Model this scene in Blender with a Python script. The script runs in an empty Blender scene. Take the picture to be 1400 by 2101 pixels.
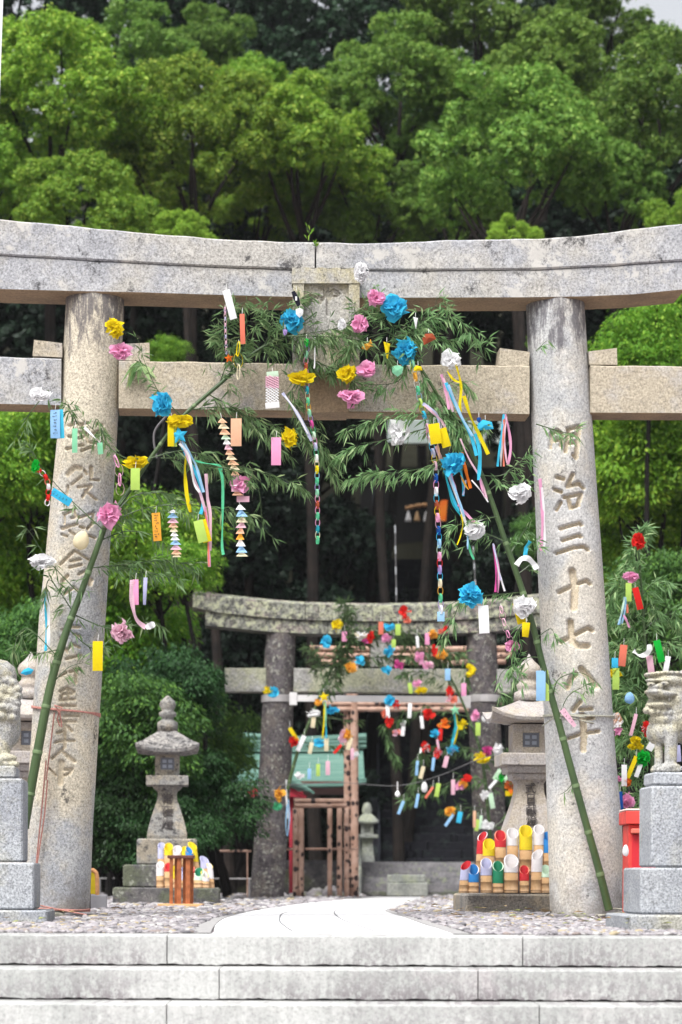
import bpy, bmesh, math, random
import numpy as np
from math import radians, sin, cos, pi, sqrt, atan2
from mathutils import Matrix, Vector
random.seed(7); RNG = np.random.default_rng(11)
scene = bpy.context.scene
COL = scene.collection
# ---------------------------------------------------------------- camera
F, CX, HY, E, ROLL = 5140.0, 700.0, 1805.0, 0.311, radians(0.23)
cam_d = bpy.data.cameras.new('camera'); cam = bpy.data.objects.new('camera', cam_d); COL.objects.link(cam)
cam.matrix_world = Matrix(((cos(ROLL), -sin(ROLL), 0, 0), (0, 0, -1, 0), (sin(ROLL), cos(ROLL), 0, E), (0, 0, 0, 1)))
cam_d.sensor_fit = 'VERTICAL'; cam_d.sensor_height = 36.0; cam_d.lens = 36.0 * F / 2101.0
cam_d.shift_y = (HY - 1050.5) / 2101.0
cam_d.clip_start = 0.5; cam_d.clip_end = 1200
cam_d.dof.use_dof = True; cam_d.dof.focus_distance = 19.5; cam_d.dof.aperture_fstop = 2.6
scene.camera = cam
# ---------------------------------------------------------------- world, sun, exposure
SUN_EL, SUN_AZ = 58.0, 208.0      # azimuth measured clockwise from +Y: behind the camera, to its left
world = bpy.data.worlds.new('World'); scene.world = world; world.use_nodes = True
wn = world.node_tree.nodes; wl = world.node_tree.links; wn.clear()
sky = wn.new('ShaderNodeTexSky'); sky.sky_type = 'NISHITA'; sky.sun_disc = False
sky.sun_elevation = radians(SUN_EL); sky.sun_rotation = radians(SUN_AZ)
sky.air_density = 1.0; sky.dust_density = 4.0; sky.ozone_density = 1.0
hs = wn.new('ShaderNodeHueSaturation'); hs.inputs['Saturation'].default_value = 0.18
bg = wn.new('ShaderNodeBackground'); bg.inputs['Strength'].default_value = 0.15
wo = wn.new('ShaderNodeOutputWorld')
wl.new(sky.outputs[0], hs.inputs['Color']); wl.new(hs.outputs[0], bg.inputs[0]); wl.new(bg.outputs[0], wo.inputs[0])
sd = bpy.data.lights.new('sun', 'SUN'); sd.energy = 3.0; sd.angle = radians(28); sd.color = (1.0, 0.995, 0.965)
sun = bpy.data.objects.new('sun', sd); COL.objects.link(sun)
_s = Vector((sin(radians(SUN_AZ)) * cos(radians(SUN_EL)), cos(radians(SUN_AZ)) * cos(radians(SUN_EL)), sin(radians(SUN_EL))))
sun.rotation_euler = _s.to_track_quat('Z', 'Y').to_euler(); sun.location = _s * 60
scene.view_settings.view_transform = 'Standard'; scene.view_settings.look = 'None'
scene.view_settings.exposure = 0.64; scene.view_settings.gamma = 1
scene.cycles.max_bounces = 6; scene.cycles.diffuse_bounces = 3; scene.cycles.transmission_bounces = 4
scene.cycles.transparent_max_bounces = 6
scene.cycles.use_denoising = True
# ---------------------------------------------------------------- projection helpers (photo pixel + distance -> place)
def uw(px, py):
    dx, dz = px - CX, HY - py
    return (dx * cos(ROLL) - dz * sin(ROLL)) / F, (dx * sin(ROLL) + dz * cos(ROLL)) / F
def P(px, py, D):
    u, w = uw(px, py)
    return np.array((u * D, D, E + w * D))
def G(px, py, z=0.0):                       # point of the ground seen at that pixel
    u, w = uw(px, py)
    t = (z - E) / w
    return np.array((u * t, t, z))
PSI = radians(3.5)
AX = np.array((cos(PSI), sin(PSI), 0.0)); NB = np.array((-sin(PSI), cos(PSI), 0.0))   # gate's length, gate's back
class Plane:
    def __init__(s, px, D):
        u, _ = uw(px, HY); s.C = np.array((u * D, D, 0.0))
    def __call__(s, px, py, off=0.0):       # off > 0: nearer the camera
        u, w = uw(px, py); d = np.array((u, 1.0, w)); c = s.C - NB * off
        t = (c @ NB) / (d @ NB)
        return np.array((0, 0, E)) + d * t
T1 = Plane(667, 20.0); T2 = Plane(780, 40.0)
def unproj(V):                              # world points -> photo pixels
    V = np.asarray(V); u = V[:, 0] / V[:, 1]; w = (V[:, 2] - E) / V[:, 1]
    dx = u * cos(ROLL) + w * sin(ROLL); dz = -u * sin(ROLL) + w * cos(ROLL)
    return CX + dx * F, HY - dz * F
# ---------------------------------------------------------------- object helpers
def wloc(o):
    v = np.zeros(3)
    while o is not None:
        v += np.array(o.location); o = o.parent
    return v
def mesh_obj(name, V, Fc, mats, parent=None, smooth=False, midx=None, base=None):
    V = np.asarray(V, dtype=float).reshape(-1, 3)
    if parent is not None:
        org = wloc(parent); loc = (0, 0, 0)
    else:
        org = np.array(base, float) if base is not None else np.array(((V[:, 0].min() + V[:, 0].max()) / 2, (V[:, 1].min() + V[:, 1].max()) / 2, V[:, 2].min()))
        loc = tuple(org)
    V = V - org
    me = bpy.data.meshes.new(name)
    if isinstance(Fc, np.ndarray):
        n, k = Fc.shape
        me.vertices.add(len(V)); me.vertices.foreach_set('co', V.ravel())
        me.loops.add(n * k); me.loops.foreach_set('vertex_index', Fc.astype(np.int32).ravel())
        me.polygons.add(n); me.polygons.foreach_set('loop_start', np.arange(0, n * k, k, dtype=np.int32))
        me.update(calc_edges=True)
    else:
        me.from_pydata(V.tolist(), [], [tuple(int(i) for i in f) for f in Fc])
    for m in (mats if isinstance(mats, (list, tuple)) else [mats]):
        me.materials.append(m)
    if midx is not None:
        me.polygons.foreach_set('material_index', np.asarray(midx, dtype=np.int32))
    if smooth:
        me.polygons.foreach_set('use_smooth', np.ones(len(me.polygons), dtype=bool))
    me.validate(); me.update()
    o = bpy.data.objects.new(name, me); COL.objects.link(o); o.location = loc
    if parent is not None: o.parent = parent
    return o
def empty(name, loc, label, cat, group=None):
    o = bpy.data.objects.new(name, None); COL.objects.link(o); o.location = tuple(float(a) for a in loc)
    o.empty_display_size = 0.1
    return tag(o, label, cat, group)
def tag(o, label=None, cat=None, group=None, kind=None):
    if label: o['label'] = label
    if cat: o['category'] = cat
    if group: o['group'] = group
    if kind: o['kind'] = kind
    return o
class MB:
    def __init__(s): s.V = []; s.F = []; s.M = []; s.n = 0
    def add(s, V, Fc, m=0):
        V = np.asarray(V, float).reshape(-1, 3)
        s.V.append(V); n = s.n
        s.F += [tuple(int(i) + n for i in f) for f in Fc]; s.M += [m] * len(Fc); s.n += len(V); return s
    def build(s, name, mats, parent=None, smooth=False, base=None):
        return mesh_obj(name, np.concatenate(s.V), s.F, mats, parent, smooth, s.M, base)
def norm(v):
    v = np.asarray(v, float); return v / (np.linalg.norm(v) + 1e-12)
def box(c, s, rz=0.0, bev=0.0):
    """box with optional chamfer, centre c, size s"""
    hx, hy, hz = s[0] / 2, s[1] / 2, s[2] / 2
    R = np.array(((cos(rz), -sin(rz), 0), (sin(rz), cos(rz), 0), (0, 0, 1)))
    if bev <= 0:
        V = np.array([(x, y, z) for z in (-hz, hz) for y in (-hy, hy) for x in (-hx, hx)])
        Fc = [(0, 2, 3, 1), (4, 5, 7, 6), (0, 1, 5, 4), (2, 6, 7, 3), (0, 4, 6, 2), (1, 3, 7, 5)]
    else:
        b = min(bev, hx * .9, hy * .9, hz * .9)
        def ring(x, y, z): return [(-x, -y + b if x == hx else -y, z)] if 0 else None
        def oct_(ax, ay, z, c_):
            return [(-ax + c_, -ay, z), (ax - c_, -ay, z), (ax, -ay + c_, z), (ax, ay - c_, z), (ax - c_, ay, z), (-ax + c_, ay, z), (-ax, ay - c_, z), (-ax, -ay + c_, z)]
        V = np.array(oct_(hx - b, hy - b, -hz, b * .3) + oct_(hx, hy, -hz + b, b) + oct_(hx, hy, hz - b, b) + oct_(hx - b, hy - b, hz, b * .3))
        Fc = [tuple(range(7, -1, -1)), tuple(range(24, 32))]
        for r in range(3):
            for i in range(8):
                j = (i + 1) % 8; Fc.append((r * 8 + i, r * 8 + j, r * 8 + 8 + j, r * 8 + 8 + i))
    return V @ R.T + np.asarray(c, float), Fc
def loft(rings, closed=True, cap=True):
    n = len(rings[0]); V = np.concatenate([np.asarray(r, float) for r in rings]); Fc = []
    for k in range(len(rings) - 1):
        for i in range(n if closed else n - 1):
            j = (i + 1) % n
            Fc.append((k * n + i, k * n + j, (k + 1) * n + j, (k + 1) * n + i))
    if cap and closed:
        Fc.append(tuple(range(n - 1, -1, -1))); Fc.append(tuple((len(rings) - 1) * n + i for i in range(n)))
    return V, Fc
def tube(path, rad, n=8, cap=True, ref=None):
    path = [np.asarray(p, float) for p in path]
    if not hasattr(rad, '__len__'): rad = [rad] * len(path)
    rings = []; prev = None
    for i, p in enumerate(path):
        d = norm(path[min(i + 1, len(path) - 1)] - path[max(i - 1, 0)])
        if prev is None:
            a = np.array((0, 0, 1.0)) if abs(d[2]) < .9 else np.array((1.0, 0, 0))
            if ref is not None: a = np.asarray(ref, float)
            u = norm(np.cross(d, a))
        else: u = norm(prev - d * (prev @ d))
        v = np.cross(d, u); prev = u
        rings.append([p + rad[i] * (cos(2 * pi * k / n) * u + sin(2 * pi * k / n) * v) for k in range(n)])
    return loft(rings, True, cap)
def lathe(c, prof, n=24, sq=0.0, rz=0.0):
    """profile [(r,z)] about vertical axis; sq: superellipse squareness (0 round, 1 square)"""
    rings = []
    for r, z in prof:
        ring = []
        for k in range(n):
            a = 2 * pi * (k + .5) / n
            x, y = cos(a), sin(a)
            m = max(abs(x), abs(y)); q = (1 - sq) + sq / m
            x, y = x * q * r, y * q * r
            ring.append((c[0] + x * cos(rz) - y * sin(rz), c[1] + x * sin(rz) + y * cos(rz), c[2] + z))
        rings.append(ring)
    return loft(rings)
def smooth_path(pts, n):
    pts = np.array(pts, float); 
    if len(pts) < 3:
        t = np.linspace(0, 1, n)[:, None]; return pts[0] * (1 - t) + pts[-1] * t
    d = np.r_[0, np.cumsum(np.linalg.norm(np.diff(pts, axis=0), axis=1))]; d /= d[-1]
    out = []
    for t in np.linspace(0, 1, n):
        i = min(max(np.searchsorted(d, t) - 1, 0), len(pts) - 2)
        s = (t - d[i]) / (d[i + 1] - d[i] + 1e-9)
        p0, p1, p2, p3 = pts[max(i - 1, 0)], pts[i], pts[i + 1], pts[min(i + 2, len(pts) - 1)]
        m1 = (p2 - p0) / 2; m2 = (p3 - p1) / 2
        out.append((2 * s**3 - 3 * s**2 + 1) * p1 + (s**3 - 2 * s**2 + s) * m1 + (-2 * s**3 + 3 * s**2) * p2 + (s**3 - s**2) * m2)
    return np.array(out)
def interp(xs, ys, x): return float(np.interp(x, xs, ys))
# ---------------------------------------------------------------- materials
class NT:
    def __init__(s, name):
        s.m = bpy.data.materials.new(name); s.m.use_nodes = True; s.t = s.m.node_tree; s.t.nodes.clear()
        s.out = s.t.nodes.new('ShaderNodeOutputMaterial')
    def n(s, typ, **kw):
        nd = s.t.nodes.new('ShaderNode' + typ)
        for k, v in kw.items():
            if k.startswith('i_'):
                key = k[2:]; key = int(key) if key.isdigit() else key.replace('_', ' ')
                nd.inputs[key].default_value = v
            else: setattr(nd, k, v)
        return nd
    def l(s, a, b): s.t.links.new(a, b)
    def coord(s, sc=(1, 1, 1)):
        c = s.n('TexCoord'); mp = s.n('Mapping'); mp.inputs['Scale'].default_value = sc; s.l(c.outputs['Object'], mp.inputs[0]); return mp.outputs[0]
    def noise(s, co, scale, det=4, rough=.55, dist=0.0):
        nd = s.n('TexNoise', i_Scale=scale, i_Detail=det, i_Roughness=rough, i_Distortion=dist); s.l(co, nd.inputs['Vector']); return nd.outputs[0]
    def ramp(s, v, stops, interp='LINEAR'):
        r = s.n('ValToRGB'); r.color_ramp.interpolation = interp; e = r.color_ramp.elements
        while len(e) < len(stops): e.new(.5)
        for i, (p, c) in enumerate(stops):
            e[i].position = p; e[i].color = (c[0], c[1], c[2], 1) if hasattr(c, '__len__') else (c, c, c, 1)
        s.l(v, r.inputs[0]); return r.outputs[0]
    def mix(s, a, b, f, mode='MIX'):
        m = s.n('Mix', data_type='RGBA', blend_type=mode)
        for sock, val in ((m.inputs[6], a), (m.inputs[7], b)):
            if hasattr(val, 'is_linked') or hasattr(val, 'node'): s.l(val, sock)
            else: sock.default_value = (*val, 1)
        if hasattr(f, 'node'): s.l(f, m.inputs[0])
        else: m.inputs[0].default_value = f
        return m.outputs[2]
    def bump(s, h, st, dist=.01, prev=None):
        b = s.n('Bump', i_Strength=st, i_Distance=dist); s.l(h, b.inputs['Height'])
        if prev is not None: s.l(prev, b.inputs['Normal'])
        return b.outputs[0]
    def bsdf(s, color, rough=.8, normal=None, spec=.3, metal=0.0):
        b = s.n('BsdfPrincipled', i_Roughness=rough, i_Metallic=metal); b.inputs['Specular IOR Level'].default_value = spec
        if hasattr(color, 'node'): s.l(color, b.inputs['Base Color'])
        else: b.inputs['Base Color'].default_value = (*color, 1)
        if normal is not None: s.l(normal, b.inputs['Normal'])
        s.l(b.outputs[0], s.out.inputs[0]); return b
def stone(name, light, dark, warm=None, warm_amt=.5, speck=.6, spk_scale=70, patch=2.5, black=0.0, lichen=None, lich_amt=.5, bump=.5, top_stain=None, streak=0.0):
    """weathered stone; top_stain=(z0, z1): dark rain drips starting at height z1 and ending towards z0"""
    t = NT(name); co = t.coord()
    light = tuple(x * .90 for x in light); dark = tuple(x * .88 for x in dark); warm = tuple(x * .9 for x in warm) if warm else None
    p = t.noise(co, patch, 7, .68, 0)
    c = t.mix(light, dark, t.ramp(p, [(.42, 0), (.62, 1)]))
    if warm is not None:
        w = t.noise(co, patch * .7, 6, .66, 0)
        c = t.mix(c, warm, t.ramp(w, [(.60 - warm_amt * .3, 0), (.72 - warm_amt * .3, 1)]))
    s1 = t.noise(co, spk_scale, 3, .75)
    s2 = t.noise(co, spk_scale * 2.1, 2, .8)
    c = t.mix(c, t.ramp(s1, [(.34, .32), (.44, .78), (.53, 1.0), (.64, 1.42)]), speck, 'MULTIPLY')
    c = t.mix(c, t.ramp(s2, [(.36, .5), (.48, 1.0), (.62, 1.2)]), speck * .7, 'MULTIPLY')
    if lichen is not None:
        ln = t.noise(co, patch * 2.2, 8, .72, 0)
        c = t.mix(c, lichen, t.ramp(ln, [(.60 - lich_amt * .2, 0), (.64 - lich_amt * .2, .85)]))
    if black > 0:
        bn = t.noise(co, patch * 3.1, 8, .78, 0)
        c = t.mix(c, (.035, .033, .036), t.ramp(bn, [(.62 - black * .22, 0), (.68 - black * .18, .85)]))
    if streak > 0:
        st = t.noise(t.coord((6, 6, .8)), 1.6, 6, .7)
        c = t.mix(c, (.06, .058, .06), t.ramp(st, [(.62, 0), (.78, streak)]))
    if top_stain:
        sx = t.n('SeparateXYZ'); t.l(co, sx.inputs[0]); mr = t.n('MapRange', i_1=top_stain[0], i_2=top_stain[1]); t.l(sx.outputs[2], mr.inputs[0])
        dn = t.noise(t.coord((9, 9, 2.2)), 1.5, 8, .75, .3); ad = t.n('Math', operation='MULTIPLY'); t.l(mr.outputs[0], ad.inputs[0]); t.l(dn, ad.inputs[1])
        c = t.mix(c, (.075, .068, .08), t.ramp(ad.outputs[0], [(.40, 0), (.52, .8)]))
        m2 = t.n('MapRange', i_1=.9, i_2=.0); t.l(sx.outputs[2], m2.inputs[0]); a2 = t.n('Math', operation='MULTIPLY'); t.l(m2.outputs[0], a2.inputs[0]); t.l(t.noise(co, 5, 8, .75), a2.inputs[1]); c = t.mix(c, (.16, .145, .13), t.ramp(a2.outputs[0], [(.30, 0), (.52, .7)]))
    h = t.noise(co, spk_scale * .8, 5, .7); h2 = t.noise(co, patch * 4, 5, .6)
    nb = t.bump(h2, bump * .25, .01); nb = t.bump(h, bump, .006, nb)
    t.bsdf(c, .9, nb, .2); return t.m
M = {}
M['beam'] = stone('beam_granite', (.43, .43, .445), (.34, .345, .37), (.44, .42, .39), .40, .70, 52, 1.6, .20, (.50, .48, .45), .10, .25, streak=.3)
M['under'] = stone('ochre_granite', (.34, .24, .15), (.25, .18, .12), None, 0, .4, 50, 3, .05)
M['nuki'] = stone('tie_granite', (.46, .43, .40), (.36, .34, .34), (.46, .40, .31), .70, .65, 52, 1.8, .08, None, .3, .25, streak=.3)
M['pillar'] = stone('pillar_granite', (.49, .485, .475), (.35, .36, .385), (.56, .50, .40), .52, .72, 56, 1.15, .06, None, .3, .25, (3.6, 4.75), streak=.35)
M['pillar_b'] = stone('pale_pillar_granite', (.55, .54, .53), (.42, .425, .435), (.56, .52, .46), .50, .60, 52, 1.5, .05, None, .3, .25, (3.6, 4.75), streak=.35)
M['carved'] = stone('ochre_carved_recess', (.62, .54, .42), (.54, .46, .34), None, 0, .5, 50, 6, 0, None, 0, .4)
M['plaque'] = stone('plaque_stone', (.46, .44, .40), (.36, .35, .33), (.44, .40, .28), .5, .7, 60, 4, .08)
M['pedestal'] = stone('pedestal_granite', (.42, .435, .46), (.31, .325, .36), (.42, .41, .36), .3, .9, 75, 1.8, 0.0, None, .3, .3, streak=.25)
M['komainu'] = stone('statue_stone', (.42, .41, .39), (.32, .32, .31), (.46, .43, .33), .5, .9, 90, 9, .15, None, .2, .5)
M['step'] = stone('step_granite', (.66, .66, .64), (.52, .52, .51), (.60, .58, .57), .4, .5, 60, 1.5, 0, None, .3, .4)
M['lantern_l'] = stone('weathered_lantern_stone', (.31, .30, .28), (.21, .205, .20), (.33, .29, .23), .5, .7, 60, 4, .45)
M['lantern_r'] = stone('pale_lantern_stone', (.46, .42, .40), (.36, .335, .33), (.46, .40, .33), .5, .5, 60, 3, .08)
M['roofstone'] = stone('stained_roof_stone', (.33, .31, .29), (.18, .175, .175), None, 0, .7, 50, 6, .62)
M['darkbase'] = stone('mossy_base_stone', (.16, .15, .15), (.07, .07, .075), (.12, .13, .09), .4, .7, 50, 4, .3, (.30, .31, .26), .1)
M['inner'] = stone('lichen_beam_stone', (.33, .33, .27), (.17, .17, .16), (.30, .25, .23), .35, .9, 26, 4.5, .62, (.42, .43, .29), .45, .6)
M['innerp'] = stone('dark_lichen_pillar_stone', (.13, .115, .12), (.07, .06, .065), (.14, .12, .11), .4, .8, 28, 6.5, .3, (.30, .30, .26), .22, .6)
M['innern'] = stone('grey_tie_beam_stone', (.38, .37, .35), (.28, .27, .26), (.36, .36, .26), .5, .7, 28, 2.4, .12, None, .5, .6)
M['bridge'] = stone('bridge_slab_stone', (.23, .22, .23), (.15, .145, .155), None, 0, .5, 22, 2.5, .05, (.22, .24, .17), .2)
M['parapet'] = stone('parapet_stone', (.32, .33, .30), (.2, .21, .2), (.3, .32, .24), .4, .7, 30, 3, .12)
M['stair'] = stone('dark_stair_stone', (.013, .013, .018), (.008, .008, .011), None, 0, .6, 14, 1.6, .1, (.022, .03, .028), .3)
M['rock'] = stone('rough_rock', (.26, .24, .25), (.15, .14, .15), (.2, .2, .14), .4, .6, 20, 3, .1)
def simple(name, col, rough=.7, spec=.3, var=.0, scale=8, metal=0.0, bump=.0):
    t = NT(name)
    if var > 0:
        nz = t.noise(t.coord(), scale, 4, .6)
        c = t.mix(tuple(x * (1 - var) for x in col), tuple(min(1, x * (1 + var)) for x in col), t.ramp(nz, [(.35, 0), (.65, 1)]))
        nb = t.bump(nz, bump, .01) if bump else None
    else: c = col; nb = None
    t.bsdf(c, rough, nb, spec, metal); return t.m
def step_material():
    t = NT('worn_step_granite'); co = t.coord()
    p = t.noise(co, 1.4, 8, .7, 0); c = t.mix((.47, .47, .46), (.38, .385, .375), t.ramp(p, [(.45, 0), (.58, 1)]))
    w = t.noise(co, 2.0, 4, .6, .4); c = t.mix(c, (.52, .47, .48), t.ramp(w, [(.58, 0), (.7, .55)]))
    s = t.noise(co, 55, 3, .75); c = t.mix(c, t.ramp(s, [(.33, .6), (.47, .95), (.66, 1.12)]), .8, 'MULTIPLY')
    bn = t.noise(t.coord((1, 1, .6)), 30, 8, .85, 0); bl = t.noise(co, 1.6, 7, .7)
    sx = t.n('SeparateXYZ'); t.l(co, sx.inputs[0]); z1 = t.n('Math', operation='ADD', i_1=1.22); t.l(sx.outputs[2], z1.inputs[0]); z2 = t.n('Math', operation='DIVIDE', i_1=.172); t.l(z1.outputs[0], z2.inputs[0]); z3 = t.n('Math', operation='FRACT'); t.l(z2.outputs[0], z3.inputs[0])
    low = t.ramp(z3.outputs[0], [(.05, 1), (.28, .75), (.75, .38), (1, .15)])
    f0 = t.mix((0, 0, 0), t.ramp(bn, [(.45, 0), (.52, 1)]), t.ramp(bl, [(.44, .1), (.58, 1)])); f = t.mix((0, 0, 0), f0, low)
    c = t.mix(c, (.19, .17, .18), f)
    nb = t.bump(t.noise(co, 40, 6, .7), .5, .006); t.bsdf(c, .9, nb, .2); return t.m
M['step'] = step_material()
M['gap'] = simple('dark_joint_mortar', (.12, .11, .11), .9)
M['metal'] = simple('grey_steel', (.42, .40, .40), .45, .5, .15, 6, .3)
M['whitepipe'] = simple('white_painted_pipe', (.62, .60, .60), .4, .5, .05)
M['rope_red'] = simple('red_brown_rope', (.42, .20, .17), .9, .1, .25, 60)
M['rope_grey'] = simple('grey_straw_rope', (.36, .35, .29), .9, .1, .25, 60)
M['string'] = simple('white_string', (.7, .7, .68), .8)
M['wire'] = simple('dull_cable', (.13, .125, .13), .6)
M['bulb'] = simple('white_glass_bulb', (.85, .85, .85), .2, .6)
M['redwood'] = simple('red_brown_wood', (.30, .095, .035), .6, .3, .3, 12)
M['darkwood'] = simple('dark_brown_wood', (.11, .04, .03), .6, .3, .3, 12)
M['orangewood'] = simple('pale_orange_board', (.62, .36, .16), .6, .3, .1)
M['redbox'] = simple('faded_red_paint', (.62, .055, .045), .6, .3, .2, 7)
M['redpaint'] = simple('dark_red_paint', (.30, .02, .035), .5, .3, .15, 6)
M['greycap'] = simple('grey_concrete', (.42, .41, .44), .8, .2, .08)
M['whitepole'] = simple('white_paint', (.75, .75, .78), .5)
M['ink'] = simple('dark_ink', (.05, .045, .05), .8)
M['blackpaint'] = simple('faded_black_paint', (.07, .06, .06), .8)
M['glasspane'] = simple('window_paper', (.40, .43, .50), .5, .4)
M['lattice'] = simple('lattice_bars', (.16, .17, .20), .6)
def copper():
    t = NT('green_copper_roof'); co = t.coord()
    n = t.noise(t.coord((.4, 1, 6)), 3, 5, .6); c = t.mix((.075, .165, .135), (.125, .225, .185), t.ramp(n, [(.35, 0), (.65, 1)]))
    wv = t.n('TexWave', wave_type='BANDS', bands_direction='Z', i_Scale=5.0, i_Distortion=.6); t.l(co, wv.inputs['Vector'])
    c = t.mix(c, t.ramp(wv.outputs[1], [(.0, .72), (.25, 1.0)]), .6, 'MULTIPLY')
    t.bsdf(c, .6, t.bump(wv.outputs[1], .4, .02), .3); return t.m
M['copper'] = copper()
def holed_bamboo():
    t = NT('drilled_bamboo'); co = t.coord()
    n = t.noise(co, 6, 4, .6); c = t.mix((.34, .20, .145), (.50, .33, .26), t.ramp(n, [(.35, 0), (.65, 1)]))
    v = t.n('TexVoronoi', feature='F1', i_Scale=7.0, i_Randomness=.55); t.l(co, v.inputs['Vector'])
    c = t.mix((.035, .022, .022), c, t.ramp(v.outputs['Distance'], [(.34, 0), (.40, 1)]))
    t.bsdf(c, .6, None, .3); return t.m
M['takeakari'] = holed_bamboo()
def bamboo_green(name, a, b, c3):
    t = NT(name); n = t.noise(t.coord((1, 1, .5)), 5, 4, .6)
    c = t.mix(a, b, t.ramp(n, [(.35, 0), (.6, 1)])); c = t.mix(c, c3, t.ramp(t.noise(t.coord(), 30, 5, .8), [(.6, 0), (.75, .5)]))
    t.bsdf(c, .42, None, .4); return t.m
M['culm'] = bamboo_green('green_bamboo_culm', (.032, .062, .022), (.055, .092, .032), (.09, .12, .07))
M['node'] = simple('pale_bamboo_node', (.13, .19, .09), .6)
M['bark_dark'] = stone('shaded_bark', (.012, .010, .009), (.007, .006, .006), None, 0, .5, 12, 3, 0, None, 0, .8)  # bark darkened to carry the shade under the trees
def leafmat(name, a, b, transl=.35, tip=None, hue=.0):
    t = NT(name); g = t.n('NewGeometry'); oi = t.n('ObjectInfo')
    c = t.mix(a, b, g.outputs['Random Per Island'])
    if tip is not None:
        r = t.ramp(g.outputs['Random Per Island'], [(.80, 0), (.9, .8)]); c = t.mix(c, tip, r)
    h = t.n('HueSaturation'); mr = t.n('MapRange', i_3=.76, i_4=1.22); mh = t.n('MapRange', i_3=.487, i_4=.507); mo = t.n('Math', operation='FRACT'); mq = t.n('Math', operation='MULTIPLY', i_1=7.31); t.l(oi.outputs['Random'], mq.inputs[0]); t.l(mq.outputs[0], mo.inputs[0]); t.l(mo.outputs[0], mh.inputs[0]); t.l(mh.outputs[0], h.inputs['Hue']); t.l(oi.outputs['Random'], mr.inputs[0]); t.l(mr.outputs[0], h.inputs['Value']); t.l(c, h.inputs['Color'])
    d = t.n('BsdfPrincipled', i_Roughness=.55); d.inputs['Specular IOR Level'].default_value = .25; t.l(h.outputs[0], d.inputs['Base Color'])
    tr = t.n('BsdfTranslucent'); t.l(h.outputs[0], tr.inputs[0]); mx = t.n('MixShader', i_0=transl)
    t.l(d.outputs[0], mx.inputs[1]); t.l(tr.outputs[0], mx.inputs[2]); t.l(mx.outputs[0], t.out.inputs[0]); return t.m
M['leaf_bright'] = leafmat('fresh_green_leaves', (.120, .250, .024), (.270, .460, .050), .45, (.50, .62, .10))
M['leaf_mid'] = leafmat('mid_green_leaves', (.090, .195, .028), (.190, .335, .055), .42, (.34, .47, .10))
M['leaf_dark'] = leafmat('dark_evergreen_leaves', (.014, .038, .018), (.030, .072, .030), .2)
M['leaf_shrub'] = leafmat('shaded_shrub_leaves', (.014, .042, .014), (.030, .085, .022), .3)  # bush leaves with the shade put into their colour
M['leaf_deep'] = leafmat('deep_shade_leaves', (.006, .015, .009), (.012, .028, .014), .12)  # darker copy of the evergreen leaves, shade of the wood painted in
M['leaf_side'] = leafmat('yellow_green_leaves', (.090, .225, .020), (.195, .385, .034), .46, (.34, .50, .06))
M['leaf_side_dark'] = leafmat('deep_green_leaves', (.040, .105, .024), (.085, .195, .040), .38, (.15, .30, .05))
M['leaf_bamboo'] = leafmat('bamboo_leaves', (.13, .25, .10), (.27, .43, .19), .5, (.40, .52, .26))
M['leaf_bamboo_far'] = leafmat('shaded_bamboo_leaves', (.060, .120, .045), (.120, .200, .075), .3)  # toned-down bamboo leaves, their shade held in the colour
M['bark'] = stone('tree_bark', (.024, .018, .015), (.011, .009, .008), None, 0, .5, 12, 3, 0, None, 0, .8)
def tissue(name, col, tr=.42, rough=.9):
    t = NT(name); nz = t.noise(t.coord(), 30, 3, .6)
    c = t.mix(tuple(x * .88 for x in col), tuple(min(.92, x * 1.06) for x in col), nz)
    d = t.n('BsdfDiffuse'); t.l(c, d.inputs[0]); q = t.n('BsdfTranslucent'); t.l(c, q.inputs[0]); mx = t.n('MixShader', i_0=tr)
    t.l(d.outputs[0], mx.inputs[1]); t.l(q.outputs[0], mx.inputs[2]); t.l(mx.outputs[0], t.out.inputs[0]); return t.m
PAL = dict(yellow=(.82, .66, .02), pink=(.86, .40, .62), palepink=(.80, .52, .62), white=(.92, .91, .93), blue=(.07, .55, .80), lightblue=(.36, .60, .84),
           green=(.12, .56, .30), lime=(.52, .70, .17), orange=(.86, .45, .07), deeporange=(.82, .20, .03), red=(.72, .035, .03), magenta=(.66, .10, .34),
           mint=(.30, .68, .44), cream=(.80, .72, .52), peach=(.82, .52, .35), violet=(.46, .33, .66), navy=(.02, .10, .38), black=(.03, .03, .045), rust=(.42, .10, .05),
           coral=(.80, .24, .16), lavender=(.55, .55, .76), teal=(.03, .34, .40), brightgreen=(.02, .50, .06), palegreen=(.60, .78, .60), rawbamboo=(.62, .42, .23))
TIS = {}
def tis(c):
    if c not in TIS: TIS[c] = tissue(c + '_paper', PAL[c])
    return TIS[c]
PAINT = {}
def paint(c):
    if c not in PAINT: PAINT[c] = simple(c + '_paint', dict(blue=(.03, .22, .56), green=(.02, .22, .11), red=(.58, .03, .04), lavender=(.46, .46, .64), white=(.72, .68, .68), yellow=(.74, .56, .02)).get(c, PAL[c]), .5, .3, .10, 12)
    return PAINT[c]
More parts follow.
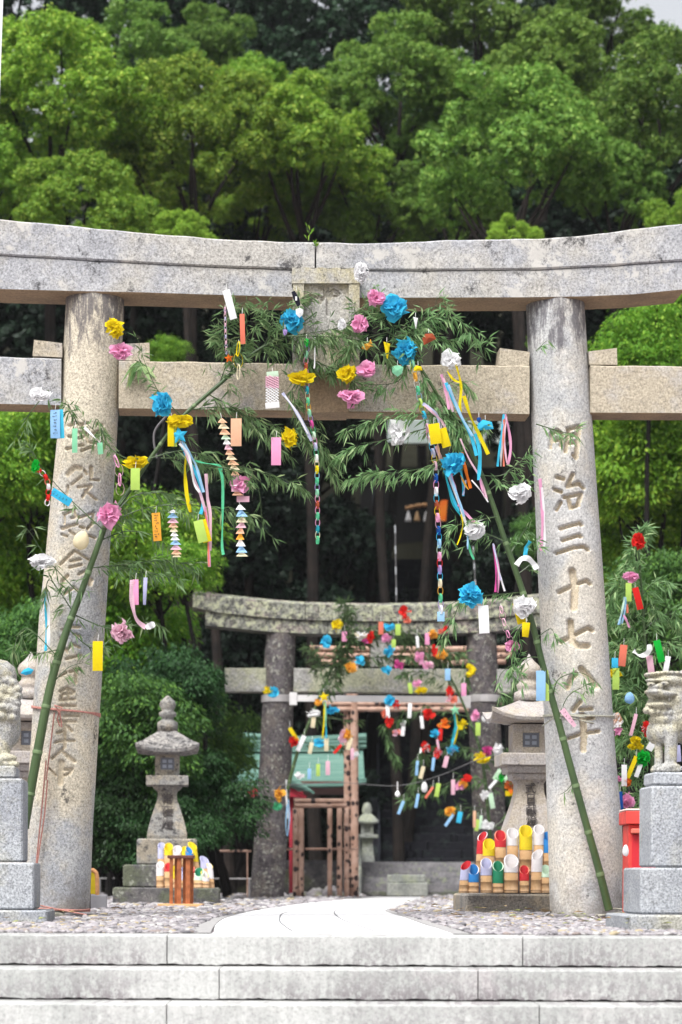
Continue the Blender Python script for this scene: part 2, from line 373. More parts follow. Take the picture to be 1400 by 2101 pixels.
# ================================================================ setting
# ---- ground
STEP_Y = 13.9
def ground_sheet():
    xs = np.linspace(-100, 100, 27); rows = [(-60, -1.46), (12.6, -1.46), (12.61, -1.47), (14.3, -.03), (14.32, -.012), (60, -.012), (120, -.012), (200, -.012)]
    V = [(x, y, z) for y, z in rows for x in xs]; n = len(xs)
    Fc = [(r * n + i, r * n + i + 1, (r + 1) * n + i + 1, (r + 1) * n + i) for r in range(len(rows) - 1) for i in range(n - 1)]
    t = NT('gravelly_soil'); co = t.coord()
    a = t.noise(co, 14, 6, .7); c = t.mix((.17, .145, .155), (.34, .30, .31), t.ramp(a, [(.4, 0), (.6, 1)]))
    b = t.noise(co, 1.0, 4, .6); c = t.mix(c, (.20, .17, .11), t.ramp(b, [(.55, 0), (.7, .5)]))
    t.bsdf(c, .95, t.bump(a, .8, .03), .1)
    tag(mesh_obj('ground', V, Fc, t.m, base=(0, 0, 0)), kind='structure')
ground_sheet()
def hill():
    xs = np.linspace(-100, 100, 101); ys = np.concatenate([np.linspace(57, 110, 50), np.linspace(112, 200, 20)])
    X, Y = np.meshgrid(xs, ys)
    Z = np.interp(Y, [57, 60, 80, 110, 420], [-.3, .5, 13, 30, 60]) + .35 * np.sin(X * .7 + Y * .3) * np.sin(Y * .5 - X * .2) + .25 * np.sin(X * 1.9) * np.cos(Y * 1.3)
    V = np.stack([X, Y, Z], -1).reshape(-1, 3); n = len(xs)
    i, j = np.meshgrid(np.arange(len(ys) - 1), np.arange(n - 1), indexing='ij'); q = (i * n + j).ravel()
    t = NT('forest_floor'); co = t.coord(); a = t.noise(co, 1.5, 6, .7)
    c = t.mix((.014, .015, .010), (.030, .028, .018), a); t.bsdf(c, .95, t.bump(a, .8, .2), .05)
    tag(mesh_obj('hillside', V, np.stack([q, q + 1, q + n + 1, q + n], 1), t.m, smooth=True, base=(0, 57, 0)), kind='structure')
hill()
# ---- path
def path_sheet():
    L = [(440, 1921), (440, 1905), (446, 1893), (470, 1880), (520, 1868), (580, 1859), (640, 1851), (700, 1845), (745, 1842), (775, 1839.5)]
    R = [(944, 1921), (915, 1909), (870, 1895), (830, 1881), (800, 1872), (790, 1867), (806, 1860), (835, 1851), (850, 1846), (880, 1840)]
    A = smooth_path([G(*p, z=.006) for p in L], 50); B = smooth_path([G(*p, z=.006) for p in R], 50)
    A[:, 2] = B[:, 2] = .002; A = A[A[:, 1] > STEP_Y + .43]; B = B[B[:, 1] > STEP_Y + .43]; n_ = min(len(A), len(B)); A = A[:n_]; B = B[:n_]
    A = np.concatenate([[(A[0, 0], STEP_Y + .423, .002)], A]); B = np.concatenate([[(B[0, 0], STEP_Y + .423, .002)], B]); n_ += 1
    V = []; Fc = []
    for a, b in zip(A, B): V += [a, b]
    Fc = [(2 * i, 2 * i + 1, 2 * i + 3, 2 * i + 2) for i in range(n_ - 1)]
    V = np.array(V); lo = V - np.array((0, 0, .05)); m_ = len(V); V = np.concatenate([V, lo])
    Fc += [(2 * i + q, 2 * i + 2 + q, 2 * i + 2 + q + m_, 2 * i + q + m_) for i in range(n_ - 1) for q in (0, 1)] + [(0, 1, 1 + m_, m_)]
    t = NT('white_concrete_paving'); co = t.coord(); nz = t.noise(co, 60, 4, .6)
    n2 = t.noise(co, 2.2, 6, .7); c = t.mix((.62, .61, .62), (.76, .75, .76), nz); c = t.mix(c, (.50, .49, .48), t.ramp(n2, [(.52, 0), (.70, .6)])); t.bsdf(c, .8, t.bump(nz, .2, .003), .2)
    o = tag(mesh_obj('path', V, Fc, t.m, base=(0, 20, 0)), kind='structure')
    # edging bands and joint lines
    def band(name, pts, wd, z, col, n=40):
        p = smooth_path(pts, n); V = []; 
        for i in range(n):
            d = norm(p[min(i + 1, n - 1)] - p[max(i - 1, 0)]); s = np.array((-d[1], d[0], 0)) * wd / 2
            V += [p[i] + s + (0, 0, z), p[i] - s + (0, 0, z)]
        V = np.array(V); V = V[:]; m_ = len(V); V = np.concatenate([V, V - np.array((0, 0, .05))])
        F_ = [(2 * i, 2 * i + 1, 2 * i + 3, 2 * i + 2) for i in range(n - 1)] + [(2 * i + q, 2 * i + 2 + q, 2 * i + 2 + q + m_, 2 * i + q + m_) for i in range(n - 1) for q in (0, 1)]
        tag(mesh_obj(name, V, F_, col, base=(0, 20, 0)), kind='structure')
    kerb = simple('grey_edging_concrete', (.33, .32, .32), .9, .1, .15, 20)
    joint = simple('path_joint_line', (.20, .20, .21), .9)
    band('path_edging', [p + np.array((-.085, 0, 0)) for p in A[::4]], .16, .002, kerb)
    band('path_edging', [p + np.array((.055, 0, 0)) for p in B[:38:4]], .10, .002, kerb)
    band('path_joint', [G(x, y, .0) for x, y in ((600, 1911), (585, 1901), (574, 1889), (580, 1875), (605, 1869))], .012, .004, joint)
    band('path_joint', [G(x, y, .0) for x, y in ((768, 1911), (740, 1901), (700, 1886), (686, 1873), (692, 1867))], .012, .004, joint)
path_sheet()
# ---- pebbles on both sides (nobody could count them)
def ico(sub=1):
    bm = bmesh.new(); bmesh.ops.create_icosphere(bm, subdivisions=sub, radius=1.0); V = np.array([v.co[:] for v in bm.verts]); Fc = np.array([[v.index for v in f.verts] for f in bm.faces]); bm.free(); return V, Fc
ICO1 = ico(1); ICO2 = ico(2); ICO3 = ico(3)
def pebble_bed(name, n, x0, x1, y0, y1, s0, s1, avoid, seed):
    r = np.random.default_rng(seed); BV, BF = ICO2
    yy = y0 + (y1 - y0) * r.random(n * 2) ** 1.5; xx = x0 + (x1 - x0) * r.random(n * 2)
    px, py = unproj(np.stack([xx, yy, np.zeros_like(xx)], 1)); keep = ~avoid(px, py)
    xx, yy = xx[keep][:n], yy[keep][:n]; m = len(xx)
    s = (s0 + (s1 - s0) * r.random(m) ** 2.2) * np.interp(yy, [y0, y1], [1, 1.5])
    sc = np.stack([s * (1 + .5 * r.random(m)), s * (.8 + .4 * r.random(m)), s * (.35 + .3 * r.random(m))], 1)
    ang = r.random(m) * 2 * pi; tl = (r.random(m) - .5) * .5
    V = BV[None] * (1 + .12 * r.standard_normal((m, len(BV), 1))) * sc[:, None]
    x = V[..., 0] * np.cos(tl)[:, None] - V[..., 2] * np.sin(tl)[:, None]; z = V[..., 0] * np.sin(tl)[:, None] + V[..., 2] * np.cos(tl)[:, None]
    X = x * np.cos(ang)[:, None] - V[..., 1] * np.sin(ang)[:, None] + xx[:, None]; Y = x * np.sin(ang)[:, None] + V[..., 1] * np.cos(ang)[:, None] + yy[:, None]
    Z = z + (sc[:, 2] * .45)[:, None]
    V = np.stack([X, Y, Z], -1).reshape(-1, 3); Fc = (BF[None] + (np.arange(m) * len(BV))[:, None, None]).reshape(-1, 3)
    return tag(mesh_obj(name, V, Fc, M['pebble'], smooth=True, base=(0, y0, 0)), kind='stuff')
def pebble_mat():
    t = NT('river_pebbles'); g = t.n('NewGeometry')
    c = t.ramp(g.outputs['Random Per Island'], [(0, (.29, .27, .285)), (.2, (.22, .205, .22)), (.4, (.34, .315, .33)), (.6, (.28, .26, .265)), (.72, (.42, .405, .40)), (.84, (.24, .195, .18)), (.90, (.36, .30, .20)), (.95, (.12, .115, .125))], 'CONSTANT')
    nz = t.noise(t.coord(), 60, 4, .6); c = t.mix(c, t.ramp(nz, [(.35, .75), (.65, 1.15)]), .7, 'MULTIPLY')
    t.bsdf(c, .75, None, .3); return t.m
M['pebble'] = pebble_mat()
PL = [(395, 1921), (400, 1900), (440, 1884), (500, 1872), (600, 1857), (745, 1842), (775, 1830)]
PR = [(990, 1921), (930, 1905), (860, 1886), (803, 1868), (850, 1852), (890, 1840)]
def off_path(px, py):
    lx = np.interp(-py, [-p[1] for p in PL], [p[0] for p in PL]); rx = np.interp(-py, [-p[1] for p in PR], [p[0] for p in PR])
    return (px > lx) & (px < rx)
pebble_bed('pebbles', 24000, -3.2, 3.4, 14.35, 22, .008, .027, off_path, 5)
pebble_bed('pebbles', 16000, -5, 5, 22, 48, .014, .04, off_path, 6)
def litter():                                # dry leaves and moss tufts among the stones
    r = np.random.default_rng(3); n = 900
    yy = 14.6 + 26 * r.random(n) ** 1.4; xx = -3.5 + 9 * r.random(n)
    px, py = unproj(np.stack([xx, yy, 0 * xx], 1)); k = ~off_path(px, py) & ((px > 760) | (r.random(n) < .25)); xx, yy = xx[k], yy[k]; m = len(xx)
    a = r.random(m) * 6.28; s = .025 + .03 * r.random(m); Q = np.array([(-1, 0, 0), (0, -.45, .2), (1, 0, .1), (0, .45, .25)])
    V = Q[None] * s[:, None, None]; X = V[..., 0] * np.cos(a)[:, None] - V[..., 1] * np.sin(a)[:, None] + xx[:, None]; Y = V[..., 0] * np.sin(a)[:, None] + V[..., 1] * np.cos(a)[:, None] + yy[:, None]
    V = np.stack([X, Y, V[..., 2] + .045 + .03 * r.random(m)[:, None]], -1).reshape(-1, 3)
    t = NT('dry_leaf_litter'); g = t.n('NewGeometry'); c = t.ramp(g.outputs['Random Per Island'], [(0, (.34, .22, .10)), (.4, (.28, .30, .10)), (.7, (.45, .34, .18)), (1, (.5, .42, .2))], 'CONSTANT'); t.bsdf(c, .9)
    tag(mesh_obj('leaf_litter', V, np.arange(4 * m).reshape(-1, 4), t.m, base=(0, 14.6, 0)), kind='stuff')
litter()
# ---- entrance steps: rows of separate blocks
def steps():
    root = empty('stone_steps', (0, STEP_Y, -.5), 'wide pale granite steps across the foot of the photo, stained dark along their lower edges', 'steps')
    tops = [0.0, -.172, -.344, -.516, -.69, -.86, -1.03, -1.2]; tread = .38
    jts = [[343, 1073], [450, 981], [342, 1107], [560], [300, 900], [], [], []]
    for k, zt in enumerate(tops):
        yf = STEP_Y - k * tread; pyy = HY + (E - zt + .08) / yf * F
        xs = [-4.2] + [P(j, pyy, yf)[0] for j in jts[k]] + [4.4]
        for a, b in zip(xs[:-1], xs[1:]):
            g = .003 if True else 0
            bm = bmesh.new(); dz = .172 - .007; dy = tread + .04 if k else .42
            nx = max(2, int((b - a) / .03)); secs = []
            for i in range(nx + 1):
                x = a + g + (b - a - 2 * g) * i / nx
                j = lambda s: .0022 * (sin(x * 37 + s * 9) + sin(x * 91 + s * 5) + sin(x * 13.7 + s))
                c = .008
                secs.append([(x, yf + j(1), zt - dz + .004 + j(2)), (x, yf + .002 + j(1), zt - c + j(3) * .5), (x, yf + c + .002, zt + j(4) * .4), (x, yf + dy, zt), (x, yf + dy, zt - dz)])
            bm.free()
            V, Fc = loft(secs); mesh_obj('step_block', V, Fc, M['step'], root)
    # dark bed behind and beneath the blocks
    m = MB()
    for k, zt in enumerate(tops[:-1]):
        yf = STEP_Y - k * tread; m.add(*box((.1, yf + .2, zt - .172 - .02), (8.4, .36, .05)))
    m.build('mortar_bed', M['gap'], root)
steps()
# ================================================================ great stone gate
HW = np.array((0, 0, 0))
def carve_depth(px, py, strokes):
    d = np.full(px.shape, 1e9)
    best = np.zeros(px.shape)
    for st in strokes:
        pts, w = st
        for (x0, y0), (x1, y1) in zip(pts[:-1], pts[1:]):
            vx, vy = x1 - x0, y1 - y0; L = vx * vx + vy * vy + 1e-9
            t = np.clip(((px - x0) * vx + (py - y0) * vy) / L, 0, 1)
            dist = np.hypot(px - (x0 + t * vx), py - (y0 + t * vy)); ww = w / 2
            best = np.maximum(best, np.clip((ww - dist) / (ww * .55) + .25, 0, 1))
    return best
def conv(lst, ox, oy, s, w):
    out = []
    for st in lst:
        ww = w
        if isinstance(st, tuple): st, ww = st
        out.append(([(ox + x / s, oy + y / s) for x, y in st], ww))
    return out
SR = conv([[(145, 150), (140, 230)], [(150, 145), (185, 125), (213, 150), (205, 215)], [(150, 185), (205, 180)], [(255, 125), (235, 250)], [(250, 118), (320, 102), (300, 290), (285, 272)], [(250, 160), (305, 150)], [(245, 205), (300, 195)],
    [(180, 405), (220, 415)], [(165, 478), (205, 492)], [(178, 600), (205, 555)], [(280, 388), (245, 460), (320, 442)], [(310, 438), (345, 468)], [(225, 525), (330, 505), (310, 572)], [(250, 530), (265, 590), (312, 572)],
    ([(200, 712), (320, 680), (332, 690)], 9), ([(215, 783), (320, 752), (328, 760)], 9), ([(175, 860), (290, 825), (350, 820), (372, 838)], 9),
    ([(190, 1095), (290, 1050), (365, 1025), (385, 1045)], 9), ([(275, 970), (292, 1070), (285, 1185)], 17),
    ([(262, 1275), (272, 1390)], 16), ([(200, 1390), (300, 1345), (375, 1308), (398, 1322)], 10), ([(272, 1385), (310, 1418), (370, 1416)], 13),
    ([(295, 1585), (270, 1610), (245, 1665)], 12), ([(330, 1553), (375, 1600), (418, 1658)], 14),
    ([(322, 1750), (280, 1800)], 11), [(320, 1795), (395, 1790)], [(335, 1852), (402, 1845)], ([(245, 1968), (330, 1940), (435, 1925)], 9), ([(335, 1832), (345, 1940), (340, 2035)], 15)], 1080, 840, 2.917, 9)
SL = conv([[(280, 185), (340, 165), (370, 150)], [(370, 152), (440, 195)], [(430, 168), (500, 152)], [(610, 165), (670, 182)], [(400, 265), (480, 265)], ([(570, 278), (640, 250)], 9), [(275, 310), (330, 310)], [(400, 328), (470, 300)],
    [(250, 450), (330, 432)], [(400, 410), (450, 405)], [(430, 468), (540, 428)], [(480, 262), (500, 370), (600, 382)],
    ([(265, 738), (350, 655), (415, 665)], 11), ([(540, 658), (545, 755)], 9), [(535, 795), (625, 800)], [(460, 690), (490, 730)], [(310, 850), (430, 760)], [(390, 880), (540, 860)], [(540, 862), (440, 990)], [(470, 920), (600, 1020)], [(270, 870), (260, 960)],
    [(225, 1190), (340, 1142), (365, 1215)], [(228, 1200), (230, 1290)], [(310, 1232), (390, 1212)], ([(205, 1352), (270, 1330)], 8), [(270, 1330), (380, 1300)], [(205, 1420), (260, 1440)], [(400, 1230), (570, 1172), (560, 1290), (500, 1350)], [(410, 1330), (460, 1342)], [(290, 1380), (350, 1420)], [(520, 1430), (585, 1455)],
    [(180, 1762), (350, 1602), (520, 1705)], [(300, 1722), (420, 1700)], [(290, 1792), (430, 1762)], [(400, 1872), (470, 1832)], ([(195, 2010), (215, 1940), (270, 1885)], 8), ([(500, 1890), (545, 1930), (530, 1980)], 9)], 90, 840, 5.527, 6) + \
  conv([[(310, 90), (390, 42)], [(400, 20), (450, 60)], [(380, 432), (470, 430)], [(290, 462), (330, 450)], [(410, 502), (480, 530)], [(270, 545), (320, 530)], [(345, 660), (400, 610), (470, 640)], [(300, 640), (340, 690)], [(330, 760), (480, 722)], [(370, 892), (480, 862)], ([(430, 862), (432, 1000)], 7), [(260, 940), (330, 900)],
    [(265, 1095), (340, 1052), (415, 1095)], [(268, 1172), (290, 1120), (400, 1112)], [(265, 1182), (415, 1172)], [(350, 1060), (350, 1170)], [(330, 1242), (425, 1240)], [(260, 1250), (300, 1240)], [(310, 1342), (460, 1338)], [(250, 1400), (430, 1400)], [(340, 1450), (390, 1500)], [(235, 1520), (300, 1500)],
    [(210, 1616), (290, 1600), (415, 1597)], ([(315, 1420), (315, 1660)], 7), ([(180, 1782), (300, 1678)], 7), ([(300, 1720), (360, 1770), (420, 1812)], 8), ([(282, 1825), (270, 2030)], 14), [(150, 1888), (220, 1955)], ([(300, 1900), (390, 1890), (370, 1930)], 8), [(300, 1960), (350, 1940)]], 70, 1200, 5.0, 6)
def pillar(root, st, strokes, mat, stain_top=True, seed=0, plane=T1, name='pillar', yb=1905, dz=.0085, tilt=0):
    ys = [s[1] for s in st]
    top = plane(st[0][0], ys[0]); bot = plane(st[-1][0], yb)
    nz = int((top[2] - bot[2]) / dz); nth = 168; r = np.random.default_rng(seed)
    V = []
    zz = np.linspace(top[2], bot[2], nz)
    pyl = np.interp(zz, [bot[2], top[2]], [yb, ys[0]])
    cx = np.interp(pyl, ys, [s[0] for s in st]); rr = np.interp(pyl, ys, [s[2] for s in st])
    # angles: dense on the front
    th = np.concatenate([np.linspace(-pi * .97, -pi * .03, 120), np.linspace(0, pi, 48)])
    D0 = 20.0 if plane is T1 else 40.0
    for k in range(nz):
        c = plane(cx[k], pyl[k]); rad = rr[k] / F * c[1]
        if k == 0: rad *= .985
        V.append(np.stack([c[0] + rad * np.cos(th), c[1] + rad * np.sin(th), np.full(len(th), zz[k])], 1))
    V = np.array(V); n = len(th)
    ax = np.stack([V[:, :, 0].mean(1), V[:, :, 1].mean(1)], 1)
    nx, ny = np.cos(th)[None], np.sin(th)[None]
    X, Y, Z = V[..., 0], V[..., 1], V[..., 2]
    d = .0012 * np.sin(X * 9 + Z * 2.3) * np.sin(Z * 5.1) + .0005 * r.standard_normal(X.shape)
    if strokes:
        px, py = unproj(V.reshape(-1, 3)); cd = carve_depth(px, py, strokes).reshape(X.shape) * (ny < .1)
        d = d - (.026 if strokes is SL else .040) * cd
    V[..., 0] += nx * d; V[..., 1] += ny * d
    V = V.reshape(-1, 3)
    i, j = np.meshgrid(np.arange(nz - 1), np.arange(n), indexing='ij'); j2 = (j + 1) % n
    Fc = np.stack([(i * n + j), ((i + 1) * n + j), ((i + 1) * n + j2), (i * n + j2)], -1).reshape(-1, 4)
    V = np.concatenate([V, [V[:n].mean(0)]]); c = len(V) - 1
    cap = np.stack([np.arange(n), (np.arange(n) + 1) % n, np.full(n, c), np.full(n, c)], 1)
    mi = np.zeros(len(Fc), dtype=np.int32); mats = [mat]
    if strokes: mi = (cd.ravel()[Fc[:, 0]] > .45).astype(np.int32); mats = [mat, M['carved']]
    return mesh_obj(name, V, Fc, mats, root, smooth=False, midx=mi)
def beam(root, name, plane, top, bot, x0, x1, off, depth, mat, matu=None, n=60, cham=.012, cant=0.0, slope=0.0):
    """long beam between photo columns x0..x1; top/bot: lists (px,py); off: how far its face stands before the gate's plane"""
    rings = []
    for k in range(n + 1):
        px = x0 + (x1 - x0) * k / n
        A = plane(px, interp([p[0] for p in bot], [p[1] for p in bot], px), off); B = plane(px, interp([p[0] for p in top], [p[1] for p in top], px), off)
        x, y = B[0], B[1]; zb, zt = A[2], B[2]
        w = .0013 * (sin(px * .021) + sin(px * .047 + 2) + sin(px * .083 + 1))
        q = [(0, zb + cham), (0 - w, (zb * 2 + zt) / 3), (0 + w * .5, (zb + zt * 2) / 3), (0 - cant, zt - cham + w), (cham - cant, zt + w), (depth * .5, zt + slope), (depth - cham, zt), (depth, zt - cham), (depth, zb + cham), (depth - cham, zb), (depth * .5, zb), (cham, zb + w)]
        rings.append([(x + NB[0] * d_, y + NB[1] * d_, z) for d_, z in q])
    V, Fc = loft(rings); m = len(rings[0]); mi = []
    for f in Fc:
        if len(f) == 4 and matu is not None:
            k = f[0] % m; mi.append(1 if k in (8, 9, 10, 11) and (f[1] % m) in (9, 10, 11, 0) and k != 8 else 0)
        else: mi.append(0)
    return mesh_obj(name, V, Fc, [mat, matu] if matu is not None else [mat], root, midx=mi)
gate = empty('stone_torii', T1(667, 1885), 'great grey granite torii gate with carved inscriptions down both leaning pillars', 'torii gate')
PL_ST = [(195, 600, 59), (195, 640, 60), (183, 850, 60), (148, 1280, 68), (122, 1690, 69), (112, 1905, 70)]
PR_ST = [(1139, 610, 59), (1140, 640, 60), (1152, 850, 62), (1177, 1280, 68), (1192, 1560, 72), (1200, 1690, 76), (1207, 1910, 77)]
pl = pillar(gate, PL_ST, SL, M['pillar'], seed=1); tag(pl, 'left pillar, ochre-stained and deeply inscribed')
pr = pillar(gate, PR_ST, SR, M['pillar_b'], seed=2); tag(pr, 'right pillar, paler, inscribed with a date')
KT = [(-170, 425), (0, 450), (150, 463), (300, 478), (450, 490), (600, 496), (760, 499), (900, 493), (1100, 489), (1200, 483), (1300, 470), (1400, 458), (1500, 442)]
KM = [(-170, 500), (0, 523), (150, 531), (400, 545), (600, 552), (760, 554), (900, 554), (1100, 552), (1250, 545), (1400, 534), (1500, 520)]
KB = [(-70, 588), (0, 596), (150, 600), (300, 603), (450, 608), (600, 612), (760, 614), (1080, 613), (1200, 611), (1300, 607), (1400, 597), (1410, 596)]
beam(gate, 'top_beam', T1, KT, KM, -165, 646, .25, .5, M['beam'], None, 70, slope=.05)
beam(gate, 'top_beam', T1, KT, KM, 649.5, 1495, .25, .5, M['beam'], None, 70, slope=.05)
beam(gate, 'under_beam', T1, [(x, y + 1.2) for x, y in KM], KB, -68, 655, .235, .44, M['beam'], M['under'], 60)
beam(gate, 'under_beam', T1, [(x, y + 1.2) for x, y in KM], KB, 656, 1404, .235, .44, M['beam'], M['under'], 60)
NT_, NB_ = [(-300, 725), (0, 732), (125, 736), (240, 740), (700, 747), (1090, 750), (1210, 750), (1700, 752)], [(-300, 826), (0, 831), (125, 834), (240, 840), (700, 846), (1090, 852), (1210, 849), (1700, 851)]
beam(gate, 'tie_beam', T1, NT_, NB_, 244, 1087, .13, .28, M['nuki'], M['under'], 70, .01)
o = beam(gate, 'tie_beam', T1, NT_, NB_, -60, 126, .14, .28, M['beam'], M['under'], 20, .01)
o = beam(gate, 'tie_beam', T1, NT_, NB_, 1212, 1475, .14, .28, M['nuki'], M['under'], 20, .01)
def wedge(pts, off, d):
    f = [T1(x, y, off) for x, y in pts]; b = [p + NB * d for p in f]; n = len(f)
    Fc = [tuple(range(n - 1, -1, -1)), tuple(range(n, 2 * n))] + [(i, (i + 1) % n, n + (i + 1) % n, n + i) for i in range(n)]
    return mesh_obj('wedge', f + b, Fc, M['nuki'], gate)
wedge([(67, 730), (128, 733), (128, 704), (70, 697)], .12, .22)
wedge([(243, 739), (307, 741), (307, 703), (246, 706)], .12, .22)
wedge([(1023, 749), (1086, 750), (1087, 722), (1026, 714)], .12, .22)
wedge([(1210, 748), (1267, 748), (1266, 714), (1208, 721)], .12, .22)
# plaque (a carved frame standing before the beams)
def plaque():
    c0, c1 = (602, 549), (740, 846)
    m = MB(); off = .30
    def slab(x0, y0, x1, y1, o0, d, mm=0):
        f = [T1(x0, y1, o0), T1(x1, y1, o0), T1(x1, y0, o0), T1(x0, y0, o0)]; b = [p + NB * d for p in f]
        m.add(f + b, [(0, 1, 2, 3), (7, 6, 5, 4), (1, 0, 4, 5), (2, 1, 5, 6), (3, 2, 6, 7), (0, 3, 7, 4)], mm)
    slab(602, 552, 624, 740, .345, .13); slab(716, 554, 738, 740, .345, .13); slab(602, 741, 738, 762, .347, .13)
    for k in range(24):                      # scalloped upper rail
        x0 = 600 + k * 5.85; dy = 1.6 * sin(k * 1.15)
        slab(x0, 549 + dy + k * .1, x0 + 5.85, 581, .352, .14)
    m.build('frame', M['plaque'], gate)
    g = 60; V = []; Fc = []
    xs = np.linspace(622, 718, 90); ys = np.linspace(579, 746, 150)
    X, Y = np.meshgrid(xs, ys); S = conv([([(370, 600), (440, 620)], 7), ([(440, 620), (330, 760)], 7), ([(400, 700), (400, 860)], 9), ([(520, 470), (640, 480)], 6), ([(580, 460), (610, 600), (520, 720)], 7), ([(640, 540), (720, 530), (650, 700)], 7), ([(740, 510), (820, 570)], 8), ([(500, 590), (530, 720)], 6), ([(650, 560), (650, 900)], 8), ([(480, 640), (820, 600)], 5)], 590, 530, 7.78, 6)
    cd = carve_depth(X.ravel(), Y.ravel(), S)
    V = [T1(x, y, .31 - .022 * c + .002 * random.random()) for x, y, c in zip(X.ravel(), Y.ravel(), cd)]
    n = len(xs); i, j = np.meshgrid(np.arange(len(ys) - 1), np.arange(n - 1), indexing='ij'); q = (i * n + j).ravel()
    V = np.array(V); bk = V + NB * .05
    Fc = np.stack([q, q + n, q + n + 1, q + 1], 1); Fb = np.stack([q, q + 1, q + n + 1, q + n], 1) + len(V)
    mesh_obj('plaque', np.concatenate([V, bk]), np.concatenate([Fc, Fb]), M['plaque'], gate)
    mm = MB(); f = [T1(628, 846, .26), T1(716, 846, .26), T1(716, 760, .26), T1(628, 760, .26)]; b = [p + NB * .34 for p in f]
    mm.add(f + b, [(0, 1, 2, 3), (7, 6, 5, 4), (1, 0, 4, 5), (2, 1, 5, 6), (3, 2, 6, 7), (0, 3, 7, 4)]); mm.build('strut', M['under'], gate)
plaque()
# base collar stones
for cx_, w_, yb_ in ((118, 84, 1888), (1204, 84, 1890)):
    c = T1(cx_, yb_, 0); c[2] = 0
    V, Fc = lathe(c, [(w_ / 257, -.02), (w_ / 257, .035), (w_ / 257 - .03, .05), (.05, .05)], 40)
    V = V + np.stack([.006 * np.sin(V[:, 0] * 40), .006 * np.cos(V[:, 0] * 33), 0 * V[:, 0]], 1); mesh_obj('footing', V, Fc, M['rock'], gate)
# ---- ropes round the pillars
def hoop(m, pts_px, yoff, r, plane=T1, st=PL_ST, lift=0, a0=-.97, a1=-.03, mi=0, n=28):
    """rope half-hoop over the front of a pillar from pixel height ya (left) to yb (right)"""
    ya, yb = pts_px; path = []
    for k in range(n + 1):
        a = pi * (a0 + (a1 - a0) * k / n); py = ya + (yb - ya) * k / n + yoff * sin(pi * k / n)
        c = plane(interp([s[1] for s in st], [s[0] for s in st], py), py); rad = interp([s[1] for s in st], [s[2] for s in st], py) / F * c[1] + r + .003 + lift * sin(pi * k / n)
        path.append((c[0] + rad * cos(a), c[1] + rad * sin(a), c[2]))
    m.add(*tube(path, r, 6), mi)
def tied_rope(label, st, yl, yr, mat, drop=None, extra=None):
    m = MB()
    hoop(m, (yl, yr), 2, .006, st=st, lift=.004); hoop(m, (yl + 4, yr + 3), -1, .006, st=st, lift=.006); hoop(m, (yl + 1, yr - 3), 5, .006, st=st, lift=.012)
    if drop:
        for pts in drop: m.add(*tube([T1(x, y, o_) for x, y, o_ in pts], .006, 5))
    o = m.build('tie_rope', mat); tag(o, label, 'rope')
tied_rope('red-brown twine tying the left bamboo to the left pillar, ends hanging loose', PL_ST, 1449, 1468, M['rope_red'], [[(118, 1455, .40), (112, 1447, .44), (128, 1452, .42), (122, 1462, .42), (115, 1455, .42)], [(122, 1458, .33), (118, 1475, .31), (123, 1490, .31)], [(122, 1458, .33), (126, 1480, .31), (127, 1492, .31)], [(95, 1560, .31), (88, 1640, .31), (78, 1740, .31), (72, 1800, .31)], [(98, 1600, .31), (92, 1670, .31), (74, 1790, .31)], [(112, 1462, .31), (104, 1530, .31), (95, 1600, .31)]])
tied_rope('red twine wound low around the foot of the left pillar', PL_ST, 1856, 1868, M['rope_red'], [[(78, 1857, .33), (120, 1866, .31), (178, 1877, .28)]])
tied_rope('grey cord tying the right bamboo to the right pillar', PR_ST, 1468, 1472, M['rope_grey'], [[(1113, 1490, .2), (1135, 1473, .38), (1160, 1468, .42), (1200, 1472, .32)], [(1142, 1462, .42), (1150, 1474, .44), (1140, 1480, .42)], [(1160, 1470, .36), (1200, 1480, .33), (1262, 1494, .1)]])
tied_rope('grey knotted cord around the foot of the right pillar', PR_ST, 1885, 1866, M['rope_grey'], [[(1195, 1882, .42), (1204, 1896, .36), (1212, 1884, .4)], [(1218, 1888, .4), (1224, 1876, .42), (1238, 1888, .4)], [(1240, 1868, .36), (1262, 1864, .34), (1290, 1867, .4)]])
# ================================================================ guardian pedestals and statues
def oblique_box(root, name, px, ybot, ytop, D, w, d, mat, side, bev=.012):
    """block whose inner front vertical edge is seen at photo column px; side=+1: it extends to the right"""
    e = P(px, ybot, D); zt = P(px, ytop, D)[2]; zb = max(P(px, ybot, D)[2], -.02)
    a = AX * w * side; f0 = np.array((e[0], e[1], 0))
    cen = f0 + a / 2 + NB * d / 2
    V, Fc = box((cen[0], cen[1], (zt + zb) / 2), (w, d, zt - zb), PSI, bev); return mesh_obj(name, V, Fc, mat, root)
ped_r = empty('statue_pedestal', G(1340, 1910), 'tall grey granite pedestal on the right, beside the right pillar', 'pedestal')
oblique_box(ped_r, 'plinth', 1295, 1918, 1877, 15.35, 1.5, .95, M['pedestal'], 1)
oblique_box(ped_r, 'lower_block', 1314, 1875.5, 1780, 15.5, 1.15, .62, M['pedestal'], 1)
oblique_box(ped_r, 'upper_block', 1336, 1778.5, 1612, 15.6, .9, .42, M['pedestal'], 1)
oblique_box(ped_r, 'cap_slab', 1341, 1610.5, 1584, 15.65, .75, .34, M['pedestal'], 1)
ped_l = empty('statue_pedestal', G(20, 1905), 'tall grey granite pedestal on the left, before the foot of the left pillar', 'pedestal')
oblique_box(ped_l, 'plinth', 97, 1912, 1868, 17.0, 1.5, 1.0, M['pedestal'], -1)
oblique_box(ped_l, 'lower_block', 70, 1866, 1770, 17.1, 1.15, .75, M['pedestal'], -1)
oblique_box(ped_l, 'upper_block', 47, 1768, 1597, 17.2, .9, .55, M['pedestal'], -1)
oblique_box(ped_l, 'cap_slab', 32, 1596, 1571, 17.25, .7, .45, M['pedestal'], -1)
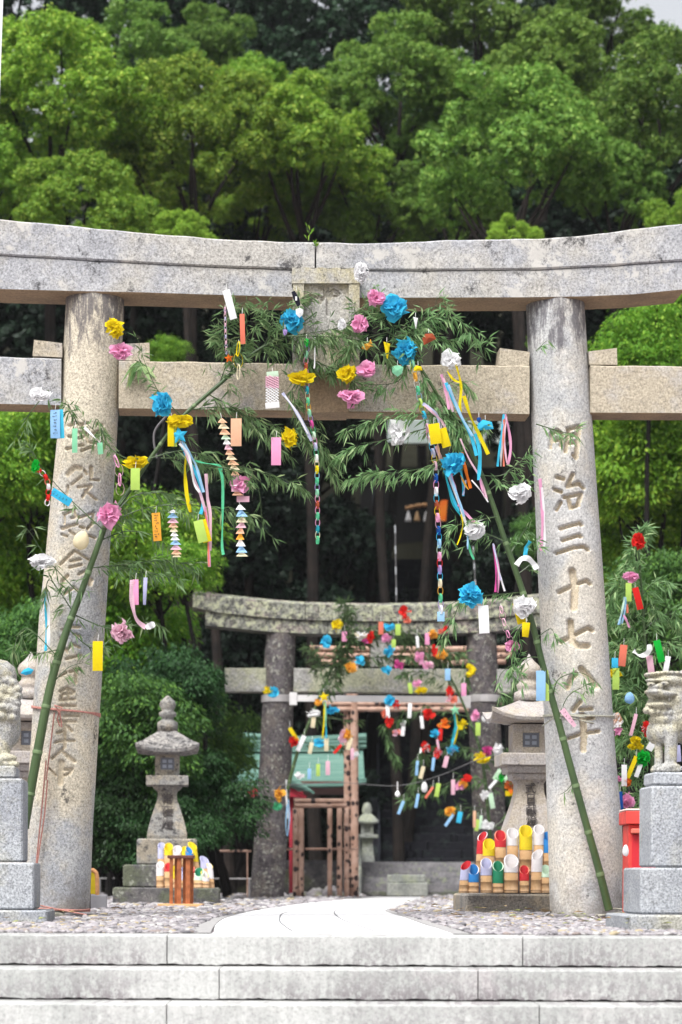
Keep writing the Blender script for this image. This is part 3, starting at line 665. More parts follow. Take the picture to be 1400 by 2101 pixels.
def blobs(D, caps, balls, s):
    """caps: (px,py,off, px,py,off, r0,r1) limbs;  balls: (px,py,off,rx,ry,rz) in photo px; off in metres toward camera"""
    m = MB(); k = D / F
    for (x0, y0, o0, x1, y1, o1, r0, r1) in caps:
        a, b = P(x0, y0, D - o0), P(x1, y1, D - o1); n = 7
        path = [a + (b - a) * t for t in np.linspace(0, 1, n)]; rad = [(r0 + (r1 - r0) * t) * k for t in np.linspace(0, 1, n)]
        m.add(*tube(path, rad, 14))
        for c, r in ((a, r0), (b, r1)): m.add(ICO2[0] * r * k + c, ICO2[1])
    for (x, y, o, rx, ry, rz) in balls:
        m.add(ICO2[0] * np.array((rx, rz, ry)) * k + P(x, y, D - o), ICO2[1])
    return m
def remeshed(m, name, mat, parent, vox, cut=None, sm=2):
    o = m.build(name, mat, None)
    md = o.modifiers.new('r', 'REMESH'); md.mode = 'VOXEL'; md.voxel_size = vox
    s = o.modifiers.new('s', 'SMOOTH'); s.iterations = sm; s.factor = .5
    if cut is not None:
        b = o.modifiers.new('b', 'BOOLEAN'); b.operation = 'DIFFERENCE'; b.object = cut; b.solver = 'FAST'
    dg = bpy.context.evaluated_depsgraph_get(); dg.update()
    me = bpy.data.meshes.new_from_object(o.evaluated_get(dg)); old = o.data
    o.modifiers.clear(); o.data = me; bpy.data.meshes.remove(old)
    if not me.materials: me.materials.append(mat)
    me.polygons.foreach_set('use_smooth', np.ones(len(me.polygons), dtype=bool))
    if parent is not None:
        o.location = tuple(np.array(o.location) - wloc(parent)); o.parent = parent
    return o
def statue_right():
    D = 15.95
    caps = [(1352, 1505, .04, 1352, 1572, .05, 9, 9), (1378, 1500, .10, 1376, 1568, .10, 14, 12.5), (1352, 1503, .0, 1400, 1490, .0, 27, 34),
            (1395, 1470, .0, 1470, 1530, -.05, 44, 40), (1385, 1480, .02, 1390, 1440, .02, 36, 36), (1470, 1545, 0, 1440, 1572, .05, 24, 12), (1505, 1500, -.05, 1520, 1420, -.05, 20, 14)]
    balls = [(1352, 1576, .08, 16, 8, 16), (1374, 1574, .12, 24, 10, 20), (1440, 1574, .08, 26, 11, 20), (1366, 1502, .05, 36, 27, 26),
             (1372, 1398, .05, 46, 17, 34), (1372, 1420, .03, 48, 26, 34), (1370, 1446, .03, 46, 20, 34), (1400, 1425, -.02, 44, 42, 42),
             (1347, 1420, .11, 26, 7, 22), (1362, 1424, .11, 30, 7, 22), (1354, 1447, .09, 31, 8, 22), (1340, 1410, .14, 9, 6, 8), (1353, 1408, .15, 9, 6, 8), (1390, 1437, .09, 12, 18, 16), (1366, 1476, .05, 36, 18, 26)]
    for x, y in ((1327, 1458), (1338, 1461), (1350, 1460), (1362, 1462), (1375, 1463), (1388, 1462), (1398, 1458)): balls.append((x, y, .10, 8, 8, 12))
    for i in range(15):
        a = -1.7 + i * .25; balls.append((1408 + 40 * cos(a), 1425 + 42 * sin(a), .05, 10, 10, 14))
    for i in range(10): balls.append((1329 + i * 10, 1385 - 4 * sin(i * .35), .09, 8, 5, 20))
    for x in (1337, 1364): balls.append((x, 1396, .14, 14, 4, 9))
    for x in (1340, 1352, 1362, 1372, 1382, 1392): balls.append((x, 1580, .15, 6, 5, 8))
    m = blobs(D, caps, balls, 1)
    c = blobs(D, [(1336, 1435, .125, 1378, 1432, .125, 7.5, 7)], [], 1).build('mouth_cut', M['komainu'])
    root = empty('guardian_lion_dog', P(1400, 1584, D), 'weathered stone guardian lion-dog with open grinning mouth on the right pedestal', 'statue')
    remeshed(m, 'body', M['komainu'], root, .0055, c); bpy.data.objects.remove(c)
    e = MB()
    for x, y in ((1336, 1404), (1364, 1402)):
        e.add(ICO2[0] * np.array((9, 4, 4.5)) * D / F + P(x, y, D - .155), ICO2[1])
    e.build('eye', M['komainu'], root, True)
    e = MB()
    for x, y in ((1336, 1404.5), (1362, 1403)): e.add(ICO1[0] * np.array((2.2, 1.6, 2.2)) * D / F + P(x, y, D - .172), ICO1[1])
    e.build('pupil', M['ink'], root, True)
    e = MB()
    for i in range(8): e.add(*box(P(1338 + i * 5, 1430.5, D - .125), (.010, .02, .011), 0, .002))
    e.add(*box(P(1373, 1436, D - .13), (.012, .02, .026), 0, .004))
    e.build('teeth', M['komainu'], root)
statue_right()
def statue_left():
    D = 17.6
    caps = [(-10, 1440, 0, 0, 1500, .05, 52, 44), (0, 1390, .0, -10, 1450, 0, 36, 50), (6, 1500, .12, 2, 1560, .14, 22, 17), (-60, 1500, 0, -60, 1560, 0, 30, 20), (-10, 1470, .1, 22, 1490, .1, 26, 14)]
    balls = [(14, 1556, .18, 22, 10, 22), (-5, 1562, .2, 20, 10, 20), (-8, 1385, .1, 44, 34, 40), (20, 1432, .12, 20, 42, 24), (24, 1466, .12, 18, 26, 22)]
    for i, (x, y, r) in enumerate(((-2, 1400, 11), (14, 1396, 10), (28, 1402, 9), (36, 1414, 9), (10, 1414, 12), (26, 1420, 11), (2, 1430, 11), (16, 1436, 11), (30, 1438, 10), (38, 1428, 8), (20, 1452, 11), (32, 1456, 9), (8, 1450, 9), (4, 1470, 9), (36, 1444, 7), (28, 1472, 8))):
        balls.append((x, y, .17, r * 1.25, r * 1.1, 15))
    for x in (2, 14, 26, 34): balls.append((x, 1568, .22, 7, 6, 10))
    root = empty('guardian_lion_dog', P(-20, 1571, D), 'mossy stone guardian lion-dog with curled mane, cut off by the left edge of the photo', 'statue')
    remeshed(blobs(D, caps, balls, 1), 'body', M['komainu'], root, .0075, None, 3)
statue_left()
# ================================================================ stone lanterns
def zof(py, D): return E + (HY - py) / F * D
def roof_ring(c, hw, z, up, n=9, flat=0.0):
    """square ring of half width hw whose corners lift by up"""
    pts = []
    for s in range(4):
        for k in range(n):
            t = -1 + 2 * k / n; a = abs(t) ** 3
            x, y = {0: (t, -1), 1: (1, t), 2: (-t, 1), 3: (-1, -t)}[s]
            pts.append((c[0] + x * hw * (1 + .04 * a), c[1] + y * hw * (1 + .04 * a), z + up * a))
    return pts
def hexroof_ring(c, hw, z, up, sides, n=6, rz=0.0):
    pts = []
    for s in range(sides):
        a0, a1 = 2 * pi * s / sides + rz, 2 * pi * (s + 1) / sides + rz
        for k in range(n):
            t = k / n; x = cos(a0) * (1 - t) + cos(a1) * t; y = sin(a0) * (1 - t) + sin(a1) * t
            a = abs(2 * t - 1) ** 3; pts.append((c[0] + x * hw * (1 + .05 * a), c[1] + y * hw * (1 + .05 * a), z + up * a))
    return pts
def text_mesh(name, s, c, size, mat, parent, offset=.0, vertical=True, gap=1.0, ext=.002, yaw=PSI, wmul=1.0):
    cu = bpy.data.curves.new(name, 'FONT'); cu.body = '\n'.join(s) if vertical else s; cu.size = size; cu.align_x = 'CENTER'; cu.space_line = gap
    cu.extrude = ext; cu.offset = offset; cu.resolution_u = 3
    o = bpy.data.objects.new(name, cu); COL.objects.link(o)
    o.matrix_world = Matrix.Identity(4); dg = bpy.context.evaluated_depsgraph_get(); dg.update()
    me = bpy.data.meshes.new_from_object(o.evaluated_get(dg)); bpy.data.objects.remove(o)
    V = np.array([v.co[:] for v in me.vertices]) if len(me.vertices) else np.zeros((3, 3)); Fc = [tuple(p.vertices) for p in me.polygons]
    V[:, 0] *= wmul
    W = np.stack([c[0] + V[:, 0] * cos(yaw) + V[:, 2] * sin(yaw), c[1] + V[:, 0] * sin(yaw) - V[:, 2] * cos(yaw), c[2] + V[:, 1]], 1)
    return mesh_obj(name, W, Fc, mat, parent)
def lantern(px, D, Y, label, body, roofm, baseM, text, tpos, hexa=False, small=False, scale_w=1.0, corner=1.0):
    """Y: dict of photo rows; widths in photo px"""
    k = D / F; u = P(px, 1805, D); c = np.array((u[0], u[1], 0)); z = lambda py: zof(py, D)
    root = empty('stone_lantern', c, label, 'stone lantern', None)
    ya = PSI
    # finial
    pr = [(w * k, z(y)) for y, w in Y['finial']]
    V, Fc = lathe(c, pr, 20); mesh_obj('finial', V, Fc, body, root, True)
    # roof
    rt, re, rb = Y['roof']; hw = Y['roofw'] * k
    rings = [hexroof_ring(c, hw * w_, z(rt + (re - rt) * h_) , Y['lift'] * k * l_, 4 if not hexa else 6, 8, pi / 4 + ya if not hexa else ya) for w_, h_, l_ in
             ((.26, 0, 0), (.38, .12, 0), (.60, .38, .08), (.80, .66, .3), (.95, .90, .75), (1.0, 1.0, 1.0), (.98, 1.16, .85), (.80, 1.22, .45), (.52, 1.26, 0), (.3, 1.26, 0))]
    V, Fc = loft(rings); mesh_obj('roof', V, Fc, roofm, root)
    # fire box with a window
    f0, f1, fw = Y['fire']; hwf = fw * k
    m = MB(); zt, zb = z(f0), z(f1); ww = Y['win'] * k; wz0, wz1 = z(Y['winy'][1]), z(Y['winy'][0])
    e = AX; nn = NB
    def slab(x0, x1, za, zc, y0=-hwf, y1=hwf): # box in lantern axes
        cen = c + e * (x0 + x1) / 2 + nn * (y0 + y1) / 2; m.add(*box((cen[0], cen[1], (za + zc) / 2), (x1 - x0, y1 - y0, zc - za), ya, .004))
    slab(-hwf, -ww, zb, zt); slab(ww, hwf, zb, zt); slab(-ww, ww, zb, wz0); slab(-ww, ww, wz1, zt); slab(-ww, ww, wz0, wz1, -hwf + .05, hwf - .02)
    m.build('fire_box', body, root)
    if not small:
        m = MB(); d = -hwf + .035
        cen = c + nn * d; m.add(*box((cen[0], cen[1], (wz0 + wz1) / 2), (2 * ww, .006, wz1 - wz0), ya)); wo_ = m.build('window', M['glasspane'], root)
        m = MB(); cen = c + nn * (d - .012); bw = ww * .16
        for xo in (-ww + bw, 0, ww - bw): q = cen + e * xo; m.add(*box((q[0], q[1], (wz0 + wz1) / 2), (bw * 1.6, .016, wz1 - wz0 - .004), ya))
        for zo in (wz0 + bw, (wz0 + wz1) / 2, wz1 - bw): m.add(*box((cen[0], cen[1], zo), (2 * ww - .006, .012, bw * 1.6), ya))
        m.build('lattice', M['lattice'], wo_)
    # platform
    for i, (a, b, w, w2) in enumerate(Y['plat']):
        V, Fc = loft([hexroof_ring(c, w_ * k * 1.414, z_, 0, 4, 3, pi / 4 + ya) for w_, z_ in ((w2 * .96, z(b)), (w2, z(b) + .006), (w, z(a) - .012), (w * .98, z(a)))])
        mesh_obj('platform', V, Fc, body, root)
    # stem: flared square pillar
    rings = [hexroof_ring(c, w * k * 1.414, z(y), 0, 4, 6, pi / 4 + ya) for y, w in Y['stem']]
    V, Fc = loft(rings); mesh_obj('stem', V, Fc, body, root)
    if text:
        cc = c - nn * (tpos[2] * k) ; cc = np.array((cc[0] + e[0] * tpos[3] * k, cc[1], z(tpos[0])))
        tilt = tpos[4]
        for i, ch in enumerate(text):
            q = cc.copy(); q[2] = z(tpos[0] + tpos[1] * i); sst = sorted(Y['stem']); wst = interp([y for y, w in sst], [w for y, w in sst], tpos[0] + tpos[1] * i); q2 = c - nn * (wst * k + .012); q[:2] = q2[:2] + e[:2] * tpos[3] * k
            text_mesh('inscription', ch, q, tpos[5] * k, M['blackpaint'], root, -.0004, False, ext=.010, wmul=1.0)
    for (a, b, w, d_, mt) in Y['base']:
        zb_ = max(z(b), -.03) if b < 1900 else -.03
        cen = c + nn * 0; V, Fc = box((cen[0], cen[1], (z(a) + zb_) / 2), (2 * w * k, 2 * d_ * k, z(a) - zb_), ya, .02); mesh_obj('base', V, Fc, mt, root)
    return root, c
Y_L = dict(finial=[(1502, 21), (1484, 21), (1478, 12), (1474, 12), (1470, 18), (1464, 18), (1460, 12), (1456, 14), (1448, 17), (1440, 15), (1434, 8), (1429, 2)], roof=(1502, 1541, 1549), roofw=88, lift=12,
           fire=(1548, 1594, 25), win=14, winy=(1557, 1582), plat=[(1594, 1614, 41, 41), (1614, 1623, 29, 24)],
           stem=[(1723, 38), (1716, 39), (1700, 36), (1680, 31), (1660, 25), (1645, 20), (1633, 18), (1623, 20)],
           base=[(1723, 1776, 61, 58, M['lantern_l']), (1776, 1822, 88, 84, M['darkbase']), (1822, 1860, 108, 100, M['darkbase'])])
l1, lc1 = lantern(343, 31.5, Y_L, 'tall mossy stone lantern among dark trees left of the inner torii', M['lantern_l'], M['roofstone'], None, '常夜燈', (1650, 25, 40, 0, 0, 25))
Y_R = dict(finial=[(1437, 32), (1420, 30), (1416, 22), (1412, 24), (1404, 26), (1398, 20), (1390, 19), (1384, 26), (1374, 27), (1366, 23), (1356, 12), (1348, 5), (1340, 1)], roof=(1437, 1474, 1490), roofw=116, lift=20,
           fire=(1486, 1546, 37), win=17, winy=(1504, 1533), plat=[(1546, 1571, 60, 60), (1571, 1586, 48, 46), (1586, 1600, 38, 35)],
           stem=[(1770, 60), (1740, 57), (1710, 51), (1680, 42), (1650, 33), (1625, 27), (1608, 26), (1600, 30)],
           base=[(1770, 1832, 84, 84, M['lantern_r']), (1832, 1905, 142, 130, M['darkbase'])])
Y_R['base'][1] = (1832, 1905, 142, 120, stone('speckled_base_stone', (.36, .33, .29), (.22, .21, .20), (.38, .32, .24), .5, .8, 60, 3, .22))
l2, lc2 = lantern(1084, 24.0, Y_R, 'pale stone lantern half hidden behind the right pillar, coloured bamboo round its foot', M['lantern_r'], M['lantern_r'], None, '式日献燈', (1625, 22, 35, 0, 0, 23))
Y_RL = {k_: v for k_, v in Y_R.items()}; Y_RL['base'] = [(1770, 1832, 84, 84, M['lantern_r']), (1832, 1905, 120, 110, M['darkbase'])]
lantern(62, 24.0, Y_RL, 'pale stone lantern glimpsed between the left statue and the left pillar', M['lantern_r'], M['lantern_r'], None, '', None)
Y_S = dict(finial=[(1676, 10), (1672, 8), (1662, 11), (1655, 9), (1648, 6), (1646, 1)], roof=(1668, 1686, 1690), roofw=30, lift=3,
           fire=(1690, 1712, 12), win=6, winy=(1694, 1708), plat=[(1712, 1719, 20, 20)], stem=[(1775, 15), (1750, 12), (1730, 10), (1719, 12)], base=[(1775, 1842, 22, 20, M['parapet'])])
lantern(753, 54.0, Y_S, 'small distant stone lantern left of the dark stairway', M['parapet'], M['parapet'], None, '', None, small=True)
# ================================================================ cut bamboo lanterns
def bamboo_cup(px, top, split, bot, w, col, D, label, group, lean=0, rim='white', face=0.0, inner=None):
    """bamboo tube cut on the slant, its upper end painted; px rows/cols of the photo at distance D"""
    k = D / F; r = w * k / 2; b = P(px, bot, D); a = P(px + lean, top, D); zsp = (bot - split) / (bot - top)
    ax = a - b; H = ax[2]; n = 22
    root = empty('bamboo_cup', b, label, 'bamboo cup', group)
    pos = lambda t, ang, rr: b + ax * t + np.array((rr * cos(ang), rr * sin(ang), 0))
    cut = min(2.0 * r, H * .45) * .95
    def ring(z_, rr, slant=False):
        out = []
        for i in range(n):
            an = 2 * pi * i / n
            t = z_ if not slant else 1 - (1 - (sin(an - face) + 1) / 2) * cut / H
            out.append(pos(t, an, rr))
        return out
    nod = [zsp * .15, zsp * .62]
    rs = []
    for t in sorted([0, .02] + [v + d_ for v in nod for d_ in (-.012, -.004, .004, .012)] + [zsp]):
        rr = r * .97 + (.05 * r if any(abs(t - v) < .006 for v in nod) else 0); rs.append(ring(t, rr))
    V, Fc = loft(rs); mesh_obj('tube', V, Fc, tis_b, root, True)
    m = MB()
    V, Fc = loft([ring(zsp, r), ring(None, r, True)], cap=False); m.add(V, Fc, 0)
    V, Fc = loft([ring(None, r, True), ring(None, r * .84, True)], cap=False); m.add(V, Fc, 1)
    deep = ring(None, r * .84, True); low = ring(max(.02, 1 - (cut + 2.5 * r) / H), r * .84)
    V, Fc = loft([deep, low], cap=False); m.add(V, Fc, 2); m.add(low, [tuple(range(n))], 2)
    m.build('painted_rim', [paint(col), paint(rim), paint(inner or col)], root)
tis_b = stone('raw_bamboo', (.52, .32, .16), (.42, .24, .12), (.58, .38, .22), .5, .12, 20, 5, 0)
GR = 'painted bamboo cups around the right lantern'; GL = 'painted bamboo cups around the left lantern'
DR = 23.25
for (px, t, s, b, w, c, d, lab, ln, rim) in [
    (985, 1706, 1752, 1790, 20, 'red', .3, 'red bamboo cup with white rim leaning out, leftmost of the right back row', 6, 'white'),
    (1002, 1720, 1756, 1795, 25, 'yellow', .22, 'yellow-topped bamboo cup leaning, second in the back row by the right lantern', 2, 'yellow'),
    (1027, 1703, 1738, 1795, 24, 'red', .22, 'red-topped bamboo cup between the yellow and white ones of the right back row', 0, 'coral'),
    (1052, 1698, 1735, 1795, 24, 'white', .22, 'white-topped bamboo cup between red and yellow in the right back row', 0, 'white'),
    (1079, 1692, 1744, 1795, 27, 'yellow', .22, 'tallest yellow-topped bamboo cup in the middle of the right back row', 0, 'yellow'),
    (1106, 1691, 1734, 1795, 22, 'white', .22, 'white-topped bamboo cup beside the right pillar, back row', 0, 'white'),
    (1124, 1706, 1750, 1795, 20, 'blue', .22, 'blue-topped bamboo cup mostly hidden by the right pillar', 0, 'blue'),
    (951, 1766, 1806, 1832, 20, 'lavender', .0, 'lavender bamboo cup with red inside, leftmost of the right front row', 6, 'red'),
    (971, 1773, 1810, 1832, 23, 'blue', 0, 'blue-topped bamboo cup with white rim in the right front row', 1, 'white'),
    (998, 1760, 1796, 1832, 24, 'lavender', 0, 'lavender-topped bamboo cup between blue and green in the right front row', 0, 'white'),
    (1022, 1766, 1812, 1832, 23, 'green', 0, 'green-topped bamboo cup in the right front row', 0, 'palegreen'),
    (1049, 1752, 1790, 1832, 30, 'white', 0, 'wide white-topped bamboo cup between green and red in the right front row', 0, 'white'),
    (1076, 1775, 1807, 1832, 20, 'red', 0, 'short red-topped bamboo cup in the right front row', 0, 'coral'),
    (1100, 1742, 1789, 1832, 23, 'white', 0, 'tall white-topped bamboo cup right of the short red one', 3, 'white'),
    (1120, 1774, 1800, 1832, 20, 'palegreen', 0, 'pale green bamboo cup half hidden by the right pillar', 0, 'palegreen')]:
    col = c if not (c == 'lavender' and rim == 'red') else c
    bamboo_cup(px, t, s, b, w, col, DR + d, lab, GR, ln, rim, face=(-.5 if ln > 2 else 0), inner='red' if rim == 'red' else None)
DL = 29.8
for (px, t, s, b, w, c, d, lab, ln, rim) in [
    (331, 1728, 1762, 1800, 14, 'lavender', .3, 'lavender-topped bamboo cup, left end of the left lantern\'s back row', 0, 'lavender'),
    (346, 1729, 1755, 1800, 18, 'yellow', .3, 'yellow-topped bamboo cup beside the lavender one by the left lantern', 0, 'yellow'),
    (364, 1734, 1758, 1800, 18, 'white', .3, 'white-topped bamboo cup behind the brown slatted stand', 0, 'white'),
    (379, 1736, 1760, 1800, 12, 'yellow', .3, 'small yellow-topped bamboo cup right of the white one behind the stand', 0, 'yellow'),
    (392, 1737, 1762, 1800, 16, 'blue', .25, 'blue bamboo cup with yellow rim leaning right above the slatted stand', -4, 'yellow'),
    (404, 1727, 1768, 1800, 17, 'yellow', .35, 'tall yellow bamboo cup leaning in from the right by the left lantern', -10, 'yellow'),
    (425, 1756, 1782, 1822, 18, 'lavender', .2, 'lavender bamboo cup leaning at the right end of the left group', -6, 'lavender'),
    (329, 1767, 1797, 1822, 16, 'white', 0, 'white-topped bamboo cup at the left front of the left lantern', 0, 'white'),
    (345, 1770, 1788, 1822, 15, 'red', 0, 'red-topped bamboo cup in front of the yellow one by the left lantern', 0, 'coral'),
    (358, 1776, 1803, 1822, 13, 'yellow', 0, 'narrow yellow bamboo cup seen through the slats of the stand', 0, 'yellow'),
    (378, 1778, 1806, 1822, 13, 'lavender', 0, 'narrow lavender bamboo cup seen through the slats of the stand', 0, 'lavender'),
    (393, 1776, 1800, 1822, 14, 'red', 0, 'red bamboo cup beside the right post of the slatted stand', 0, 'coral'),
    (407, 1780, 1806, 1822, 20, 'palegreen', 0, 'pale bamboo cup with a dark green inside near the left lantern', 2, 'palegreen'),
    (423, 1786, 1808, 1822, 16, 'white', 0, 'white bamboo cup with yellow rim near the right end of the left group', -3, 'yellow'),
    (435, 1770, 1803, 1822, 12, 'white', .1, 'white bamboo cup with a yellow edge, rightmost of the left group', -5, 'yellow')]:
    bamboo_cup(px, t, s, b, w, c, DL + d, lab, GL, ln, rim, face=(.5 if ln < -2 else 0), inner='green' if c == 'palegreen' else None)
# slatted stand in front of the left lantern
def slat_stand():
    D = 27.8; root = empty('slatted_stand', P(373, 1863, D), 'red-brown wooden slatted stand with a dark top in front of the left lantern', 'stand')
    k = D / F; a, b = P(347, 1758, D), P(397, 1863, D); w = b[0] - a[0]; cx = (a[0] + b[0]) / 2
    mesh_obj('top_board', *box((cx, D, a[2]), (w + .02, .24, .035), 0, .005), M['darkwood'], root)
    for i, px in enumerate((353, 361, 369, 378, 387, 393)):
        p = P(px, 1800, D); y = D - .09 + (.16 if i % 2 else 0); mesh_obj('slat', *box((p[0], y, (a[2] + .0) / 2 - .01), (.038 if i not in (2, 4) else .05, .02, a[2] - .0), 0, .003), M['redwood'], root)
    mesh_obj('base_board', *box((cx, D, .022), (w + .22, .42, .03), 0, .004), M['orangewood'], root)
slat_stand()
# barrier bar and concrete block by the left pillar
def barrier():
    D = 25.0; root = empty('bollard', P(197, 1868, D), 'rounded orange and yellow bollard in a grey concrete block behind the left pillar', 'bollard')
    q = [P(180, 1840, D), P(180, 1800, D), P(182, 1790, D), P(188, 1785, D), P(195, 1788, D), P(199, 1798, D), P(200, 1840, D)]
    mesh_obj('hoop', *tube(smooth_path(q, 24), .022, 10), simple('orange_bollard_paint', (.72, .36, .16), .5, .3, .3, 9), root, True)
    mesh_obj('panel', *box(P(190, 1812, D), (.085, .02, .22), 0, .004), paint('yellow'), root)
    a, b = P(178, 1838, D), P(217, 1868, D); mesh_obj('concrete_block', *box(((a[0] + b[0]) / 2, D + .1, (a[2] + b[2]) / 2), (b[0] - a[0], .25, a[2] - b[2] + .02), PSI, .006), M['greycap'], root)
barrier()
# red box behind the right pedestal
def red_box():
    D = 19.2; root = empty('red_box', P(1315, 1880, D), 'faded red wooden shrine box between the right pillar and the pedestal', 'box')
    a = P(1282, 1790, D); k = D / F
    def bx(n, x0, y0, x1, y1, o, d, m):
        p, q = P(x0, y0, D - o), P(x1, y1, D - o); mesh_obj(n, *box(((p[0] + q[0]) / 2, D - o + d / 2, (p[2] + q[2]) / 2), (q[0] - p[0], d, p[2] - q[2]), 0, .006), m, root)
    bx('body', 1290, 1692, 1345, 1884, 0, .4, M['redbox']); bx('lid', 1285, 1664, 1350, 1691, .05, .5, M['redbox']); bx('ledge', 1296, 1700, 1345, 1710, .06, .06, simple('pale_red_paint', (.62, .14, .10), .6)); bx('panel', 1297, 1712, 1345, 1880, .01, .02, simple('deep_red_paint', (.50, .02, .03), .6))
    bx('rim', 1285, 1659, 1350, 1663.5, .05, .5, simple('worn_white_edge', (.7, .55, .5), .8))
red_box()
# ================================================================ inner gate
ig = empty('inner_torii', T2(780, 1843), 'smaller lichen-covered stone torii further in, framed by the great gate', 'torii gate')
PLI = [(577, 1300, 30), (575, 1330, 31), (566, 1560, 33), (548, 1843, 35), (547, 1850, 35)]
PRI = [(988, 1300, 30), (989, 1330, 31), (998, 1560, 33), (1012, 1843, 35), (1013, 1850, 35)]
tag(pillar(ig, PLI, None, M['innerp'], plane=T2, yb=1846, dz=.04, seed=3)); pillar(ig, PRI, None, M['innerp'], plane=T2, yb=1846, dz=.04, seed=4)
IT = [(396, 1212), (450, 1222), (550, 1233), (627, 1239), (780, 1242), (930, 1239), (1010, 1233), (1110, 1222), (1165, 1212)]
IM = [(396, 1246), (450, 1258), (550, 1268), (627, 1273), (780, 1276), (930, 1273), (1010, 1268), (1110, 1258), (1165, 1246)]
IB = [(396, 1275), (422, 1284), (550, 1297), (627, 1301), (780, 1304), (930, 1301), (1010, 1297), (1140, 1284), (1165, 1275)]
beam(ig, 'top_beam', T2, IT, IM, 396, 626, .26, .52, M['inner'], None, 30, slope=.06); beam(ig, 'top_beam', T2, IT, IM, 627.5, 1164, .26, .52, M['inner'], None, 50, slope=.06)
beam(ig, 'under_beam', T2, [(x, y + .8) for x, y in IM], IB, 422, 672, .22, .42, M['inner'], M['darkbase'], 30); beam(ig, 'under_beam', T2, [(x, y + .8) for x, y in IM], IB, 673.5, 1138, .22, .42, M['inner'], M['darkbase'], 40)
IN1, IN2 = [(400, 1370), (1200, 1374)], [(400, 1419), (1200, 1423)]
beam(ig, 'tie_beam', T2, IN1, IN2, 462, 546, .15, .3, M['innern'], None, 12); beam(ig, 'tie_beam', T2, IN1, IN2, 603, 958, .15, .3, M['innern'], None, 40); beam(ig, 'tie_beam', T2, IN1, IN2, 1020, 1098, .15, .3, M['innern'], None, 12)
mesh_obj('strut', *box(T2(783, 1338) + NB * .0, (.36, .3, .5), PSI, .01), M['innern'], ig)
def steel():
    m = MB(); a, b = T2(600, 1432, .36), T2(962, 1436, .36); L = np.linalg.norm(b - a); c = (a + b) / 2
    V, Fc = box((0, 0, 0), (L, .06, .10)); R = Matrix.Rotation(PSI, 3, 'Z'); m.add(np.array([R @ Vector(v) for v in V]) + c, Fc)
    c1 = T2(602, 1434, .37); m.add(*box(c1, (.12, .08, .20), PSI, .005)); c1 = T2(958, 1440, .37); m.add(*box(c1, (.12, .08, .20), PSI, .005)); m.build('light_rail', M['whitepipe'], ig)
    for st, x in ((PLI, 570), (PRI, 995)):
        c = T2(x, 1434, 0); r0 = 33 / F * c[1] + .012; mesh_obj('metal_band', *lathe(c, [(r0 - .01, -.06), (r0, -.055), (r0, .05), (r0 - .01, .055)], 28), M['metal'], ig)
steel()
# ================================================================ drilled-bamboo festival gate
def logs(root, name, y, x0, x1, D, r_px, n=1, curve=None, nn=40):
    m = MB(); a, b = P(x0, y, D), P(x1, y, D)
    path = [P(x0 + (x1 - x0) * t, y - (curve(t) if curve else 0), D) for t in np.linspace(0, 1, 16)]
    m.add(*tube(path, r_px * D / F, 12)); return m.build(name, M['takeakari'], root, True)
def vlog(root, name, x, y0, y1, D, r_px, dx=0):
    m = MB(); m.add(*tube([P(x + dx * t, y0 + (y1 - y0) * t, D) for t in np.linspace(0, 1, 10)], r_px * D / F, 12)); return m.build(name, M['takeakari'], root, True)
D3 = 43.5
bgate = empty('bamboo_torii', P(815, 1842, D3), 'tall festival torii made of bundled drilled bamboo poles behind the inner torii', 'torii gate')
cv = lambda h: (lambda t: h * (abs(2 * t - 1) ** 6))
logs(bgate, 'top_pole', 1332, 636, 1062, D3, 6.2, curve=cv(3)); logs(bgate, 'top_pole', 1346, 645, 1052, D3, 6.2, curve=cv(3)); logs(bgate, 'top_pole', 1359, 660, 1038, D3, 5.6, curve=cv(2))
logs(bgate, 'tie_pole', 1444, 668, 1030, D3, 5.6); logs(bgate, 'tie_pole', 1455, 680, 1018, D3, 5.4)
for x in (713, 727): vlog(bgate, 'post_pole', x, 1366, 1842, D3 + (.1 if x == 713 else 0), 8.0, 1.5)
for x in (990, 1004): vlog(bgate, 'post_pole', x, 1366, 1842, D3, 8.0, 2)
sgate = empty('bamboo_arch', P(655, 1842, 42.0), 'low doorway-like arch of drilled bamboo beside the inner torii\'s left pillar', 'arch')
logs(sgate, 'lintel_pole', 1643, 604, 706, 42, 4.6); logs(sgate, 'lintel_pole', 1652.5, 604, 712, 42, 4.6)
for x, r in ((607, 6), (618, 6), (677, 5), (697, 5.5), (712, 5)): vlog(sgate, 'post_pole', x, 1658, 1842, 42, r, 0)
logs(sgate, 'rail_pole', 1742, 586, 736, 42.1, 2.4)
rail = empty('bamboo_rail', P(475, 1838, 41), 'low rail of thin drilled bamboo left of the inner torii', 'railing'); logs(rail, 'rail_pole', 1746, 441, 516, 41, 2.6)
for x in (508,): vlog(rail, 'rail_post', x, 1747, 1842, 41, 1.6)
# steel railing at the back left
rl = empty('metal_railing', P(330, 1838, 44), 'thin grey pipe railing in the shadows behind the left lantern', 'railing')
mesh_obj('rail', *tube([P(185, 1802, 44), P(520, 1803, 44)], .014, 6), M['metal'], rl)
for x in (205, 300, 461, 512): mesh_obj('post', *tube([P(x, 1803, 44), P(x, 1842, 44)], .022, 6), M['metal'], rl)
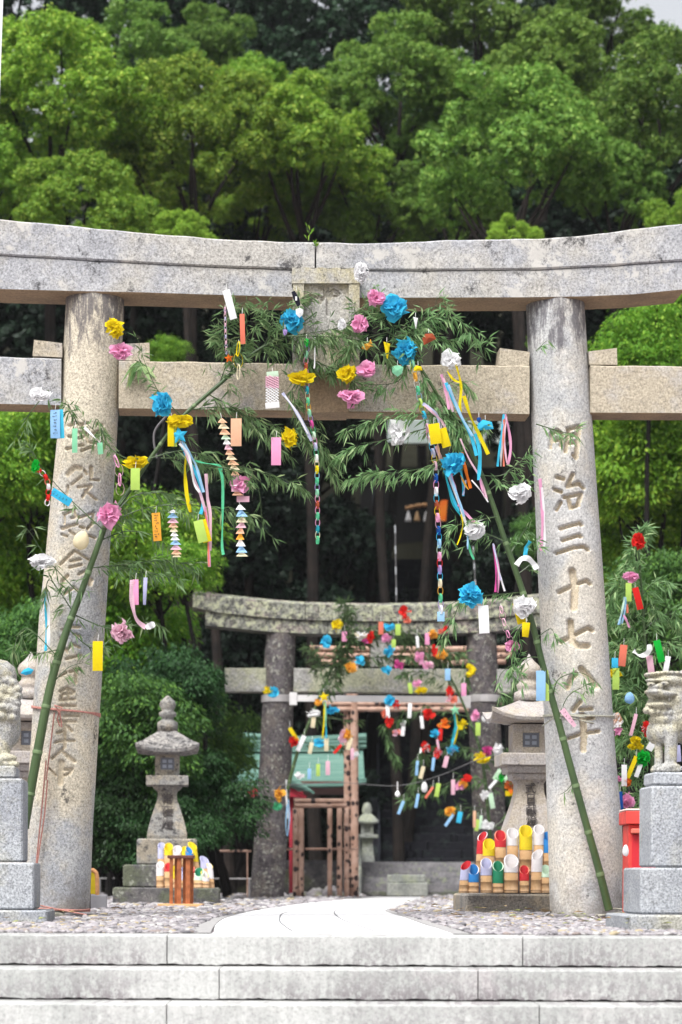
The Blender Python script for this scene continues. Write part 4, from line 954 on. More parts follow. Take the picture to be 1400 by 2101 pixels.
# ================================================================ green-roofed pavilion
def pavilion():
    D = 49.0; root = empty('pavilion', P(600, 1842, D), 'red-framed wash pavilion with green copper roof behind the inner torii\'s left pillar', 'pavilion')
    k = D / F
    def quadsheet(name, pts, mat, th=.05, sub=10):
        """pts: top-left, top-right, bottom-right, bottom-left, each (px,py,D); with an inward sag"""
        A = [P(*p) for p in pts]; V = []; n = sub
        for j in range(n + 1):
            t = j / n
            for i in range(n + 1):
                s = i / n; p = (A[0] * (1 - s) + A[1] * s) * (1 - t) + (A[3] * (1 - s) + A[2] * s) * t; p = p - np.array((0, 0, .22 * sin(pi * t) * (1 + .3 * t))) + np.array((0, 0, .10 * (abs(2 * s - 1) ** 4) * t)); V.append(p)
        V = np.array(V); m_ = n + 1; Fc = [(j * m_ + i, (j + 1) * m_ + i, (j + 1) * m_ + i + 1, j * m_ + i + 1) for j in range(n) for i in range(n)]
        W = np.concatenate([V, V - np.array((0, 0, th))]); F2 = Fc + [tuple(reversed([q + len(V) for q in f])) for f in Fc]
        for i in range(n): F2 += [(n * m_ + i + 1, n * m_ + i, n * m_ + i + len(V), n * m_ + i + 1 + len(V))]; F2 += [(i * m_, (i + 1) * m_, (i + 1) * m_ + len(V), i * m_ + len(V)), ((i + 1) * m_ + n, i * m_ + n, i * m_ + n + len(V), (i + 1) * m_ + n + len(V))]
        return mesh_obj(name, W, F2, mat, root)
    rf = quadsheet('roof', [(505, 1543, D + 1.2), (745, 1540, D + 1.2), (752, 1607, D - .8), (468, 1606, D - .8)], M['copper'], .07)
    quadsheet('roof', [(505, 1543, D + 1.25), (745, 1540, D + 1.25), (752, 1607, D + 3.2), (468, 1606, D + 3.2)], M['copper'], .07)
    m = MB(); a, b = P(500, 1521, D + 1.2), P(752, 1517, D + 1.2)
    for dz, r in ((.0, .075), (-.10, .05), (-.19, .04)): m.add(*tube([a + (0, 0, dz + .10), (a + b) / 2 + (0, 0, dz), b + (0, 0, dz + .05)], r, 8))
    m.build('ridge', M['copper'], root)
    m = MB(); m.add(*box((0, 0, 0), (2.3, .5, .22))); q = MB(); c = (P(500, 1533, D + 1.3) + P(745, 1531, D + 1.3)) / 2; q.add(*box(c, (2.25, .4, .24), 0, .01)); q.build('ridge_base', M['copper'], root)
    # front hip eave turning up to the right
    m = MB(); path = smooth_path([P(585, 1597, D - 1.6), P(610, 1608, D - 1.6), P(632, 1620, D - 1.6), P(645, 1628, D - 1.6)], 12); rr = np.linspace(.10, .02, 12); m.add(*tube(path, list(rr), 8)); 
    pts = [P(586, 1596, D - 1.55), P(606, 1606, D - 1.55), P(632, 1621, D - 1.55), P(600, 1622, D - 1.3), P(586, 1618, D - 1.3)]
    m.add(pts + [p + (0, .08, -.02) for p in pts], [(0, 4, 3, 2, 1), (5, 6, 7, 8, 9)] + [(i, (i + 1) % 5, 5 + (i + 1) % 5, 5 + i) for i in range(5)]); m.build('hip_eave', M['copper'], root)
    m = MB(); m.add(*tube([P(575, 1612, D - 1.5), P(600, 1622, D - 1.5), P(628, 1637, D - 1.5)], .05, 6)); m.add(*box(P(560, 1630, D), (1.2, 2.2, .16))); m.build('red_eave_beam', M['redpaint'], root)
    for x in (598,): mesh_obj('column', *tube([P(x, 1612, D - (.9 if x != 745 else -1)), P(x, 1843, D - (.9 if x != 745 else -1))], .04, 10), M['redpaint'], root, True)
    mesh_obj('ceiling_frame', *box((P(612, 1615, D + 1.2)[0], D + 1.2, P(612, 1617, D + 1.2)[2]), (2.4, 3.6, .14)), M['darkwood'], root)
    mesh_obj('basin', *box((P(640, 1835, D + 1)[0], D + 1, .35), (1.6, .8, .7), 0, .06), M['darkbase'], root)
pavilion()
# ================================================================ arched bridge, dark stair, hall
def bridge():
    y0 = 48.3; root = empty('stone_bridge', (1.7, y0, 0), 'low arched stone slab bridge at the end of the white path', 'bridge')
    x0, x1 = P(741, 1838, y0)[0], P(1052, 1838, y0)[0]; secs = []; top = zof(1768, 52.2)
    L = 8.0
    ts = np.linspace(0, 1, 15)
    for i, t in enumerate(ts[:-1]):
        z = max(.05, top * sin(pi * min(.97, .06 + (t + .5 / 14) * .9)) ** .85)
        for tt in (t + .0005, ts[i + 1] - .0005):
            y = y0 + L * tt; secs.append([(x0, y, -.1), (x1, y, -.1), (x1, y, z), (x0, y, z)])
    mesh_obj('deck', *loft(secs), M['bridge'], root)
    m = MB(); 
    for i in range(5): m.add(*box(((x0 + x1) / 2, y0 - .02 - .015 * 0, .045 + .0 * i), (x1 - x0 - .02, .05, .09), 0, .01)) if i == 0 else None
    m.build('threshold', M['darkbase'], root)
    bl = MB(); a, b = P(795, 1838, 47.7), P(879, 1838, 47.7); bl.add(*box(((a[0] + b[0]) / 2, 48.0, .13), (b[0] - a[0], .6, .26), 0, .015)); bl.add(*box(((a[0] + b[0]) / 2 - .02, 48.15, .335), (b[0] - a[0] - .06, .5, .15), 0, .015)); bl.build('step_block', M['parapet'], root)
    for sx, xx in ((0, x0 - .12), (1, x1 + .12)):
        secs = []
        for t in np.linspace(0, 1, 24):
            y = y0 - .1 + 8 * t; z = .48 + (top + .62 - .48) * sin(pi * (.05 + .9 * t)) ** .8; w = .12
            secs.append([(xx - w, y, -.1), (xx + w, y, -.1), (xx + w * 1.0, y, z - .08), (xx + w * .6, y, z), (xx - w * .6, y, z), (xx - w, y, z - .08)])
        mesh_obj('parapet', *loft(secs), M['parapet'], root); mesh_obj('end_post', *box((xx, y0 - .25, .28), (.26, .26, .56), 0, .03), M['parapet'], root)
bridge()
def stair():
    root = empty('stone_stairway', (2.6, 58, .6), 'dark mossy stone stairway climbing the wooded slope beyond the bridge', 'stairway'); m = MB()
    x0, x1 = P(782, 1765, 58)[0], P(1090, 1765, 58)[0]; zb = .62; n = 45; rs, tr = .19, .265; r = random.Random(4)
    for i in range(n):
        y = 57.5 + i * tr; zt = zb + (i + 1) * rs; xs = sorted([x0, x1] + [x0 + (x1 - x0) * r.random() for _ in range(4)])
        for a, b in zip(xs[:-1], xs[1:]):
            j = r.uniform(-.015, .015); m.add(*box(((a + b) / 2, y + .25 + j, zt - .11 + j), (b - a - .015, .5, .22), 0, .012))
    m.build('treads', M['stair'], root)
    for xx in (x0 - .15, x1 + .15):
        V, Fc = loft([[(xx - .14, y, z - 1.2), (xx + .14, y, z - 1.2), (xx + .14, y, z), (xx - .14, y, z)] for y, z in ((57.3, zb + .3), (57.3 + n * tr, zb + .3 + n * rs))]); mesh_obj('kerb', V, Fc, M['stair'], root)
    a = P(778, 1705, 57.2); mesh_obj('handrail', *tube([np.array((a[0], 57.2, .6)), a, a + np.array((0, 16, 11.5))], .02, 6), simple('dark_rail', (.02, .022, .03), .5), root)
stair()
def hall():
    D = 75.0; root = empty('shrine_hall', P(880, 1100, D), 'dark shrine hall high up the slope, rope and lantern under its eave', 'shrine hall')
    dk = simple('dark_hall_timber', (.010, .009, .009), .8)
    c = P(880, 1090, D + 2); mesh_obj('wall', *box((c[0], D + 2.5, c[2] - .5), (4.2, 3, 4.6)), dk, root)
    pts = [(790, 868), (800, 862), (1010, 860), (1040, 868), (1040, 908), (800, 908)]
    f = [P(x, y, D - 1.2) for x, y in [(798, 862), (1046, 860), (1050, 909), (795, 909)]]; b = [f[0] + (0, 3, .9), f[1] + (0, 3, .9), f[2] + (0, .2, -.02), f[3] + (0, .2, -.02)]
    mesh_obj('roof', f + b, [(0, 3, 2, 1), (4, 5, 6, 7), (0, 1, 5, 4), (2, 3, 7, 6), (1, 2, 6, 5), (3, 0, 4, 7)], simple('pale_copper_roof', (.74, .84, .80), .6, .3, .08, 2), root)
    m = MB(); p = smooth_path([P(832, 1043, D - .6), P(870, 1036, D - .6), P(905, 1042, D - .6)], 30)
    rr = [.055 + .014 * sin(i * 1.3) for i in range(30)]; m.add(*tube(p, rr, 8)); rp = m.build('shrine_rope', simple('straw_rope', (.42, .24, .12), .9, .1, .3, 20), root, True)
    for i, x in enumerate((838, 856, 875, 893, 905)):
        q = P(x, 1046, D - .6); mesh_obj('tassel', *lathe((q[0], q[1], q[2] - .34), [(.10, 0), (.09, .05), (.05, .2), (.02, .30)], 10), simple('straw_tassel', (.40, .26, .14), .9) if i % 2 else tis('white'), rp, True)
    lp = P(914, 1048, D - .9); la = empty('paper_lantern', lp, 'glowing orange-red paper lantern under the eave of the far dark hall', 'lantern')
    t = NT('lit_lantern_paper'); e = t.n('Emission', i_Strength=.55); 
    gz = t.noise(t.coord(), 3, 2, .5); e_c = t.mix((.75, .05, .01), (.80, .32, .05), gz); t.l(e_c, e.inputs[0]); t.l(e.outputs[0], t.out.inputs[0])
    mesh_obj('shade', *lathe((lp[0], lp[1], lp[2] - .28), [(.12, 0), (.17, .06), (.19, .3), (.17, .52), (.12, .58)], 16), t.m, la, True)
    mesh_obj('cap', *lathe((lp[0], lp[1], lp[2] + .30), [(.13, 0), (.13, .03)], 16), dk, la)
hall()
# rocks by the bridge
r_ = random.Random(8)
for i, (px, py, w, h, lb) in enumerate([(612, 1836, 44, 12, 'low flat grey rock nearest the inner torii\'s left pillar'), (648, 1833, 50, 18, 'pointed mossy rock below the bamboo arch'), (680, 1830, 46, 24, 'largest grey rock beside the bridge parapet'), (700, 1836, 24, 12, 'small grey rock at the foot of the bridge end post')]):
    D = 44.5 - i * .2; k = D / F; V = ICO3[0].copy(); V *= 1 + .16 * np.sin(V[:, [0]] * 3 + i) + .10 * np.sin(V[:, [1]] * 7 + V[:, [2]] * 5 + i * 2) + .05 * np.sin(V[:, [0]] * 13 + V[:, [2]] * 11)
    V = V * np.array((w * k / 2, .3, h * k * .8)); c = P(px, 1840, D); c[2] = .02; tag(mesh_obj('rock', V + c, ICO3[1], M['rock']), lb, 'rock', 'rocks by the bridge')
# cables with bulbs
def cable(pts, D, label, r=.006, bulbs=()):
    root = empty('string_light', P(*pts[0], D), label, 'string light'); p = smooth_path([P(x, y, d_) for (x, y), d_ in zip(pts, D if hasattr(D, '__len__') else [D] * len(pts))], 40)
    mesh_obj('cable', *tube(p, r, 5), M['wire'], root)
    for x, y, D_ in bulbs:
        q = P(x, y, D_); b = mesh_obj('bulb', *lathe((q[0], q[1], q[2] - .05), [(.008, 0), (.034, .012), (.042, .04), (.030, .07), (.014, .09)], 12), M['bulb'], root, True)
        mesh_obj('socket', *tube([q + (0, 0, .035), q + (0, 0, .15)], .012, 6), M['whitepipe'], b)
def cable2(pts, D, label, r=.006, bulbs=()):
    Ds = D if hasattr(D, '__len__') else [D] * len(pts)
    p0 = P(pts[0][0], pts[0][1], Ds[0]); root = empty('string_light', p0, label, 'string light')
    p = smooth_path([P(x, y, d_) for (x, y), d_ in zip(pts, Ds)], 40); mesh_obj('cable', *tube(p, r, 5), M['wire'], root)
    for x, y in bulbs:
        dd = float(np.interp(x, [q[0] for q in pts], Ds)); q = P(x, y, dd)
        b = mesh_obj('bulb', *lathe((q[0], q[1], q[2] - .045), [(.008, 0), (.034, .012), (.042, .04), (.030, .07), (.014, .09)], 12), M['bulb'], root, True)
        mesh_obj('socket', *tube([q + (0, 0, .035), q + (0, 0, .19)], .010, 6), M['whitepipe'], b)
cable2([(385, 1607), (440, 1611), (502, 1613), (600, 1610), (700, 1606), (816, 1612), (900, 1592), (972, 1562), (1020, 1548)], 38.6, 'drooping cable with small white bulbs crossing before the dark stairway', .0045, [(502, 1637), (816, 1629)])
M['wire2'] = simple('grey_white_sleeve', (.35, .36, .38), .7)
def hang_cord(x0, y0, x1, y1, D, label):
    root = empty('hanging_cord', P(x1, y1, D), label, 'cord')
    mesh_obj('cord', *tube([P(x0, y0, D), P(x1, y1, D)], .010, 5), M['wire'], root)
    n = 4 if y1 - y0 > 120 else 3
    for i in range(n):
        a, b = (i + .05) / n, (i + .42) / n; pa = P(x0 + (x1 - x0) * a, y0 + (y1 - y0) * a, D); pb = P(x0 + (x1 - x0) * b, y0 + (y1 - y0) * b, D)
        mesh_obj('white_sleeve', *tube([pa, pb], .014, 6), M['wire2'], root)
hang_cord(811, 1076, 814, 1246, 42.5, 'long cord with white sleeves hanging above the middle of the inner torii')
hang_cord(971, 1120, 977, 1222, 42.5, 'short cord with white sleeves hanging above the right part of the inner torii')
# cable looping against the left pillar in the dark gap
def loose_cable():
    o = mesh_obj('loose_cable', *tube(smooth_path([P(345, 850, 21.5), P(320, 880, 21.5), P(316, 905, 21.5), P(322, 940, 21.5)], 20), .010, 6), M['wire']); tag(o, 'grey twig-like loop of cable hanging below the tie beam beside the left bamboo', 'cable')
loose_cable()
# white flagpole at the upper left edge
fp = empty('flagpole', (P(2, 1805, 24)[0] - .03, 24, 0), 'white pole rising out of the picture at its upper left edge', 'pole')
mesh_obj('pole', *tube([P(-62, 1850, 24), P(-30, 900, 24), P(5, -60, 24)], [.035, .026, .019], 12), M['whitepole'], fp, True)
# ================================================================ trees
def leaf_quads(C, N, S, asp, rng, fold=.15):
    """C centres, N normals, S sizes -> rhombic leaves"""
    m = len(C); a = rng.standard_normal((m, 3)); a -= (a * N).sum(1, keepdims=True) * N; a /= np.linalg.norm(a, axis=1, keepdims=True) + 1e-9
    b = np.cross(N, a); S = S[:, None]
    V = np.stack([C - a * S, C - b * S * asp + N * S * fold, C + a * S, C + b * S * asp + N * S * fold], 1).reshape(-1, 3)
    return V, np.arange(4 * m).reshape(-1, 4)
def crown_mesh(name, R, H, npuff, pr, leaf, nl, mat, seed, asp=.5, flat=.75, upbias=.5, shell=.62):
    r = np.random.default_rng(seed); d = r.standard_normal((npuff, 3)); d[:, 2] = np.abs(d[:, 2]) * 1.1 - .55; d /= np.linalg.norm(d, axis=1, keepdims=True)
    rad = shell + (1 - shell) * r.random(npuff)[:, None]; PC = d * rad * np.array((R, R, H)); PR = pr * (.5 + .85 * r.random(npuff))
    ntu = nl // 26; pi_ = r.choice(npuff, ntu, p=PR**2 / (PR**2).sum()); q = r.standard_normal((ntu, 3)); q[:, 2] += upbias; q /= np.linalg.norm(q, axis=1, keepdims=True)
    TC = PC[pi_] + q * (PR[pi_] * (.70 + .34 * r.random(ntu)))[:, None] * np.array((1, 1, flat)); TR = .085 + .10 * r.random(ntu)
    idx = r.integers(0, ntu, nl); w = r.standard_normal((nl, 3)); w[:, 2] += .35; w /= np.linalg.norm(w, axis=1, keepdims=True)
    C = TC[idx] + w * (TR[idx] * (.45 + .6 * r.random(nl)))[:, None]
    N = w * .75 + q[idx] * .25 + np.array((0, 0, .35)) + r.standard_normal((nl, 3)) * .3; N /= np.linalg.norm(N, axis=1, keepdims=True)
    S = leaf * (.6 + .8 * r.random(nl)); V, Fc = leaf_quads(C, N, S, asp, r)
    me = bpy.data.meshes.new(name); n = len(Fc); me.vertices.add(len(V)); me.vertices.foreach_set('co', V.astype(np.float32).ravel()); me.loops.add(4 * n); me.loops.foreach_set('vertex_index', np.arange(4 * n, dtype=np.int32)); me.polygons.add(n); me.polygons.foreach_set('loop_start', np.arange(0, 4 * n, 4, dtype=np.int32)); me.update(calc_edges=True)
    me.materials.append(mat); return me, PC, PR
CR = {}
for i in range(4): CR['b%d' % i] = crown_mesh('bright_crown', 2.25, 2.0, 44, .60, .050, 62000, M['leaf_bright'], 20 + i)
for i in range(3): CR['m%d' % i] = crown_mesh('mid_crown', 2.3, 2.1, 44, .62, .053, 56000, M['leaf_mid'], 30 + i)
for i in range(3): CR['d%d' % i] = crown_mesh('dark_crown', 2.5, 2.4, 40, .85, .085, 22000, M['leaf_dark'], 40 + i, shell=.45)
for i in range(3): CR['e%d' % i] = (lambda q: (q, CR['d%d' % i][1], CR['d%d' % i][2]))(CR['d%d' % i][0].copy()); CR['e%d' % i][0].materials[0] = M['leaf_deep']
def tier_mesh(name, R, H, ntier, leaf, nl, mat, seed):
    """loose tree whose long leaves hang in tiers"""
    r = np.random.default_rng(seed); d = r.standard_normal((ntier, 3)); d[:, 1] = d[:, 1] * .8 - .3; d /= np.linalg.norm(d, axis=1, keepdims=True)
    PC = d * (.45 + .55 * r.random(ntier)[:, None]) * np.array((R, R, H)); PR = .42 * (.7 + .7 * r.random(ntier))
    idx = r.integers(0, ntier, nl); a = r.random(nl) * 2 * pi; rr = PR[idx] * np.sqrt(r.random(nl)); hgt = .10 * r.standard_normal(nl) + .12 - .9 * rr**2
    C = PC[idx] + np.stack([rr * np.cos(a), rr * np.sin(a), hgt], 1)
    out = np.stack([np.cos(a), np.sin(a), -.9 + 0 * a], 1) + r.standard_normal((nl, 3)) * .35; out /= np.linalg.norm(out, axis=1, keepdims=True)
    side = np.cross(out, np.array((0, 0, 1.0)) + r.standard_normal((nl, 3)) * .3); side /= np.linalg.norm(side, axis=1, keepdims=True) + 1e-9; S = (leaf * (.6 + .7 * r.random(nl)))[:, None]
    nn = np.cross(side, out)
    V = np.stack([C, C + out * S * .5 + side * S * .2 + nn * S * .05, C + out * S, C + out * S * .5 - side * S * .2 + nn * S * .05], 1).reshape(-1, 3); n = nl
    me = bpy.data.meshes.new(name); me.vertices.add(len(V)); me.vertices.foreach_set('co', V.astype(np.float32).ravel()); me.loops.add(4 * n); me.loops.foreach_set('vertex_index', np.arange(4 * n, dtype=np.int32)); me.polygons.add(n); me.polygons.foreach_set('loop_start', np.arange(0, 4 * n, 4, dtype=np.int32)); me.update(calc_edges=True)
    me.materials.append(mat); return me, PC, PR
for i in range(2): CR['s%d' % i] = tier_mesh('side_crown', 1.25, 1.2, 60, .125, 15000, M['leaf_side'], 50 + i)
for i in range(2): CR['t%d' % i] = tier_mesh('deep_side_crown', 1.3, 1.3, 60, .12, 15000, M['leaf_side_dark'], 60 + i)
for i in range(2): CR['u%d' % i] = tier_mesh('shrub_crown', 1.4, 1.1, 70, .12, 16000, M['leaf_shrub'], 70 + i)
def hill_z(y): return float(np.interp(y, [57, 60, 80, 110, 420], [-.02, .5, 13, 30, 60]))
TRUNKS = {}
def tree(kind, px, py, D, s, label, group=None, sq=1.0, cat='tree', name='broadleaf_tree', rot=None):
    me, PC, PR = CR[kind]; c = P(px, py, D); gz = hill_z(D); rot = random.random() * 6.28 if rot is None else rot
    root = empty(name, (c[0], c[1], gz), label, cat, group)
    o = bpy.data.objects.new('crown', me); COL.objects.link(o); o.parent = root; o.location = (0, 0, c[2] - gz); o.scale = (s, s, s * sq); o.rotation_euler = (0, 0, rot)
    # trunk with limbs reaching into the crown
    m = MB(); h = c[2] - gz; r = random.Random(int(px * 7 + py)); R_ = 2.0 * s * (1 if kind[0] in 'bmde' else .55)
    lean = r.uniform(-.12, .12) * h; z0 = h - R_ * .9
    pth = [np.array((c[0] + lean * (1 - t) , c[1] + .3 * (1 - t), gz - .1 + (z0 + .1) * t)) + np.array((.06 * sin(t * 9 + px), 0, 0)) for t in np.linspace(0, 1, 8)]
    r0 = (.07 + .035 * s * (h ** .5) * .5) * (1 if kind[0] in 'bmde' else .45); m.add(*tube(pth, list(np.linspace(r0 * 1.3, r0 * .75, 8)), 8))
    sel = r.sample(range(len(PC)), 7)
    for q in sel:
        v = PC[q] * s; v = np.array((v[0] * cos(rot) - v[1] * sin(rot), v[0] * sin(rot) + v[1] * cos(rot), v[2])); e = c + v * .9; b = pth[-1] + np.array((0, 0, -r.random() * R_ * .6)) ; b[2] = max(b[2], gz)
        mid = (b + e) / 2 + np.array((r.uniform(-.2, .2), r.uniform(-.2, .2), -.15)) * s; m.add(*tube(smooth_path([b, mid, e], 7), list(np.linspace(r0 * .55, .015, 7)), 6))
    m.build('trunk', M['bark_dark'] if kind[0] in 'destu' else M['bark'], root)
    return root
TB = 'bright treetops above the great torii'
for k, px, py, D, s, lb in [
    ('b0', 110, 235, 54, .92, 'bright green rounded treetop at the upper left of the photo'), ('b1', 400, 300, 55, .86, 'bright yellow-green treetop left of centre above the top beam'), ('b2', 625, 330, 56, .80, 'bright treetop in the middle above the plaque'),
    ('b3', 170, 450, 51, .62, 'low bright green crown just above the left end of the top beam'), ('b0', -30, 390, 53, .6, 'bright crown cut off by the left edge of the photo'), ('m1', 760, 430, 57, .55, 'small mid-green crown right of the middle treetop'),
    ('m0', 1050, 330, 54, .88, 'large rounded mid-green crown above the right half of the top beam'), ('m1', 820, 190, 60, .72, 'mid-green crown with sky gaps right of centre near the top'), ('m2', 1130, 170, 59, .70, 'domed green crown high up on the right'),
    ('m1', 1350, 250, 56, .80, 'green crown at the upper right edge of the photo'), ('m0', 985, 50, 63, .78, 'crown touching the top edge right of centre'), ('m2', 1270, 400, 55, .50, 'small yellowish crown above the right pillar'),
    ('b3', 375, 490, 50, .26, 'small bright tuft of a tree peeping over the top beam on the left'), ('b2', 1060, 495, 50, .24, 'small bright tuft of a tree peeping over the top beam near the right pillar'), ('b1', 1400, 465, 50, .34, 'bright tuft at the right end of the top beam'),
    ('m2', 1410, 120, 64, .46, 'thin crown against the white sky in the top right corner'), ('m1', 270, 150, 60, .66, 'green crown behind the upper left treetop'), ('b3', 530, 230, 60, .62, 'bright crown behind the middle treetops'), ('m0', 1230, 60, 66, .6, 'crown under the top edge left of the white sky corner'),
    ('m2', 700, 240, 61, .55, 'mid-green crown between the bright middle treetop and the sky-gapped one'), ('m1', 930, 440, 58, .5, 'shaded green crown low behind the top beam right of centre'), ('b1', 290, 400, 58, .5, 'bright crown filling the gap left of centre behind the front treetops'), ('b2', 530, 450, 58, .45, 'bright low crown behind the top beam, left of the plaque'),
    ('m0', 900, 300, 60, .5, 'green crown in the gap right of centre'), ('m2', 1200, 320, 60, .5, 'green crown between the large right one and the right edge'), ('m1', 430, 120, 66, .55, 'green crown near the top left of centre')]:
    tree(k, px, py, D, s, lb, TB)
TD = 'dark evergreens on the slope'
TDL = 'dark evergreen of the shaded wood behind the bright treetops'
i = 0
for (px, py, D, s) in [(40, 30, 70, 1.0), (250, 30, 72, 1.05), (460, 40, 73, 1.05), (660, 30, 71, 1.0), (830, 20, 78, .75), (90, 330, 66, 1.05), (330, 420, 64, 1.05), (560, 450, 65, 1.05), (780, 330, 66, 1.0), (960, 420, 64, 1.0), (1150, 420, 66, 1.0), (1330, 420, 66, 1.0),
                        (1230, 220, 72, .9), (960, 220, 72, .85), (1090, 60, 76, .7), (620, 170, 70, .9), (-60, 560, 60, 1.0), (160, 620, 60, 1.0), (400, 640, 60, 1.0), (620, 640, 60, 1.0), (830, 590, 60, .8), (1100, 640, 60, .85), (1280, 640, 60, 1.0), (1460, 600, 60, 1.0),
                        (60, 880, 60, 1.0), (280, 880, 60, 1.0), (500, 880, 60, 1.0), (640, 920, 60, .62), (1160, 900, 60, .8), (1330, 900, 60, 1.0), 
                        (380, 1120, 59, .95), (600, 1120, 59, .85), (1110, 1130, 59, .75), (-20, 1100, 59, 1), (180, 1120, 59, 1), (1300, 1150, 59, 1), (700, 1230, 61, .50),
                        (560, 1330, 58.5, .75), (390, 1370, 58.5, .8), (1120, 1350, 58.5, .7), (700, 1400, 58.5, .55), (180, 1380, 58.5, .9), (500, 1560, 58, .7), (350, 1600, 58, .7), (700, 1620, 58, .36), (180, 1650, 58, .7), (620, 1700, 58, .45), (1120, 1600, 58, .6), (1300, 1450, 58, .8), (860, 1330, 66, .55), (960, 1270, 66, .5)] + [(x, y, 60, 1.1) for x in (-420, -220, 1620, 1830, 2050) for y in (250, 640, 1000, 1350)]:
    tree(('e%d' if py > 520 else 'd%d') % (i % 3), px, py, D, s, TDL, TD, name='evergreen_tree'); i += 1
TSL = 'leafy trees beside the great torii'
for k, px, py, D, s, lb in [
    ('s0', 60, 940, 40.0, 1.0, 'yellow-green leafy tree beside the left pillar, below the tie beam'), ('s1', 20, 1160, 41.0, 0.93, 'yellow-green leafy tree left of the left pillar at statue height'), ('s0', 320, 1120, 40.0, 0.75, 'bright leafy tree just right of the left pillar'),
    ('s1', 262, 1300, 41.0, 0.87, 'bright drooping leafy tree above the left stone lantern'), ('t0', 385, 1470, 41.0, 0.8, 'deep green shrubby tree right of the left stone lantern'), ('t1', 270, 1500, 36.0, 0.7, 'deep green tree directly behind the left stone lantern'),
    ('t0', 440, 1560, 42.0, 0.5, 'deep green tree below the inner torii\'s left beam end'), ('t1', 60, 1330, 36.0, 0.6, 'dark leafy tree behind the left pillar'), ('u0', 420, 1640, 37, .6, 'low dark bush in the shade left of the inner torii'), ('u1', 250, 1690, 36, .6, 'low dark bush behind the left lantern base'),
    ('s0', 130, 1010, 42.0, 0.74, 'bright leafy tree half hidden by the left pillar'), ('s1', -10, 960, 39.0, 0.69, 'yellow-green tree cut by the left edge below the tie beam'), ('s0', 385, 1165, 38.5, 0.36, 'bright leafy tree whose twigs reach the inner torii\'s left beam end'), ('s1', 230, 1440, 41.0, 0.5, 'bright low foliage between the left pillar and the left lantern'),
    ('s0', 1250, 800, 42.0, 0.62, 'bright leafy tree just right of the right pillar at the tie beam'), ('s1', 1390, 1080, 42.0, 0.62, 'bright leafy tree above the tip of the right-hand bamboo'), ('s0', 1230, 1000, 43.0, 0.61, 'bright leafy tree edging out from behind the right pillar'),
    ('u0', 230, 1540, 36.5, .6, 'shaded green bush between the left pillar and the left lantern'), ('u1', 340, 1420, 37.5, .62, 'shaded green bush above the left lantern\'s finial'), ('u0', 340, 1720, 35.5, .5, 'lowest dark bush right behind the cups of the left lantern'),
    ('s1', 1330, 720, 40.0, 0.62, 'bright leafy tree between the beams at the right edge'), ('s0', 1390, 640, 41.0, 0.5, 'yellow-green tree under the right end of the top beam'), ('s1', 1300, 960, 41.0, 0.82, 'leafy tree right of the right pillar, below the tie beam'),
    ('s0', 1400, 930, 41.0, 0.75, 'leafy tree cut by the right edge halfway up'), ('s0', 1290, 1130, 42.0, 0.68, 'leafy tree beside the date inscription of the right pillar'), ('t1', 1360, 1250, 36.0, 0.7, 'dark leafy tree behind the right-hand bamboo'), ('t0', 1290, 1450, 37.0, 0.55, 'dark tree behind the right statue'),
    ('s0', 345, 725, 46.0, 0.28, 'small bright bush seen between the beams left of centre'), ('s1', 1112, 700, 46.0, 0.2, 'small bright bush seen between the beams by the right pillar'), ('t1', 1110, 1100, 44.0, 0.4, 'green foliage glimpsed inside the gate beside the right pillar')]:
    tree(k, px, py, D, s, lb, TSL, name='leafy_tree')
# ================================================================ festival bamboos
def leaves_on(path3, n, spread, L, rng, out, twl=.10, droop=.5, down=np.array((0, 0, -1.0))):
    """side twigs with fans of narrow leaves along a 3D path"""
    tw = MB(); seg = len(path3) - 1
    for k in range(n):
        t = rng.random() ** .8; twl_ = twl * (.95 - .35 * t); i = min(int(t * seg), seg - 1); f = t * seg - i; p = path3[i] * (1 - f) + path3[i + 1] * f; d = norm(path3[i + 1] - path3[i])
        td = norm(d * .8 + rng.standard_normal(3) * np.array((1, .8, 1)) * spread + down * .25); ln = twl_ * (.35 + .9 * rng.random()); e = p + td * ln; out['tw'].append((p, e))
        m = rng.integers(3, 6)
        for q in range(m):
            dd = norm(td * .75 + rng.standard_normal(3) * .42 + down * droop); s = L * (.55 + .6 * rng.random()); b = p + (e - p) * (1 - .22 * q * rng.random()); w = s * .075
            sd = norm(np.cross(dd, rng.standard_normal(3))); nn = np.cross(sd, dd); mid = b + dd * s * .4
            sag = down * s * .10
            out['V'] += [b, mid + sd * w + nn * w * .5, b + dd * s + sag, mid - sd * w + nn * w * .5]
